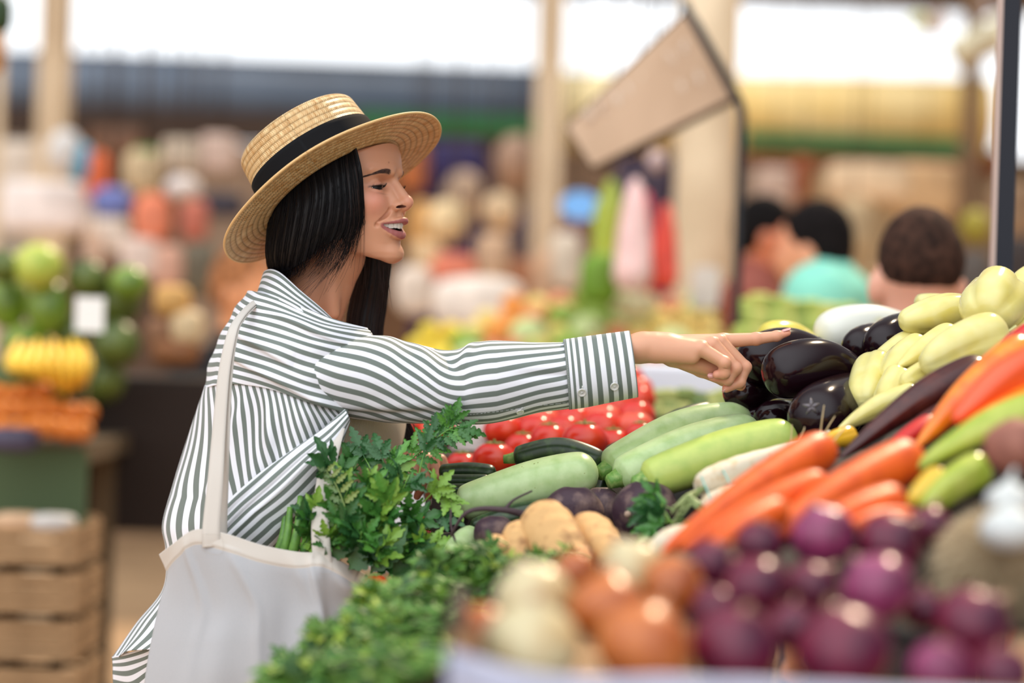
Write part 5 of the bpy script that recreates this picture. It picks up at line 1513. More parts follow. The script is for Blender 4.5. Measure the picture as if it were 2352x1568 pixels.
# ---- carrots
CP = lambda R: [(0, .0), (.008, R * .35), (.04, R * .78), (.12, R), (.35, R * .92), (.7, R * .62), (.93, R * .30), (1, R * .06)]
car = [((1908, 1022, 2.95), (1520, 1270, 2.74), 50, 'carrot highest in the row, its blunt end under the parsley root tips'),
       ((2106, 1045, 2.80), (1716, 1262, 2.60), 56, 'fattest carrot, right of the highest one'),
       ((1898, 1105, 2.74), (1560, 1262, 2.62), 40, 'carrot lying between the two big ones'),
       ((2064, 1150, 2.60), (1850, 1232, 2.50), 46, 'short stubby carrot lowest on the right'),
       ((2100, 1195, 2.58), (1930, 1215, 2.50), 30, 'small carrot end beside the stubby one'),
       ((1800, 1165, 2.62), (1580, 1300, 2.50), 36, 'lowest carrot touching the red onions')]
for i, (a, b, r, lb) in enumerate(car):
    o, p = pod('carrot', a, b, CP(r_(r, a[2])), carrot_m, lb, 'carrot', seed=i, wob=.02, mod=lambda t, th: 1 + .012 * np.sin(t * 90 + np.sin(th)), bend=(0, 0, .006))
    d = p[0] - p[10]; d /= np.linalg.norm(d); child_tube(o, 'stem', [p[0] - d * .002, p[0] + d * .006], [.007, .005], stem_g, 8)

# ---- onions
def onion(c, r, m, label, seed, name='red_onion', cat='onion'):
    lean = random.Random(seed + 50); ax = Vector((lean.uniform(-.9, .9), lean.uniform(-.9, .2), 1)).normalized()
    c3 = P3(c); R = r_(r, c[2]); n1, n2 = 30, 36
    th = np.linspace(0, math.pi, n1)[:, None]; ph = np.linspace(0, 2 * math.pi, n2, endpoint=False)[None]
    prof = np.sin(th) ** .92 * (1 + .012 * np.cos(ph * 9 + seed)); zz = np.cos(th) * .86 + .22 * np.exp(-(th / .28) ** 2) - .05 * np.exp(-((math.pi - th) / .3) ** 2) + 0 * ph
    rr_ = prof * (1 - .0 * th) * np.where(th < .35, .92, 1)
    v = np.stack([rr_ * np.cos(ph), rr_ * np.sin(ph), zz], -1).reshape(-1, 3) * R
    Q = np.array(ax.to_track_quat('Z', 'Y').to_matrix()); v = v @ Q.T
    o = mesh_obj(name, v, grid_faces(n1, n2, True), m); o.location = c3; tag(o, label, cat)
    BOT.append((c3[0], c3[1], c3[2] - R, R))
    a = np.array(ax); tip = a * R * 1.02
    v2, f2, _ = tube_geo(catmull([a * R * .93, a * R * 1.10, a * R * 1.24 + np.array([R * .06, 0, 0])], 8), np.array([.22, .15, .11, .10, .085, .08, .075, .05]) * R, 9, True, lambda t, th_: 1 + .2 * np.cos(th_ * 4 + seed))
    mesh_obj('dry_neck', v2, f2, onion_skin, o)
    v3, f3, _ = tube_geo([-a * R * .84, -a * R * .92], [.17 * R, .12 * R], 9); mesh_obj('root_end', v3, f3, hair_root, o)
    return o
reds = [((1744, 1246, 2.44), 56, 'red onion topmost on the left, against the carrots'),
        ((1892, 1230, 2.44), 76, 'shiny purple onion topmost in the middle of the heap'),
        ((2046, 1248, 2.43), 76, 'red onion topmost right of the shiny purple one'),
        ((2136, 1212, 2.50), 56, 'red onion at the back beside the green peppers'),
        ((1634, 1296, 2.40), 60, 'red onion leftmost of the heap, touching the amber onions'),
        ((1736, 1352, 2.28), 80, 'red onion second row, left'),
        ((1866, 1352, 2.33), 66, 'dark red onion in the gap below the shiny purple one'),
        ((2016, 1352, 2.26), 86, 'big plum-coloured onion in the centre right of the heap'),
        ((1690, 1486, 2.13), 104, 'large red onion front row, far left of the red ones'),
        ((1640, 1400, 2.25), 58, 'red onion wedged above the front left one'),
        ((1938, 1496, 2.12), 112, 'largest red onion, front row centre'),
        ((1822, 1440, 2.22), 62, 'small red onion between the two largest front ones'),
        ((2236, 1436, 2.20), 92, 'wine-red onion on the right below the rooty bulb'),
        ((2160, 1536, 2.08), 72, 'half hidden purple onion at the front right edge'),
        ((2120, 1400, 2.30), 52, 'dark onion in the shadow right of the plum-coloured one'),
        ((2300, 1545, 2.08), 70, 'red onion at the lower right corner')]
for i, (c, r, lb) in enumerate(reds): onion(c, r, onion_red2 if i in (1, 7, 13) else onion_red, lb, i)
yel = [((1224, 1376, 2.24), 92, onion_wh, 'pale yellow onion at the back left of the crate'),
       ((1222, 1484, 2.10), 112, onion_wh, 'whitest onion, front left with a bright shine'),
       ((1104, 1450, 2.16), 66, onion_or, 'brownish onion squeezed in the left corner of the crate'),
       ((1396, 1400, 2.20), 92, onion_or, 'amber onion behind the front amber one'),
       ((1478, 1484, 2.09), 112, onion_or, 'large amber onion front row, right of the white one'),
       ((1452, 1312, 2.36), 78, onion_wh, 'greenish white onion on top of the amber ones'),
       ((1548, 1342, 2.32), 72, onion_or, 'amber onion next to the first red onions'),
       ((1320, 1310, 2.40), 52, onion_or, 'small amber onion at the back by the herbs')]
for i, (c, r, m, lb) in enumerate(yel): onion(c, r, m, lb, i + 30, 'yellow_onion')

# ---- aubergines
def eggplant(a, b, r, label, bend=(0, 0, .01), m=egg_m, cal=True, seed=0, stem_at_b=True):
    R = r_(r, a[2]); prof = [(0, 0), (.01, R * .36), (.05, R * .74), (.14, R * .97), (.3, R * 1.02), (.55, R * .88), (.8, R * .66), (.95, R * .52), (1, R * .42)]
    o, p = pod('eggplant', a, b, prof, m, label, 'eggplant', None, bend=bend, seed=seed, wob=.012, n=40, k=56)
    if cal:
        d = p[-1] - p[-14]; d /= np.linalg.norm(d)
        child_tube(o, 'calyx', [p[-1] - d * .022, p[-1] - d * .006, p[-1] + d * .004, p[-1] + d * .012], np.array([.60, .52, .36, .16]) * R, egg_cal, 20, lambda t, th: 1 + .10 * np.cos(th * 5) * (1 - t))
        child_tube(o, 'stem', [p[-1] + d * .008, p[-1] + d * .030], [.0055, .0045], egg_cal, 8)
    return o
eggplant((1764, 866, 3.50), (2012, 888, 3.60), 63, 'long glossy black eggplant right below the fingertip', (0, 0, .026), seed=1)
eggplant((1712, 842, 3.62), (1900, 812, 3.74), 58, 'black eggplant behind the one at the fingertip, to its left', (0, 0, .016), seed=2)
eggplant((1862, 978, 3.38), (1990, 880, 3.62), 78, 'black eggplant pointing its round end forward, with a shiny star scar', (0, 0, 0), seed=3)
eggplant((1684, 890, 3.64), (1800, 950, 3.74), 48, 'dull brown-purple eggplant just under the curled fingers', (0, 0, .004), seed=4)
eggplant((1756, 968, 3.58), (1850, 940, 3.72), 44, 'small eggplant end above the pale zucchinis', (0, 0, 0), seed=5)
eggplant((1722, 962, 3.64), (1790, 930, 3.76), 30, 'smallest eggplant end in the low left gap', (0, 0, 0), seed=6)
eggplant((1958, 805, 3.68), (2070, 770, 3.84), 46, 'eggplant in front of the white one', (0, 0, .004), seed=7)
eggplant((2010, 800, 3.62), (2140, 742, 3.80), 50, 'eggplant leaning on the pale yellow peppers', (0, 0, .006), seed=8)
eggplant((1880, 770, 3.92), (2120, 760, 4.02), 52, 'white eggplant lying behind the black ones', (0, 0, .014), m=egg_w, seed=9)
eggplant((1752, 784, 3.86), (1880, 800, 3.94), 46, 'yellow-green eggplant behind the fingertip', (0, 0, .008), m=mat('aubergine_yellow', (222, 206, 84), rough=.25, coat=.3, noise=((232, 226, 160), 12, .5, .8)), seed=10, cal=False)
eggplant((1960, 960, 3.60), (2010, 860, 3.72), 60, 'black eggplant in the shade behind the yellow peppers', (0, 0, 0), seed=12)
st = MB(); c0 = P3((1864, 934, 3.325)); 
for k in range(5):
    a = k / 5 * 6.28 + .4; st.tube([c0, c0 + np.array([math.cos(a) * .006, .001, math.sin(a) * .006]), c0 + np.array([math.cos(a) * .012, .004, math.sin(a) * .012])], [.003, .0028, .001], 6)
e3 = [o for o in bpy.data.objects if o.get('label', '').startswith('black eggplant pointing')][0]
o = st.build('blossom_scar', mat('scar_grey', (96, 90, 96), rough=.3, coat=.4)); o.parent = e3; o.matrix_parent_inverse = Matrix.Translation(-e3.location)

# ---- peppers
def pepper(a, b, r, m, label, bend=(0, 0, 0), shape='long', seed=0, stem=True, name='pepper'):
    R = r_(r, a[2])
    if shape == 'bell': prof = [(0, R * .3), (.02, R * .55), (.1, R * .92), (.3, R * 1.04), (.6, R), (.85, R * .82), (.96, R * .55), (1, R * .2)]; lob = .16; nl = 4
    elif shape == 'blunt': prof = [(0, R * .3), (.03, R * .62), (.12, R * .95), (.35, R), (.65, R * .84), (.88, R * .58), (.97, R * .34), (1, R * .08)]; lob = .15; nl = 3
    else: prof = [(0, R * .3), (.03, R * .65), (.12, R), (.4, R * .9), (.75, R * .55), (.95, R * .2), (1, R * .03)]; lob = .10; nl = 3
    o, p = pod(name, a, b, prof, m, label, 'pepper', None, bend=bend, seed=seed, n=44, k=50, wob=.02,
               mod=lambda t, th: 1 + lob * (np.abs(np.cos(th * nl / 2 + seed + t * .6)) ** .7 - .6) * np.clip(t * 6 + .4, .4, 1) + .02 * np.sin(t * 14 + seed))
    if stem:
        d = p[0] - p[10]; d /= np.linalg.norm(d)
        child_tube(o, 'stem', [p[0] - d * .006, p[0] + d * .010, p[0] + d * .024 + np.array([0, 0, .004])], np.array([.55 * R * .6, .0052, .0050, .0058]) if False else np.array([R * .32, .0050, .0056]), stem_g, 9)
    return o
YP = [((2300, 668, 3.52), (2262, 735, 3.44), 70, 'bell', 'blocky pale yellow pepper topmost in the pile', (0, 0, 0)),
      ((2240, 722, 3.60), (2066, 740, 3.56), 50, 'blunt', 'pale yellow pepper lying behind, pointing left below the topmost one', (0, 0, .004)),
      ((2304, 770, 3.40), (2118, 842, 3.34), 62, 'blunt', 'biggest pale yellow pepper, front of the pile', (0, 0, .004)),
      ((2200, 772, 3.50), (2062, 842, 3.42), 38, 'long', 'slim pale pepper squeezed above the biggest one', (0, 0, .003)),
      ((2120, 800, 3.50), (2028, 872, 3.44), 46, 'blunt', 'lobed pale pepper left of the slim one', (0, 0, .003)),
      ((2110, 786, 3.58), (2012, 830, 3.55), 36, 'blunt', 'small pale pepper touching the eggplant', (0, 0, 0)),
      ((2020, 830, 3.52), (1980, 930, 3.42), 46, 'bell', 'pale yellow pepper hanging down at the left edge of the pile', (0, 0, 0)),
      ((2075, 860, 3.42), (2030, 935, 3.38), 40, 'bell', 'pale pepper in the middle, under the lobed one', (0, 0, 0)),
      ((2110, 905, 3.36), (1925, 985, 3.30), 33, 'long', 'long pale pepper lowest in the pile, beside the dark long one', (0, 0, .006)),
      ((2160, 850, 3.40), (2070, 880, 3.36), 34, 'blunt', 'pale pepper tucked below the biggest one', (0, 0, 0)),
      ((2100, 700, 3.72), (2200, 694, 3.72), 26, 'blunt', 'pale pepper edge at the back of the pile', (0, 0, 0)),
      ((2392, 640, 3.66), (2330, 680, 3.60), 44, 'bell', 'greenish pale pepper cut by the right edge, at the top', (0, 0, 0)),
      ((2400, 730, 3.52), (2318, 770, 3.46), 36, 'blunt', 'pale pepper at the right edge beside the red one', (0, 0, 0)),
      ((2260, 850, 3.34), (2200, 846, 3.36), 22, 'blunt', 'little pale pepper tip behind the dark long pepper', (0, 0, 0))]
for i, (a, b, r, sh, lb, bd_) in enumerate(YP): pepper(a, b, r, pep_y, lb, bd_, sh, seed=i * 1.7, stem=i in (2, 4, 8, 9))
pepper((1960, 1000, 3.26), (1895, 1012, 3.22), 24, mat('pepper_golden', (238, 180, 40), rough=.2, coat=.4), 'golden yellow pepper tip above the highest carrot', (0, 0, 0), 'blunt', 3, False)
pepper((2270, 838, 3.24), (1930, 1052, 3.10), 42, pep_b, 'long dark maroon pepper with pale wrinkles, slanting down left', (0, 0, .012), 'long', 2)
pepper((2190, 940, 3.12), (1990, 1085, 3.02), 32, pep_b, 'second maroon pepper under the long wrinkled one', (0, 0, .004), 'long', 4, False)
pepper((2160, 970, 3.10), (2010, 1060, 3.00), 30, pep_r, 'dark red pepper between the maroon ones', (0, 0, .004), 'long', 5, False)
pepper((2400, 760, 3.24), (2275, 850, 3.20), 46, pep_r, 'red pepper at the right edge above the orange ones', (0, 0, 0), 'blunt', 1, False)
pepper((2370, 800, 3.06), (2100, 1030, 2.92), 50, pep_o, 'long orange pepper slanting down beside the maroon one', (0, 0, .010), 'long', 6, False)
pepper((2400, 820, 2.96), (2190, 970, 2.90), 46, pep_ro, 'scarlet pepper on top of the orange ones', (0, 0, .008), 'blunt', 7, False)
pepper((2420, 900, 2.94), (2120, 1060, 2.84), 44, pep_o, 'orange pepper under the scarlet one', (0, 0, .004), 'long', 8, False)
pepper((2400, 930, 2.80), (2092, 1082, 2.76), 42, pep_g, 'long lime green pepper right of the carrots', (0, 0, .008), 'long', 9, False)
pepper((2262, 1066, 2.74), (2116, 1172, 2.68), 42, pep_g, 'short lime green pepper below the long one', (0, 0, .004), 'blunt', 10)
pepper((2170, 1086, 2.72), (2088, 1156, 2.70), 30, mat('pepper_amber', (226, 186, 50), rough=.25, coat=.3), 'yellow pepper between the carrots and the lime peppers', (0, 0, 0), 'blunt', 11, False)
round_veg('sweet_potato', (2335, 1028, 2.60), 74, mat('sweet_potato_skin', (150, 96, 80), rough=.7, noise=((122, 72, 60), 30, .4, .7)), 'brown sweet potato at the right edge', 'potato', sq=(1, 1, .9), seed=4)
# garlic and the rooty bulb
gm = mat('garlic_white', (206, 210, 208), rough=.6)
for c, r, lb in (((2318, 1150, 2.40), 46, 'white garlic bulb upper of two on the rooty bulb'), ((2320, 1216, 2.34), 58, 'white garlic bulb lower of two on the rooty bulb')):
    o, c3, R = round_veg('garlic_bulb', c, r, gm, lb, 'garlic', sq=(1.1, 1, .8), seed=7, lump=.02, tip=lambda th, ph: 1 + .05 * np.abs(np.cos(ph * 4)) + .35 * np.exp(-(th / .25) ** 2))
    v, f, _ = tube_geo([(0, 0, R * .8), (R * .1, 0, R * 1.25), (R * .25, 0, R * 1.6)], [R * .22, R * .14, R * .1], 8); mesh_obj('neck', v, f, gm, o)
bulb_m = mat('root_fibre', (196, 176, 142), rough=.9)
o, c3, R = round_veg('celeriac', (2290, 1300, 2.42), 120, mat('celeriac_skin', (160, 136, 104), rough=.9, bump=(.6, 60, .004)), 'rooty beige celeriac bulb covered in fine rootlets at the right edge', 'celeriac', seed=9, lump=.10)
rg = random.Random(77); mb = MB()
for i in range(2600):
    d = np.array([rg.gauss(0, 1), rg.gauss(0, 1) - .6, rg.gauss(0, 1)]); d /= np.linalg.norm(d)
    p = d * R * .98; L_ = rg.uniform(.008, .024); s_ = np.array([rg.uniform(-.4, .4), rg.uniform(-.3, .3), rg.uniform(-.9, -.1)])
    mb.tube([p, p + d * L_ * .5 + s_ * L_ * .2, p + d * L_ * .8 + s_ * L_ * .8], [.0007, .0005, .0002], 3, False)
mb.build('rootlet', bulb_m, o)['kind'] = 'stuff'

# ---- herbs in front
herb_m = mat('parsley_leaf', (84, 132, 56), rough=.5, spec=.4, vcol=True)
HG = [lin(c) for c in ((86, 128, 46), (66, 108, 42), (112, 150, 52), (148, 170, 60), (52, 88, 42), (96, 134, 66))]
bunches = [((1160, 1292, 3.12), (970, 1330, 3.08), 52, 'parsley bunch highest, against the tan parsnips'),
           ((1340, 1306, 3.06), (1140, 1318, 3.02), 34, 'thin parsley bunch between parsnips and yellow onions'),
           ((1090, 1385, 2.98), (840, 1400, 2.98), 66, 'parsley bunch in the middle, left of the onion crate'),
           ((1060, 1460, 2.84), (740, 1480, 2.88), 74, 'parsley bunch lying across the corner of the tote bag'),
           ((1050, 1540, 2.70), (630, 1590, 2.76), 80, 'parsley bunch nearest the camera, at the bottom'),
           ((1000, 1560, 2.86), (670, 1545, 2.90), 52, 'parsley bunch at the lower left, trailing over the edge'),
           ((1035, 1590, 2.52), (840, 1610, 2.56), 72, 'parsley bunch at the foot of the onion crate corner')]
for i, (a, b, r, lb) in enumerate(bunches):
    A, B = P3(a), P3(b); ax = B - A; L_ = np.linalg.norm(ax); ax /= L_; R = r_(r, a[2])
    e = empty('parsley_bunch', tuple((A + B) / 2 - np.array([0, 0, R * .6]))); tag(e, lb, 'parsley')
    bpy.context.view_layer.update(); rg = random.Random(100 + i); lf, sm = MB(), MB()
    BOT.append((A[0], A[1], A[2] - R, R)); BOT.append((B[0], B[1], B[2] - R, R)); BOT.append(((A + B)[0] / 2, (A + B)[1] / 2, (A + B)[2] / 2 - R, R))
    for k in range(int(330 * (L_ / .16))):
        t = rg.uniform(-.03, 1.05); an = rg.uniform(0, 6.28); q_ = R * math.sqrt(rg.random()) * (1.05 if t < .9 else .8) * (1 - .25 * max(t - .6, 0))
        p = A + ax * L_ * t + np.array([0, math.cos(an) * q_ * .9, math.sin(an) * q_ * .85])
        d = ax * rg.uniform(.1, 1) + np.array([rg.gauss(0, .5), rg.gauss(-.2, .5), rg.gauss(.15, .5)])
        compound(lf, p, d, np.array([rg.uniform(-.5, .5), -.7, 1]), rg.uniform(.016, .030), rg, HG[rg.choice([0, 0, 1, 1, 2, 3, 4, 5])], 2, .45, 3)
    for k in range(46):
        q_ = R * .85; o_ = np.array([0, rg.uniform(-1, 1) * q_, rg.uniform(-.7, 1) * q_]); t0 = rg.uniform(-.1, .5); t1 = t0 + rg.uniform(.3, .6)
        sm.tube(catmull([A + ax * L_ * t0 + o_, A + ax * L_ * (t0 + t1) / 2 + o_ * 1.15 + (0, 0, .006), A + ax * L_ * t1 + o_ * rg.uniform(.5, 1.2)], 7), .0013, 4, False)
    for mm_, nm, mt in ((lf, 'foliage', herb_m), (sm, 'stem', stalk_m)):
        o = mm_.build(nm, mt); o.parent = e; o.matrix_parent_inverse = Matrix.Translation(-e.location)

# ---- tomatoes behind
rg = random.Random(3)
def tomato(c, r, m, label, group=None, seed=0, stem=True, res=(18, 26)):
    o, c3, R = round_veg('tomato', c, r, m, label, 'tomato', group, sq=(1.05, 1.05, .88), seed=seed, lump=.0, res=res,
                         tip=lambda th, ph: 1 + .03 * np.cos(ph * 5) * np.sin(th) - .16 * np.exp(-(th / .3) ** 2))
    if stem:
        s1 = MB()
        for k in range(5):
            a = k / 5 * 6.28 + seed; s1.tube([(0, 0, R * .76), (math.cos(a) * R * .25, math.sin(a) * R * .25, R * .82), (math.cos(a) * R * .5, math.sin(a) * R * .5, R * .80)], [.003, .0024, .0008], 5)
        s1.tube([(0, 0, R * .74), (0, 0, R * 1.0)], .002, 5)
        s1.build('calyx', stem_g, o)
    return o
TF = [((1134, 1058, 3.90), 50, 'glossy tomato in front, left of the dark zucchini'), ((1342, 1014, 3.92), 52, 'glossy tomato in front, right of the dark zucchini arch'),
      ((1262, 1010, 4.00), 44, 'tomato half hidden left of the glossy right one'), ((1062, 1072, 3.96), 40, 'tomato low behind the fingers of the left hand'),
      ((1408, 1020, 4.02), 42, 'tomato between the glossy one and the dark zucchini'), ((1200, 1030, 4.02), 42, 'tomato between the two glossy front ones'),
      ((1470, 1000, 4.02), 36, 'orange-red tomato peeping over the dark zucchini')]
for i, (c, r, lb) in enumerate(TF): tomato(c, r, tom_m, lb, 'tomatoes heaped behind the zucchini', i)
i = 20
ORD = ['first', 'second', 'third', 'fourth', 'fifth', 'sixth', 'seventh', 'eighth', 'ninth', 'tenth', 'eleventh', 'twelfth', 'thirteenth', 'fourteenth', 'fifteenth', 'sixteenth', 'seventeenth', 'eighteenth', 'nineteenth', 'twentieth'] + ['far right'] * 20
ROWN = ['nearest', 'second nearest', 'third', 'fourth', 'second farthest', 'farthest']
for ri_, (d, y0) in enumerate(((4.14, 985), (4.28, 962), (4.42, 940), (4.58, 918), (4.74, 898), (4.92, 880))):
    k_in = 0
    for px in np.arange(930 + rg.uniform(0, 30), 1475, 74 * 4.1 / d):
        if 1030 < px < 1135 and d < 4.4: continue
        i += 1; k_in += 1; tomato((px + rg.uniform(-8, 8), y0 + rg.uniform(-8, 8), d + rg.uniform(-.02, .02)), 46 * 4.1 / d * rg.uniform(.9, 1.08), tom_m if rg.random() < .72 else tom_p,
                       '%s tomato from the left in the %s blurred row under the pointing arm' % (ORD[k_in - 1], ROWN[ri_]), 'tomatoes heaped behind the zucchini', i, False)
for c, r, lb in (((965, 1205, 3.62), 40, 'red tomato in the shade beside the dark crate edge'), ((985, 1245, 3.58), 36, 'red tomato lower in the shade beside the herbs'), ((862, 1345, 3.30), 30, 'red tomato end poking out by the bag rim'), ((950, 1268, 3.60), 30, 'red tomato deepest in the gap by the celery')):
    tomato(c, r, tom_m, lb, seed=int(c[0]))
def card(c, w, h, label, stick=True, rot=0.0, name='price_card', sl=.10):
    c3 = P3(c); e = empty(name, tuple(c3 - np.array([0, 0, r_(h / 2, c[2])]))); tag(e, label, 'price card')
    bpy.context.view_layer.update()
    s1 = MB(); s1.box(c3, (r_(w, c[2]), .002, r_(h, c[2])), Matrix.Rotation(rot, 3, 'Y')); o = s1.build('card', card_m, None, False); o.parent = e; o.matrix_parent_inverse = Matrix.Translation(-e.location)
    if stick:
        s1 = MB(); s1.tube([c3 - np.array([0, -.003, r_(h / 2, c[2]) + sl]), c3 + np.array([0, .003, 0])], .002, 6); o = s1.build('stick', wood_m); o.parent = e; o.matrix_parent_inverse = Matrix.Translation(-e.location)
    return e
card((1086, 1000, 4.15), 104, 66, 'blank white price card standing among the tomatoes')

# ---- crate of onions with its liner, crate by the hand, sloping bed and legs
crate = empty('onion_crate', tuple(W(1700, 1600, 2.1))); tag(crate, 'wooden crate holding the yellow and red onions', 'crate')
bpy.context.view_layer.update()
def part(mb_, name, m, root, smooth=False):
    o = mb_.build(name, m, None, smooth); o.parent = root; o.matrix_parent_inverse = Matrix.Translation(-root.location); return o
xl, xr = W(1046, 1500, 2.1)[0], W(1046, 1500, 2.1)[0] + .72
zt_ = W(1100, 1545, 2.02)[2]
s1 = MB(); 
for k in range(2): s1.box(((xl + xr) / 2, 2.005, zt_ - .03 - k * .075), (xr - xl, .012, .062))
part(s1, 'front_board', wood_m, crate)
s1 = MB()
for k in range(2): s1.box((xl, 2.16, zt_ + .01 - k * .075), (.012, .31, .065))
part(s1, 'side_board', wood_d, crate)
s1 = MB(); s1.box(((xl + xr) / 2, 2.17, zt_ - .15), (xr - xl, .32, .010)); part(s1, 'base_board', wood_m, crate)
for x_ in (xl + .008, xr - .008):
    s1 = MB(); s1.box((x_, 2.013, zt_ - .06), (.025, .025, .19)); part(s1, 'corner_post', wood_m, crate)
ln = []
nx_ = 120
for i_ in range(nx_):
    u = i_ / (nx_ - 1); x_ = xl - .004 + (xr - xl + .02) * u
    edge_z = W(1046, np.interp(u, [0, .06, .12, .25, .45, .7, 1], [1492, 1528, 1550, 1540, 1548, 1560, 1566]), 2.0)[2]
    wv = .004 * math.sin(u * 60) + .003 * math.sin(u * 23)
    ln.append([(x_, 2.05 + wv, edge_z - .03), (x_, 2.012 + wv, edge_z - .004), (x_, 1.996 + wv, edge_z + .001), (x_, 1.984 + wv * .6, edge_z - .006), (x_, 1.980 + wv, edge_z - .05), (x_, 1.982 + wv * 1.5, edge_z - .11)])
lg = catmull(np.array(ln).transpose(1, 0, 2), 30)
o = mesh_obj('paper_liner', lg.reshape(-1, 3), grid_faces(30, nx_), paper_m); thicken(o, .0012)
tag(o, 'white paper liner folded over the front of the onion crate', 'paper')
# dark crate edges near the left hand
c2 = empty('produce_crate', tuple(W(1010, 1230, 3.55))); tag(c2, 'dark slatted crate edge beside the left hand', 'crate'); bpy.context.view_layer.update()
A = P3((1005, 1240, 3.52)); s1 = MB()
for k in range(3): s1.box(A + np.array([.0, .16, .045 - .05 * k]), (.012, .34, .036))
part(s1, 'side_board', wood_d, c2)
s1 = MB(); s1.box(A + np.array([.002, -.012, -.01]), (.022, .022, .15)); part(s1, 'corner_post', wood_d, c2)
# bed: a sloping board surface that stays under everything piled on it
stall = empty('market_stall', (.55, 3.3, 0)); tag(stall, 'wooden market stall with a sloping display bed under the vegetables', 'stall'); bpy.context.view_layer.update()
B_ = np.array(BOT); gx = np.linspace(-.16, 1.45, 80); gy = np.linspace(2.34, 5.05, 100); GX, GY = np.meshgrid(gx, gy, indexing='ij')
base_ = np.interp(GY, [2.0, 2.35, 3.2, 3.9, 5.0], [.86, .88, .93, .98, 1.10]) + .0 * GX
dd = np.sqrt((GX[..., None] - B_[:, 0]) ** 2 + (GY[..., None] - B_[:, 1]) ** 2)
w_ = 1 / (dd ** 2 + .0008) ** 2
zi = (w_ * B_[:, 2]).sum(-1) / w_.sum(-1)
far_ = np.clip((dd.min(-1) - .08) / .25, 0, 1)
Z = (zi - .012) * (1 - far_) + base_ * far_
lim = np.where(dd < B_[:, 3] * 1.3 + .02, B_[:, 2] - .004, 9).min(-1); Z = np.minimum(Z, lim)
for _ in range(3):
    Z2 = Z.copy(); Z2[1:-1, 1:-1] = (Z[1:-1, 1:-1] * 2 + Z[:-2, 1:-1] + Z[2:, 1:-1] + Z[1:-1, :-2] + Z[1:-1, 2:]) / 6; Z = np.minimum(Z2, lim)
# left rim follows the bag side: bed ends where the woman stands
xedge = np.interp(GY, [2.0, 2.55, 3.0, 3.4, 3.6, 3.9, 5.05], [-.10, -.16, -.13, -.10, -.10, -.14, -.16])
VX = np.maximum(GX, xedge)
VY = np.minimum(GY, np.interp(GX, [.34, .46], [5.05, 4.28])); bedv = np.stack([VX, VY, Z], -1).reshape(-1, 3)
bed = mesh_obj('display_bed', bedv, grid_faces(80, 100), mat('bed_cloth', (52, 46, 40), rough=.9, noise=((30, 28, 26), 14, .3, .7)))
bed.parent = stall; bed.matrix_parent_inverse = Matrix.Translation(-stall.location)
s1 = MB(); s1.box((.715, 2.0 - .006, .745), (1.53, .02, .16)); s1.box((-.115, 2.9, .76), (.02, 1.8, .14)); part(s1, 'apron', wood_m, stall)
s1 = MB(); s1.box((.66, 2.18, zt_ - .168), (1.42, .34, .022)); part(s1, 'front_shelf', wood_m, stall)
for x_, y_ in ((-.08, 2.04), (1.4, 2.04), (-.08, 4.9), (1.4, 4.2), (-.08, 3.4), (1.4, 3.4)):
    s1 = MB(); s1.box((x_, y_, .40), (.05, .05, .80)); part(s1, 'leg', wood_m, stall)
# ================================================================= BEYOND THE STALL
def ball(name, c, w, h, col, label, cat, group=None, sq=1.0, kind='ball', seed=0, d_sq=1.0, m=None):
    """rounded thing w x h pixels at c=(px,py,d)"""
    c3 = P3(c); a, b = pxlen(w / 2, c[2]), pxlen(h / 2, c[2]); n1, n2 = 14, 20
    th = np.linspace(0, math.pi, n1)[:, None]; ph = np.linspace(0, 2 * math.pi, n2, endpoint=False)[None]
    st, ct = np.sin(th), np.cos(th); e = {'ball': 1.0, 'sack': .6, 'box': .35}[kind]
    f = lambda v, p: np.sign(v) * np.abs(v) ** p
    v = np.stack([a * f(st, e) * f(np.cos(ph), e), a * d_sq * f(st, e) * f(np.sin(ph), e), b * f(ct, e) + 0 * ph], -1).reshape(-1, 3)
    if kind == 'sack': v = v * (1 + .06 * vnoise(v * 14 + seed, seed)[:, None])
    if m is None:
        key = 'tone_%d_%d_%d' % tuple(col); m = bpy.data.materials.get(key) or mat(key, col, rough=.6, noise=(tuple(int(x * .86) for x in col), 9, .4, .7))
    o = mesh_obj(name, v, grid_faces(n1, n2, True), m); o.location = c3; tag(o, label, cat, group); return o
def leg_table(name, x0, x1, y_top, d, depth, m, label, cloth=None, ch=.56, li=.06):
    A, B = W(x0, y_top, d), W(x1, y_top, d); zt = min(A[2], B[2]); e = empty(name, ((A[0] + B[0]) / 2, d, 0)); tag(e, label, 'stall'); bpy.context.view_layer.update()
    adopt(boxobj('table_top', ((A[0] + B[0]) / 2, d + depth / 2, zt - .03), (B[0] - A[0], depth, .05), m), e)
    for sx in (A[0] + li, B[0] - .06):
        for sy in (d + .06, d + depth - .06): adopt(boxobj('leg', (sx, sy, (zt - .05) / 2), (.06, .06, zt - .05), m), e)
    if cloth is not None: adopt(boxobj('cloth', ((A[0] + B[0]) / 2, d - .012, zt - ch / 2 - .02), (B[0] - A[0], .02, ch), cloth), e)
    return e, zt
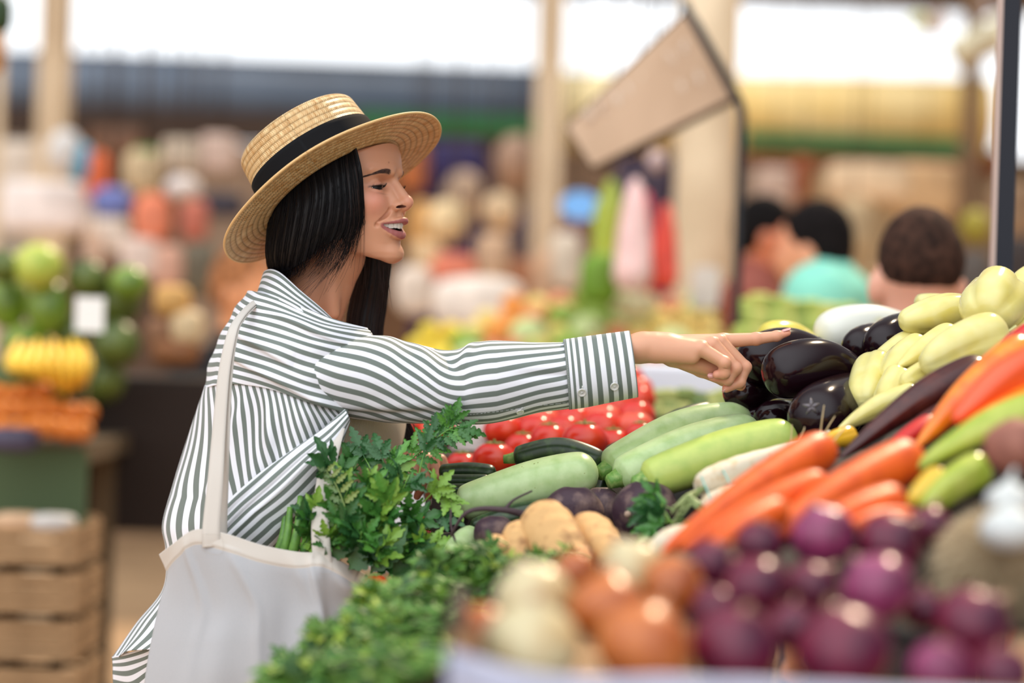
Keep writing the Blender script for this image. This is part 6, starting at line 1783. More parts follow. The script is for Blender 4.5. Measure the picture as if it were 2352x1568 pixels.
# ---- melon and banana stall on the left
melon = mat('watermelon_green', (142, 168, 54), rough=.35, noise=((84, 116, 30), 9, .4, .65), coat=.2)
melon_y = mat('melon_yellow_green', (206, 206, 96), rough=.4, noise=((150, 176, 60), 9, .4, .7))
melon_d = mat('watermelon_dark', (58, 74, 26), rough=.4, noise=((96, 112, 40), 8, .45, .7))
e, zl = leg_table('melon_stall', -260, 205, 1000, 6.2, .66, mat('stall_board', (92, 74, 50), rough=.8), 'stall on the left loaded with melons, bananas and oranges', mat('green_cloth', (72, 88, 58), rough=.9), ch=.20)
for i, (px, py, w, h, m_, lb) in enumerate(((88, 612, 118, 108, melon_y, 'yellow-green melon topmost of the stack on the left'), (112, 706, 104, 130, melon, 'bright green watermelon below the topmost melon'), (18, 692, 100, 126, melon, 'green watermelon at the left edge, middle of the stack'),
        (10, 612, 100, 80, melon_d, 'dark watermelon at the left edge, top of the stack'), (200, 640, 96, 90, melon_d, 'dark watermelon behind the price card'), (272, 690, 110, 120, melon_d, 'dark watermelon right of the price card'), (296, 650, 90, 80, melon, 'green watermelon top right of the stack'),
        (60, 790, 110, 90, melon, 'green watermelon low, behind the bananas'), (170, 770, 100, 90, melon_d, 'dark watermelon behind the price card stick'), (268, 790, 110, 110, melon_d, 'shaded watermelon right of the bananas'), (250, 872, 80, 90, melon_d, 'lowest watermelon at the end of the stall'))):
    ball('melon', (px, py, 6.5 + .06 * (i % 3)), w, h, (0, 0, 0), lb, 'melon', 'melons stacked on the left stall', m=m_)
for i in range(3): ball('melon', (30 + i * 100, 870, 6.75), 120, 120, (0, 0, 0), '%s shaded watermelon from the left, behind the bananas' % ORD[i], 'melon', 'melons stacked on the left stall', m=melon_d)
ban = mat('banana_yellow', (250, 206, 70), rough=.45, noise=((232, 180, 48), 10, .4, .7))
hb_ = empty('banana_bunch', tuple(W(115, 780, 6.2))); tag(hb_, 'ripe yellow banana bunch hanging over the front of the melon stall', 'bananas'); bpy.context.view_layer.update()
for i in range(8):
    x = 22 + i * 26; p0 = P3((46 + i * 20, 780 + (i % 2) * 8, 6.2)); p1 = P3((x, 838, 6.08)); p2 = P3((x * .62 + 60, 908 - abs(i - 5) * 11, 6.16))
    v, f, _ = tube_geo(catmull([p0, p1, p2], 14), np.interp(np.linspace(0, 1, 14), [0, .12, .3, .8, 1], [.005, .010, .0135, .0125, .004]), 8, True, lambda t, th: 1 + .06 * np.cos(th * 5))
    adopt(mesh_obj('banana', v, f, ban), hb_)
for i in range(8):
    x = 36 + i * 22; p0 = P3((60 + i * 17, 800, 6.3)); p1 = P3((x, 845, 6.24)); p2 = P3((x * .6 + 66, 890 - abs(i - 4) * 12, 6.26))
    v, f, _ = tube_geo(catmull([p0, p1, p2], 12), np.interp(np.linspace(0, 1, 12), [0, .12, .3, .8, 1], [.005, .010, .0135, .0125, .004]), 8, True)
    adopt(mesh_obj('banana', v, f, ban), hb_)
orm = mat('orange_peel', (226, 132, 24), rough=.5, noise=((190, 96, 16), 12, .4, .7))
rg = random.Random(9)
for j, (yy, dd) in enumerate(((905, 6.30), (945, 6.20), (985, 6.12))):
    for i in range(7 if j else 4):
        ball('orange', (-12 + i * 36 + rg.uniform(-4, 4) - j * 6, yy + rg.uniform(-5, 5), dd), 52, 50, (0, 0, 0), '%s orange from the left in the %s row below the bananas' % (ORD[i], ('upper', 'middle', 'lower')[j]), 'orange', 'oranges below the bananas', m=orm)
card((206, 722, 6.0), 66, 80, 'white price card on a stick in front of the watermelons', sl=.30)
ball('crate_lining', (30, 1010, 6.0), 120, 60, (70, 62, 84), 'dark violet cloth heap at the left edge under the oranges', 'cloth', kind='sack')
# paper-wrapped loaves right of the melons
for i, (px, py, w, h, c, lb) in enumerate(((396, 690, 84, 74, (226, 172, 96), 'tan net bag of potatoes topmost right of the melons'), (430, 752, 76, 84, (236, 206, 160), 'pale net bag of potatoes in the middle of the pile'), (372, 770, 70, 80, (150, 104, 70), 'brown net bag of potatoes on the left of the pile'), (405, 812, 110, 66, (148, 92, 48), 'brown basket under the net bags of potatoes'))):
    ball('basket' if i == 3 else 'potato_bag', (px, py, 7.0), w, h, c, lb, 'basket' if i == 3 else 'bag', kind='sack', seed=i)
e2, _ = leg_table('back_table', 190, 520, 860, 6.9, .8, mat('table_dark', (40, 28, 20), rough=.9), 'dark table carrying the basket of potato bags', mat('cloth_brown', (38, 24, 16), rough=.9), ch=.42, li=.33)
# crates on the floor at the lower left
cw = mat('crate_pale', (176, 142, 104), rough=.85, noise=((120, 92, 62), 8, .4, .7))
for i, (px, py0, py1, d, lb) in enumerate(((60, 1200, 1300, 5.9, 'wooden fruit crate topmost of the stack at the lower left'), (64, 1310, 1410, 5.92, 'wooden fruit crate second in the stack at the lower left'), (58, 1420, 1520, 5.94, 'wooden fruit crate third in the stack at the lower left'), (62, 1530, 1630, 5.9, 'wooden fruit crate at the foot of the stack'))):
    A, B = W(px - 110, py0, d), W(px + 110, py1, d); e = empty('fruit_crate', ((A[0] + B[0]) / 2, d + .2, B[2])); tag(e, lb, 'crate'); bpy.context.view_layer.update()
    hh = A[2] - B[2]; ww = B[0] - A[0]
    for k in range(3):
        for yy in (d, d + .36): adopt(boxobj('slat', ((A[0] + B[0]) / 2, yy, B[2] + hh * (.16 + .32 * k)), (ww, .010, hh * .24), cw), e)
        for xx in (A[0], B[0]): adopt(boxobj('slat', (xx, d + .18, B[2] + hh * (.16 + .32 * k)), (.010, .36, hh * .24), cw), e)
    for xx in (A[0] + .02, B[0] - .02):
        for yy in (d + .015, d + .345): adopt(boxobj('corner_post', (xx, yy, (A[2] + B[2]) / 2), (.03, .03, hh), cw), e)
    adopt(boxobj('base', ((A[0] + B[0]) / 2, d + .18, B[2] + .01), (ww, .36, .012), cw), e)
    z_last = B[2]
adopt(boxobj('pallet', (W(60, 1630, 5.9)[0], 6.1, z_last / 2), (.34, .36, max(z_last, .02)), dark_w), empty('pallet_block', (W(60, 1630, 5.9)[0], 6.1, 0))) ; tag(bpy.data.objects['pallet_block'], 'dark block the crate stack stands on', 'pallet')
for i, (px, py, c) in enumerate(((40, 1196, (214, 176, 140)), (120, 1200, (200, 196, 192)))): ball('bag', (px, py, 5.95), 110, 40, c, ('tan', 'grey')[i] + ' paper bag lying in the topmost crate at the lower left', 'bag', kind='sack', seed=i)

# ---- hanging goods and shop displays, left of the woman
goods = [('ball', 'hanging_ball', (150, 352, 9.6), 84, 110, (232, 226, 220), 'white hanging beach ball by the left column', 'ball'),
         ('ball', 'hanging_ball', (188, 376, 9.5), 60, 96, (48, 160, 196), 'sky blue hanging beach ball beside the white one', 'ball'),
         ('sack', 'hanging_bag', (222, 405, 9.4), 60, 110, (240, 112, 56), 'orange carrier bag hanging next to the blue ball', 'bag'),
         ('sack', 'hanging_bag', (256, 462, 9.4), 90, 66, (122, 136, 204), 'lavender blue bag under the orange one', 'bag'),
         ('sack', 'hanging_bag', (330, 395, 9.8), 86, 100, (226, 200, 156), 'cream sack hanging left of the pale boxes', 'bag'),
         ('box', 'carton', (336, 350, 9.7), 54, 22, (60, 160, 60), 'green flat carton above the cream sack', 'box'),
         ('box', 'carton', (420, 356, 9.9), 92, 74, (216, 196, 170), 'beige carton on the shelf left of the hat', 'box'),
         ('box', 'carton', (502, 352, 9.9), 88, 86, (220, 190, 172), 'pinkish carton on the shelf nearest the hat', 'box'),
         ('ball', 'hanging_lamp', (420, 432, 9.2), 86, 60, (236, 222, 214), 'white oval lamp shade under the beige carton', 'lamp'),
         ('box', 'carton', (506, 470, 9.9), 104, 58, (58, 50, 62), 'dark carton behind the back of the hat', 'box'),
         ('sack', 'sack', (350, 500, 9.2), 86, 110, (238, 134, 96), 'salmon orange sack in the middle of the left display', 'bag'),
         ('sack', 'sack', (446, 505, 9.4), 64, 96, (208, 116, 92), 'brick red sack right of the salmon one', 'bag'),
         ('box', 'awning_cloth', (110, 478, 9.8), 220, 120, (252, 238, 230), 'bright white cloth behind the melon stack', 'cloth'),
         ('box', 'carton', (52, 380, 10.6), 96, 110, (226, 212, 196), 'pale carton between the two left columns', 'box'),
         ('box', 'carton', (250, 540, 9.6), 90, 80, (240, 222, 204), 'white carton above the watermelons on the right', 'box'),
         ('sack', 'sack', (215, 590, 9.0), 50, 130, (206, 168, 140), 'tan rolled sack standing behind the price card', 'bag'),
         ('box', 'carton', (322, 590, 9.2), 84, 90, (232, 206, 190), 'pinkish white carton above the dark watermelons', 'box'),
         ('sack', 'sack', (384, 610, 9.0), 72, 100, (222, 168, 142), 'flesh-toned sack behind the potato bags', 'bag'),
         ('sack', 'sack', (455, 620, 9.3), 90, 130, (112, 104, 84), 'olive grey sack behind the seated vendor', 'bag'),
         ('box', 'carton', (270, 330, 10.6), 130, 70, (120, 82, 56), 'brown carton high up in the shade', 'box'),
         # centre
         ('box', 'carton', (1050, 372, 12.2), 130, 90, (40, 30, 90), 'navy blue carton high behind the face', 'box'),
         ('sack', 'hanging_bag', (950, 380, 11.4), 66, 120, (204, 116, 60), 'rust orange bag behind the hat brim', 'bag'),
         ('ball', 'hanging_lamp', (1186, 372, 10.8), 108, 128, (180, 144, 118), 'brown round lampshade left of the tan column', 'lamp'),
         ('ball', 'hanging_lamp', (1064, 452, 10.6), 96, 120, (186, 156, 128), 'tan round lampshade behind the nose', 'lamp'),
         ('ball', 'hanging_lamp', (1028, 508, 9.4), 96, 100, (244, 212, 160), 'cream glowing lampshade in front of the mouth', 'lamp'),
         ('sack', 'sack', (972, 520, 9.8), 70, 120, (232, 172, 96), 'golden sack just beyond the nose', 'bag'),
         ('sack', 'sack', (982, 590, 9.3), 76, 80, (238, 200, 150), 'pale gold sack beyond the chin', 'bag'),
         ('ball', 'hanging_lamp', (1148, 486, 9.8), 84, 90, (238, 204, 160), 'peach lampshade right of the cream one', 'lamp'),
         ('sack', 'sack', (1204, 545, 10.1), 60, 120, (92, 80, 92), 'slate grey sack behind the tan column', 'bag'),
         ('sack', 'sack', (1128, 590, 9.6), 80, 110, (214, 176, 140), 'tan sack in the middle of the back stall', 'bag'),
         ('sack', 'sack', (1196, 650, 9.4), 58, 120, (168, 108, 70), 'brown sack at the foot of the tan column', 'bag'),
         ('sack', 'sack', (1042, 618, 9.0), 106, 70, (232, 128, 96), 'coral red sack above the white bag', 'bag'),
         ('sack', 'sack', (1096, 700, 8.6), 210, 126, (248, 232, 216), 'large white bag on the back stall', 'bag'),
         ('sack', 'sack', (952, 668, 8.8), 90, 110, (232, 212, 192), 'whitish bag behind the hanging lock of hair', 'bag'),
         ('sack', 'sack', (1300, 600, 8.9), 76, 130, (222, 206, 184), 'off-white bag under the blue sign', 'bag'),
         ('sack', 'sack', (1250, 640, 9.0), 60, 140, (206, 164, 128), 'beige bag in front of the tan column', 'bag'),
         ('box', 'carton', (1312, 540, 9.6), 70, 60, (120, 66, 64), 'maroon carton under the blue sign', 'box'),
         ('ball', 'hanging_lamp', (1508, 370, 7.6), 46, 52, (206, 178, 176), 'small pinkish white lamp under the hanging sign', 'lamp'),
         ('box', 'carton', (1470, 440, 11.4), 120, 110, (66, 54, 76), 'dark violet carton behind the hanging mesh bags', 'box'),
         # right
         ('box', 'carton', (1780, 430, 11.4), 90, 90, (206, 176, 156), 'pinkish beige carton right of the dark bent frame', 'box'),
         ('sack', 'hanging_bag', (1842, 405, 11.0), 44, 100, (150, 74, 28), 'rust brown bag right of the beige carton', 'bag'),
         ('box', 'parasol', (1990, 420, 10.8), 190, 90, (232, 200, 160), 'sandy cloth awning above the boy', 'cloth'),
         ('box', 'parasol', (2120, 440, 11.6), 160, 130, (206, 166, 118), 'tan cloth awning above and right of the boy', 'cloth'),
         ('sack', 'sack', (1960, 520, 9.8), 90, 130, (186, 160, 120), 'khaki sack between the teal shirt and the boy', 'bag'),
         ('ball', 'melon', (2240, 520, 8.6), 70, 80, (164, 148, 44), 'mustard yellow melon seen left of the dark pole', 'melon'),
         ('sack', 'sack', (2236, 640, 8.6), 80, 130, (84, 74, 66), 'dark grey sack behind the ear of the boy', 'bag'),
         ('sack', 'sack', (2340, 620, 9.0), 70, 160, (46, 32, 26), 'near black sack at the right edge', 'bag'),
         ('box', 'carton', (2320, 480, 10.0), 110, 120, (150, 118, 86), 'brown carton behind the dark pole', 'box')]
HANG = MB()
for i, (k, nm, c, w, h, colr_, lb, ct) in enumerate(goods):
    d_ = min(RAILS, key=lambda y: abs(y - c[2])); sc_ = d_ / c[2]
    o = ball(nm, (c[0], c[1], d_), w, h, colr_, lb, ct, kind=k, seed=i, d_sq=.7 if k != 'ball' else 1.0)
    top = (3.0 if d_ < 11 else 3.38) - o.location[2]; hb_i = pxlen(h / 2, d_)
    s1 = MB(); s1.tube([(0, 0, hb_i * .95), (0, 0, top)], .003, 4); s1.build('cord', dark_w, o)
# shelf racks that hold them
rackm = mat('rack_timber', (140, 108, 80), rough=.85)
def rack(x0, x1, d, ys, label):
    A, B = W(x0, ys[0], d), W(x1, ys[0], d); e = empty('display_rack', ((A[0] + B[0]) / 2, d, 0)); tag(e, label, 'rack'); bpy.context.view_layer.update()
    for y_ in ys:
        z = W((x0 + x1) / 2, y_, d)[2]; adopt(boxobj('shelf', ((A[0] + B[0]) / 2, d, z), (B[0] - A[0], .5, .025), rackm), e)
    for sx in (A[0], B[0]): adopt(boxobj('post', (sx, d + .2, A[2] / 2 + .1), (.05, .05, A[2] + .2), rackm), e)
# ---- stall in the middle distance with mixed produce
e, zc = leg_table('far_stall', 860, 1630, 830, 6.9, 1.25, mat('stall_board_pale', (170, 140, 104), rough=.8), 'far stall with mixed produce behind the outstretched arm', mat('cloth_pale', (214, 214, 220), rough=.9))
cols_f = {'lemon': (246, 216, 60), 'orange': (244, 150, 56), 'cabbage': (208, 220, 150), 'lettuce': (140, 170, 60), 'peach': (240, 150, 108), 'quince': (244, 214, 120)}
rg = random.Random(14)
rowsF = [(700, 7.95, 1150, 1640), (735, 7.7, 1090, 1640), (768, 7.42, 960, 1650), (800, 7.16, 930, 1650), (826, 6.98, 940, 1500)]
for y_, d, xa, xb in rowsF[:4]:
    A, B = W(xa, y_, d), W(xb + 40, y_, d); zs = min(A[2], B[2]) - pxlen(30, d); hh = max(zs - zc + .0, .03)
    adopt(boxobj('display_step', ((A[0] + B[0]) / 2, d, zc - .02 + hh / 2), (B[0] - A[0], .24, hh), bpy.data.materials['stall_board_pale']), e)
ci = 0
for rI, (y_, d, xa, xb) in enumerate(rowsF):
    x = xa; cnt = {}
    while x < xb:
        if x < 1010 and y_ > 740: k = 'lemon'
        elif 1470 < x and 725 < y_ < 800: k = 'quince'
        else: k = rg.choice(['orange', 'cabbage', 'peach', 'lettuce', 'quince', 'cabbage'])
        s_ = {'lemon': 54, 'orange': 60, 'cabbage': 92, 'lettuce': 84, 'peach': 56, 'quince': 58}[k]
        ball(k, (x + s_ / 2, y_ + rg.uniform(-6, 6), d + rg.uniform(-.05, .05)), s_, s_ * .92, cols_f[k], '%s %s from the left in the %s row of the far stall pile' % (ORD[cnt.setdefault(k, 0)], k, ('top', 'second', 'middle', 'fourth', 'lowest')[rI]), 'vegetable' if k in ('cabbage', 'lettuce') else 'fruit', 'mixed produce on the far stall', kind='ball')
        cnt[k] += 1; x += s_ * .92
ball('squash', (1458, 698, 7.4), 110, 72, (240, 236, 190), 'pale cream squash below the pink mesh bag', 'squash')
ball('price_card', (1620, 660, 7.3), 66, 96, (222, 210, 200), 'pale rounded price tag in front of the broad column', 'price card', kind='box', d_sq=.1)
_pc = [o for o in COL.objects if o.get('label', '').startswith('pale rounded price')][0]; s1 = MB(); s1.tube([(0, .01, -.30), (0, .01, 0)], .004, 5); s1.build('stick', wood_m, _pc)
# white cloth and green vegetables right below the pointing hand
boxobj_ = boxobj('white_box', tuple(W(1590, 872, 5.2)), (pxlen(250, 5.2), .3, pxlen(66, 5.2)), mat('box_white', (226, 228, 236), rough=.7), bevel=.01); tag(boxobj_, 'white foam box beyond the pointing hand', 'box')
rg = random.Random(41)
for i in range(24):
    ball('lettuce', (1475 + (i % 8) * 32 + rg.uniform(-8, 8), 915 + (i // 8) * 24 + rg.uniform(-6, 6), 4.86 - .1 * (i // 8)), 52, 40, [(128, 146, 70), (86, 112, 46), (170, 176, 96)][rg.randint(0, 2)], '%s salad head from the left, %s row below the white foam box' % (ORD[i % 8], ('upper', 'middle', 'lower')[i // 8]), 'lettuce', 'salad heads beyond the zucchini', kind='sack', seed=i)
# ---- hanging mesh bags and greens
def hanger(e_name, c, w, h, col, label, taper=.45, n=20, lump=.05, seed=0, cat='bag'):
    c3 = P3(c); a, b = pxlen(w / 2, c[2]), pxlen(h / 2, c[2]); e = empty(e_name, tuple(c3 - np.array([0, 0, b]))); tag(e, label, cat); bpy.context.view_layer.update()
    t = np.linspace(0, 1, 30); P = np.stack([c3[0] + 0 * t, c3[1] + 0 * t, c3[2] + b - 2 * b * t], 1)
    R = a * np.interp(t, [0, .05, .25, .6, .85, .97, 1], [.1, .35, taper + .2, .9, 1, .7, .05])
    v, f, _ = tube_geo(P, R, n, True, lambda t_, th: 1 + lump * np.sin(th * 4 + t_ * 20 + seed) * np.cos(t_ * 31 + seed))
    key = 'tone_%d_%d_%d' % col; m = bpy.data.materials.get(key) or mat(key, col, rough=.5, noise=(tuple(int(x * .86) for x in col), 14, .4, .7))
    adopt(mesh_obj('body', v, f, m), e)
    s1 = MB(); s1.tube([c3 + (0, 0, b * .98), (c3[0], 7.2, 3.0)], .004, 5); adopt(s1.build('string', dark_w), e); return e
hanger('mesh_bag', (1456, 540, 7.2), 92, 262, (250, 206, 200), 'long pinkish white mesh bag hanging by the broad column', seed=1)
hanger('mesh_bag', (1484, 560, 7.4), 50, 240, (232, 64, 92), 'crimson mesh bag behind the pinkish one', seed=2)
hanger('mesh_bag', (1528, 566, 7.3), 66, 200, (244, 84, 66), 'red mesh bag right of the pinkish one', seed=3)
hanger('herb_bundle', (1400, 545, 7.5), 84, 270, (172, 186, 60), 'yellow-green herb bundle hanging left of the mesh bags', .7, lump=.12, seed=4, cat='herbs')
ball('lettuce', (1376, 640, 7.3), 90, 120, (110, 150, 30), 'bright green leafy bunch under the hanging herb bundle', 'lettuce', kind='sack', seed=8)
sg = empty('oval_sign', tuple(W(1332, 500, 8.6))); tag(sg, 'sky blue oval sign left of the hanging herbs', 'sign'); bpy.context.view_layer.update()
c3 = P3((1332, 472, 8.6)); th_ = np.linspace(0, 2 * math.pi, 40, endpoint=False); v = []
for dy in (-.012, .012): v += [c3 + (pxlen(46, 8.6) * math.cos(a), dy, pxlen(33, 8.6) * math.sin(a)) for a in th_]
adopt(mesh_obj('panel', v, [list(range(39, -1, -1)), list(range(40, 80))] + [(i, (i + 1) % 40, 40 + (i + 1) % 40, 40 + i) for i in range(40)], mat('sign_blue', (124, 186, 250), rough=.4), None, False), sg)
s1 = MB(); s1.tube([c3 + (0, .01, .05), c3 + (0, .01, 3.0 - c3[2])], .004, 5); adopt(s1.build('hanger', dark_w), sg)
# ---- hanging board with its dark frame pole
hb2 = empty('hanging_sign', tuple(W(1500, 200, 6.0))); tag(hb2, 'tilted brown board sign with faded lettering hanging from a dark bent frame', 'sign'); bpy.context.view_layer.update()
cs = [P3((1577, 34, 6.0)), P3((1684, 226, 5.9)), P3((1368, 384, 6.1)), P3((1308, 292, 6.2))]
brd = mat('board_tan', (196, 166, 138), rough=.8, noise=((176, 146, 118), 3, .4, .7)); frm = mat('frame_dark', (84, 68, 50), rough=.8)
nrm = np.cross(cs[1] - cs[0], cs[3] - cs[0]); nrm /= np.linalg.norm(nrm)
if nrm[1] > 0: nrm = -nrm
v = [c + nrm * .012 for c in cs] + [c - nrm * .012 for c in cs]
adopt(mesh_obj('panel', v, [(0, 1, 2, 3), (7, 6, 5, 4), (0, 4, 5, 1), (1, 5, 6, 2), (2, 6, 7, 3), (3, 7, 4, 0)], brd, None, False), hb2)
for i in range(4):
    s1 = MB(); s1.tube([cs[i], cs[(i + 1) % 4]], .013, 4); adopt(s1.build('rim', frm, None, False), hb2)
ctr = sum(cs) / 4; ex = (cs[0] + cs[1]) / 2 - (cs[2] + cs[3]) / 2; ex /= np.linalg.norm(ex); ey = np.cross(nrm, ex)
if ey[2] < 0: ey = -ey
lt = MB(); rg = random.Random(4)
for row in (-.04, .05):
    for k in range(8):
        o = ctr + ex * (-.15 + k * .045) + ey * row + nrm * .014; h_ = .030
        for q_ in range(3):
            a = rg.choice([(0, 1), (1, 0), (.6, .8)]); p_ = o + ex * rg.uniform(-.008, .008) + ey * rg.uniform(-.01, .01)
            lt.tube([p_ - (ex * a[0] * .5 + ey * a[1]) * h_ * .5, p_ + (ex * a[0] * .5 + ey * a[1]) * h_ * .5], .0035, 4)
adopt(lt.build('faded_lettering', mat('chalk', (222, 204, 186), rough=.8)), hb2)
fp = MB(); fp.tube([tuple(P3((1572, 4, 5.86))), tuple(P3((1640, 128, 5.86))), tuple(P3((1700, 236, 5.86))), tuple(P3((1706, 262, 5.86))), tuple(P3((1697, 500, 5.86))), tuple(P3((1690, 760, 5.86))), (P3((1690, 760, 5.86))[0] , 5.86, 0.02)], .0105, 8)
tag(fp.build('metal_pole', mat('metal_dark', (44, 46, 50), rough=.45, metal=.6)), 'dark bent metal awning pole beside the hanging board', 'pole')
# dark pole on the right
pp = empty('stall_pole', (W(2312, 300, 4.15)[0], 4.15, 0)); tag(pp, 'dark square stall pole with a bright left edge behind the peppers', 'pole'); bpy.context.view_layer.update()
s1 = MB(); s1.box((pp.location[0], 4.15, 1.35), (.030, .034, 2.7)); adopt(s1.build('tube', mat('pole_navy', (24, 27, 38), rough=.5, metal=.3), None, False), pp)
s1 = MB(); s1.box((pp.location[0] - .0175, 4.15, 1.35), (.005, .030, 2.7)); adopt(s1.build('trim_strip', mat('trim_pink', (206, 180, 168), rough=.4), None, False), pp)  # light on the pole's left face, put in as a pale strip
# greens top left
ball('hanging_plant', (-6, 30, 7.2), 70, 90, (36, 66, 20), 'dark green hanging plant in the top left corner', 'plant', kind='sack')
ball('hanging_lantern', (-14, 118, 7.2), 50, 110, (214, 140, 20), 'amber lantern at the left edge under the hanging plant', 'lantern')
for nm_ in ('hanging_plant', 'hanging_lantern'):
    o = bpy.data.objects[nm_]; s1 = MB(); s1.tube([(.02, 0, .02), (.02, 0, 3.0 - o.location[2])], .004, 4); s1.build('cord', dark_w, o)
# far tree crowns and lamps in the gap at the right
for i, (px, py, w, h, c, lb) in enumerate(((2110, 52, 46, 40, (222, 222, 130), 'yellow-lit bulb under the roof at the upper right'), (2150, 54, 50, 56, (232, 206, 194), 'pinkish bulb beside the yellow one'), (2262, 16, 44, 44, (214, 190, 180), 'pinkish bulb near the top edge'))):
    ball('hanging_bulb', (px, py, 12.2), w, h, c, lb, 'lamp')
for o in [o for o in COL.objects if o.name.startswith('hanging_bulb')]:
    s1 = MB(); s1.tube([(0, 0, .04), (0, 0, 3.38 - o.location[2])], .003, 4); s1.build('cord', dark_w, o)

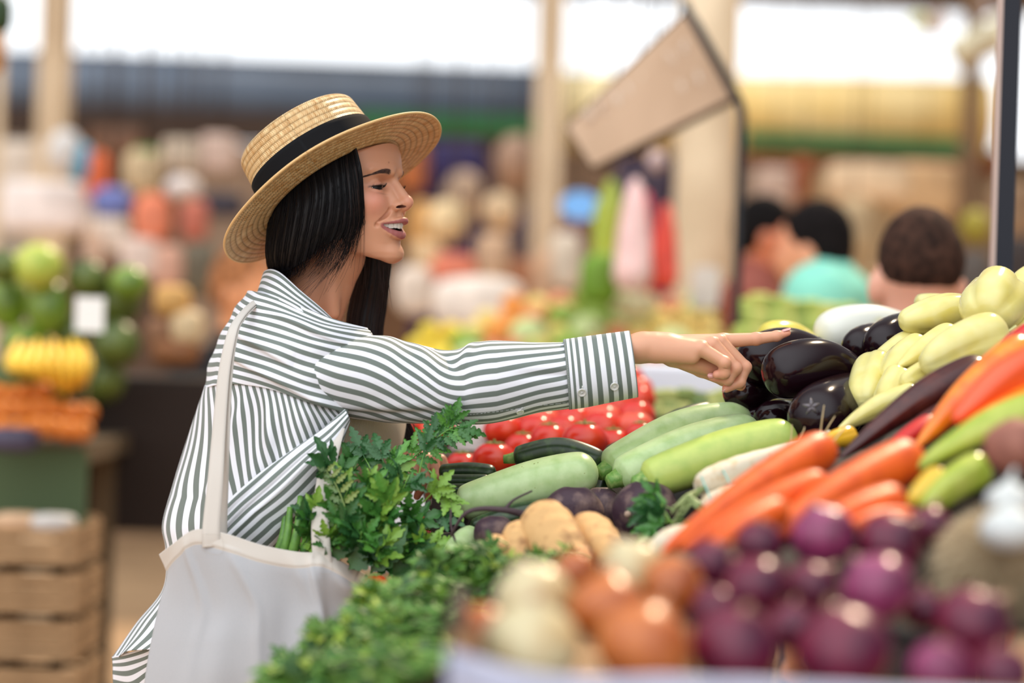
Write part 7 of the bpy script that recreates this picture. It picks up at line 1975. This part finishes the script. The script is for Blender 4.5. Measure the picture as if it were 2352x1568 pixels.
# ---- people
def person(hx, hy, d, head_px, yaw, hair, skin_c, shirt_c, trous_c, label, height=None, collar=None, hair_len=.0, seed=0, hunch=0.0, ears=True, su=0.0, short=False):
    hc = P3((hx, hy, d)); R = pxlen(head_px / 2, d); f = np.array([math.sin(yaw), -math.cos(yaw), 0]); s = np.array([math.cos(yaw), math.sin(yaw), 0])
    k = R / .078
    def Q(fw, sd, up): return hc + f * fw * k + s * sd * k + np.array([0, 0, up * k])
    zf = hc[2]; leg = zf - .62 * k
    e = Sculpt(hc - (.42, .42, zf - .0), hc + (.42, .42, .2), .013)
    def E(c, r, kk=.01): e.ell(c, np.array(r) * k, kk, R=np.stack([f, s, [0, 0, 1]], 1))
    E(Q(-.005, 0, .02), (.098, .078, .105)); E(Q(.025, 0, -.04), (.075, .060, .080), .03)
    e.cap(Q(.09, 0, -.005), Q(.104, 0, -.035), .010 * k, .014 * k, .012); 
    for sd in (-1, 1): e.ell(Q(-.005, sd * (.085 if short else .080), -.022), np.array((.020, .014 if short else .010, .034)) * k, .008, R=np.stack([f, s, [0, 0, 1]], 1))
    e.cap(Q(-.02, 0, -.08), Q(-.04, 0, -.20), .052 * k, .058 * k, .03)
    tor = [(Q(-.05 - hunch * .2, sd * .13, -.27 + su), Q(-.03 - hunch, sd * .07, -.62)) for sd in (-1, 1)]
    for a, b in tor: e.cap(a, b, .085 * k, .095 * k, .05)
    for sd in (-1, 1):
        e.cap(Q(-.05, sd * .17, -.27 + su), Q(-.04, sd * .22, -.55), .048 * k, .038 * k, .02); e.cap(Q(-.04, sd * .22, -.55), Q(.10, sd * .19, -.74), .036 * k, .026 * k, .01)
        e.ell(Q(.14, sd * .18, -.78), (.04 * k, .02 * k, .035 * k), .015)
        e.cap(Q(-.03 - hunch, sd * .08, -.68), Q(-.02, sd * .09, -(zf / k) * .74), .085 * k, .055 * k, .03); e.cap(Q(-.02, sd * .09, -(zf / k) * .74), Q(-.03, sd * .09, -(zf / k) + .07), .053 * k, .035 * k, .01)
        e.cap(Q(-.03, sd * .09, -(zf / k) + .045), Q(.12, sd * .10, -(zf / k) + .035), .036 * k, .028 * k, .01)
    v, fa = e.mesh(); v = relax(v, fa, 1, .4)
    cs_ = np.tile(np.array(lin(skin_c)), (len(v), 1))
    o = mesh_obj('person', v, fa, skin, cols=cs_); tag(o, label, 'person')
    def cloth(name, colr_, lo, hi, grow, arms=True, legs=False):
        g = Sculpt(hc - (.45, .45, zf + .0), hc + (.45, .45, .1), .014)
        if not legs:
            for a, b in tor: g.cap(a, b, (.085 + grow) * k, (.098 + grow) * k, .05)
            g.cap(Q(-.035, 0, -.17 + su), Q(-.045, 0, -.25 + su), (.060 + grow) * k, (.10 + grow) * k, .03)
            for sd in (-1, 1): g.cap(Q(-.05, sd * .17, -.27 + su), Q(-.04, sd * .22, -.50), (.050 + grow) * k, (.046 + grow) * k, .02)
        else:
            for sd in (-1, 1):
                g.cap(Q(-.03 - hunch, sd * .08, -.64), Q(-.02, sd * .09, -(zf / k) * .74), (.087 + grow) * k, (.060 + grow) * k, .03); g.cap(Q(-.02, sd * .09, -(zf / k) * .74), Q(-.03, sd * .09, -(zf / k) + .11), (.060 + grow) * k, (.05 + grow) * k, .01)
        v, fa = g.mesh(); v = relax(v, fa, 1, .4); mm_ = mat('cloth_' + name, colr_, rough=.85, bump=(.3, 25, .01))
        return mesh_obj(name, v, fa, mm_, o)
    cloth('shirt', shirt_c, 0, 0, .012); cloth('trousers', trous_c, 0, 0, .010, legs=True)
    if collar:
        g = Sculpt(hc - (.2, .2, .4), hc + (.2, .2, .1), .010); g.cap(Q(-.036, 0, -.165), Q(-.045, 0, -.20), .074 * k, .082 * k); v, fa = g.mesh(); mesh_obj('collar', relax(v, fa), fa, mat('collar', collar, rough=.8), o)
    g = Sculpt(hc - (.2, .2, .35), hc + (.2, .2, .25), .009)
    g.ell(Q(-.016, 0, .040 if short else .034), np.array((.102, .0795 if short else .085, .100 if short else .106)) * k, 0, R=np.stack([f, s, [0, 0, 1]], 1)); g.ell(Q(-.05, 0, (.03 if short else -.005) - hair_len * .5), np.array((.064, .076, .066 + hair_len)) * k, .02, R=np.stack([f, s, [0, 0, 1]], 1))
    g.ell(Q(.09, 0, -.035), np.array((.075, .10, .085)) * k, .01, 'cut', R=np.stack([f, s, [0, 0, 1]], 1))
    if short: g.apply(lambda x, y, z: z - (hc[2] - .022 * k) + 0 * x + 0 * y, hc - .3, hc + .3, .02, 'cut')
    v, fa = g.mesh(); v = relax(v, fa, 1); v = v + .0016 * vnoise(v * 90)[:, None]; mesh_obj('hair', v, fa, mat('hair_tone_%d' % seed, hair, rough=.9, spec=.15, noise=(tuple(int(v * .55) for v in hair), 40, .35, .65)), o)
    return o
person(2106, 640, 4.95, 186, math.radians(186), (74, 50, 40), (232, 172, 146), (52, 62, 78), (60, 60, 70), 'person with short brown hair seen from behind, right of the eggplants', collar=(224, 214, 218), seed=1, short=True)
person(1866, 570, 6.9, 128, math.radians(250), (26, 20, 20), (232, 160, 122), (140, 220, 196), (80, 80, 90), 'person with black hair in a mint green shirt, turned away', seed=2, hair_len=.01, su=.13)
person(1764, 540, 7.85, 106, math.radians(80), (22, 18, 18), (214, 128, 92), (150, 80, 66), (70, 60, 60), 'person with dark hair facing the one in the mint shirt, by the frame pole', seed=3, su=.04)
person(562, 668, 8.0, 116, math.radians(60), (196, 128, 82), (232, 156, 106), (18, 16, 18), (24, 20, 20), 'person in black behind the shoulder, bending over the back table', seed=4, hunch=.05)
# curly lettuce in front of them
rg = random.Random(23)
for i in range(34):
    px = 1712 + (i % 12) * 26 + rg.uniform(-8, 8); py = 702 + (i // 12) * 36 + rg.uniform(-8, 8) + (px - 1712) * .12
    ball('lettuce', (px, py, 6.0 - .1 * (i // 12)), 58, 54, [(176, 190, 84), (196, 196, 96), (136, 156, 60)][i % 3], '%s curly lettuce from the left, %s row below the mint shirt' % (ORD[i % 12], ('upper', 'middle', 'lower')[i // 12]), 'lettuce', 'curly lettuces below the mint green shirt', kind='sack', seed=i)
leg_table('lettuce_stall', 1690, 2120, 786, 5.6, .8, rackm, 'low stall carrying the curly lettuces', mat('cloth_grey', (120, 120, 110), rough=.9))
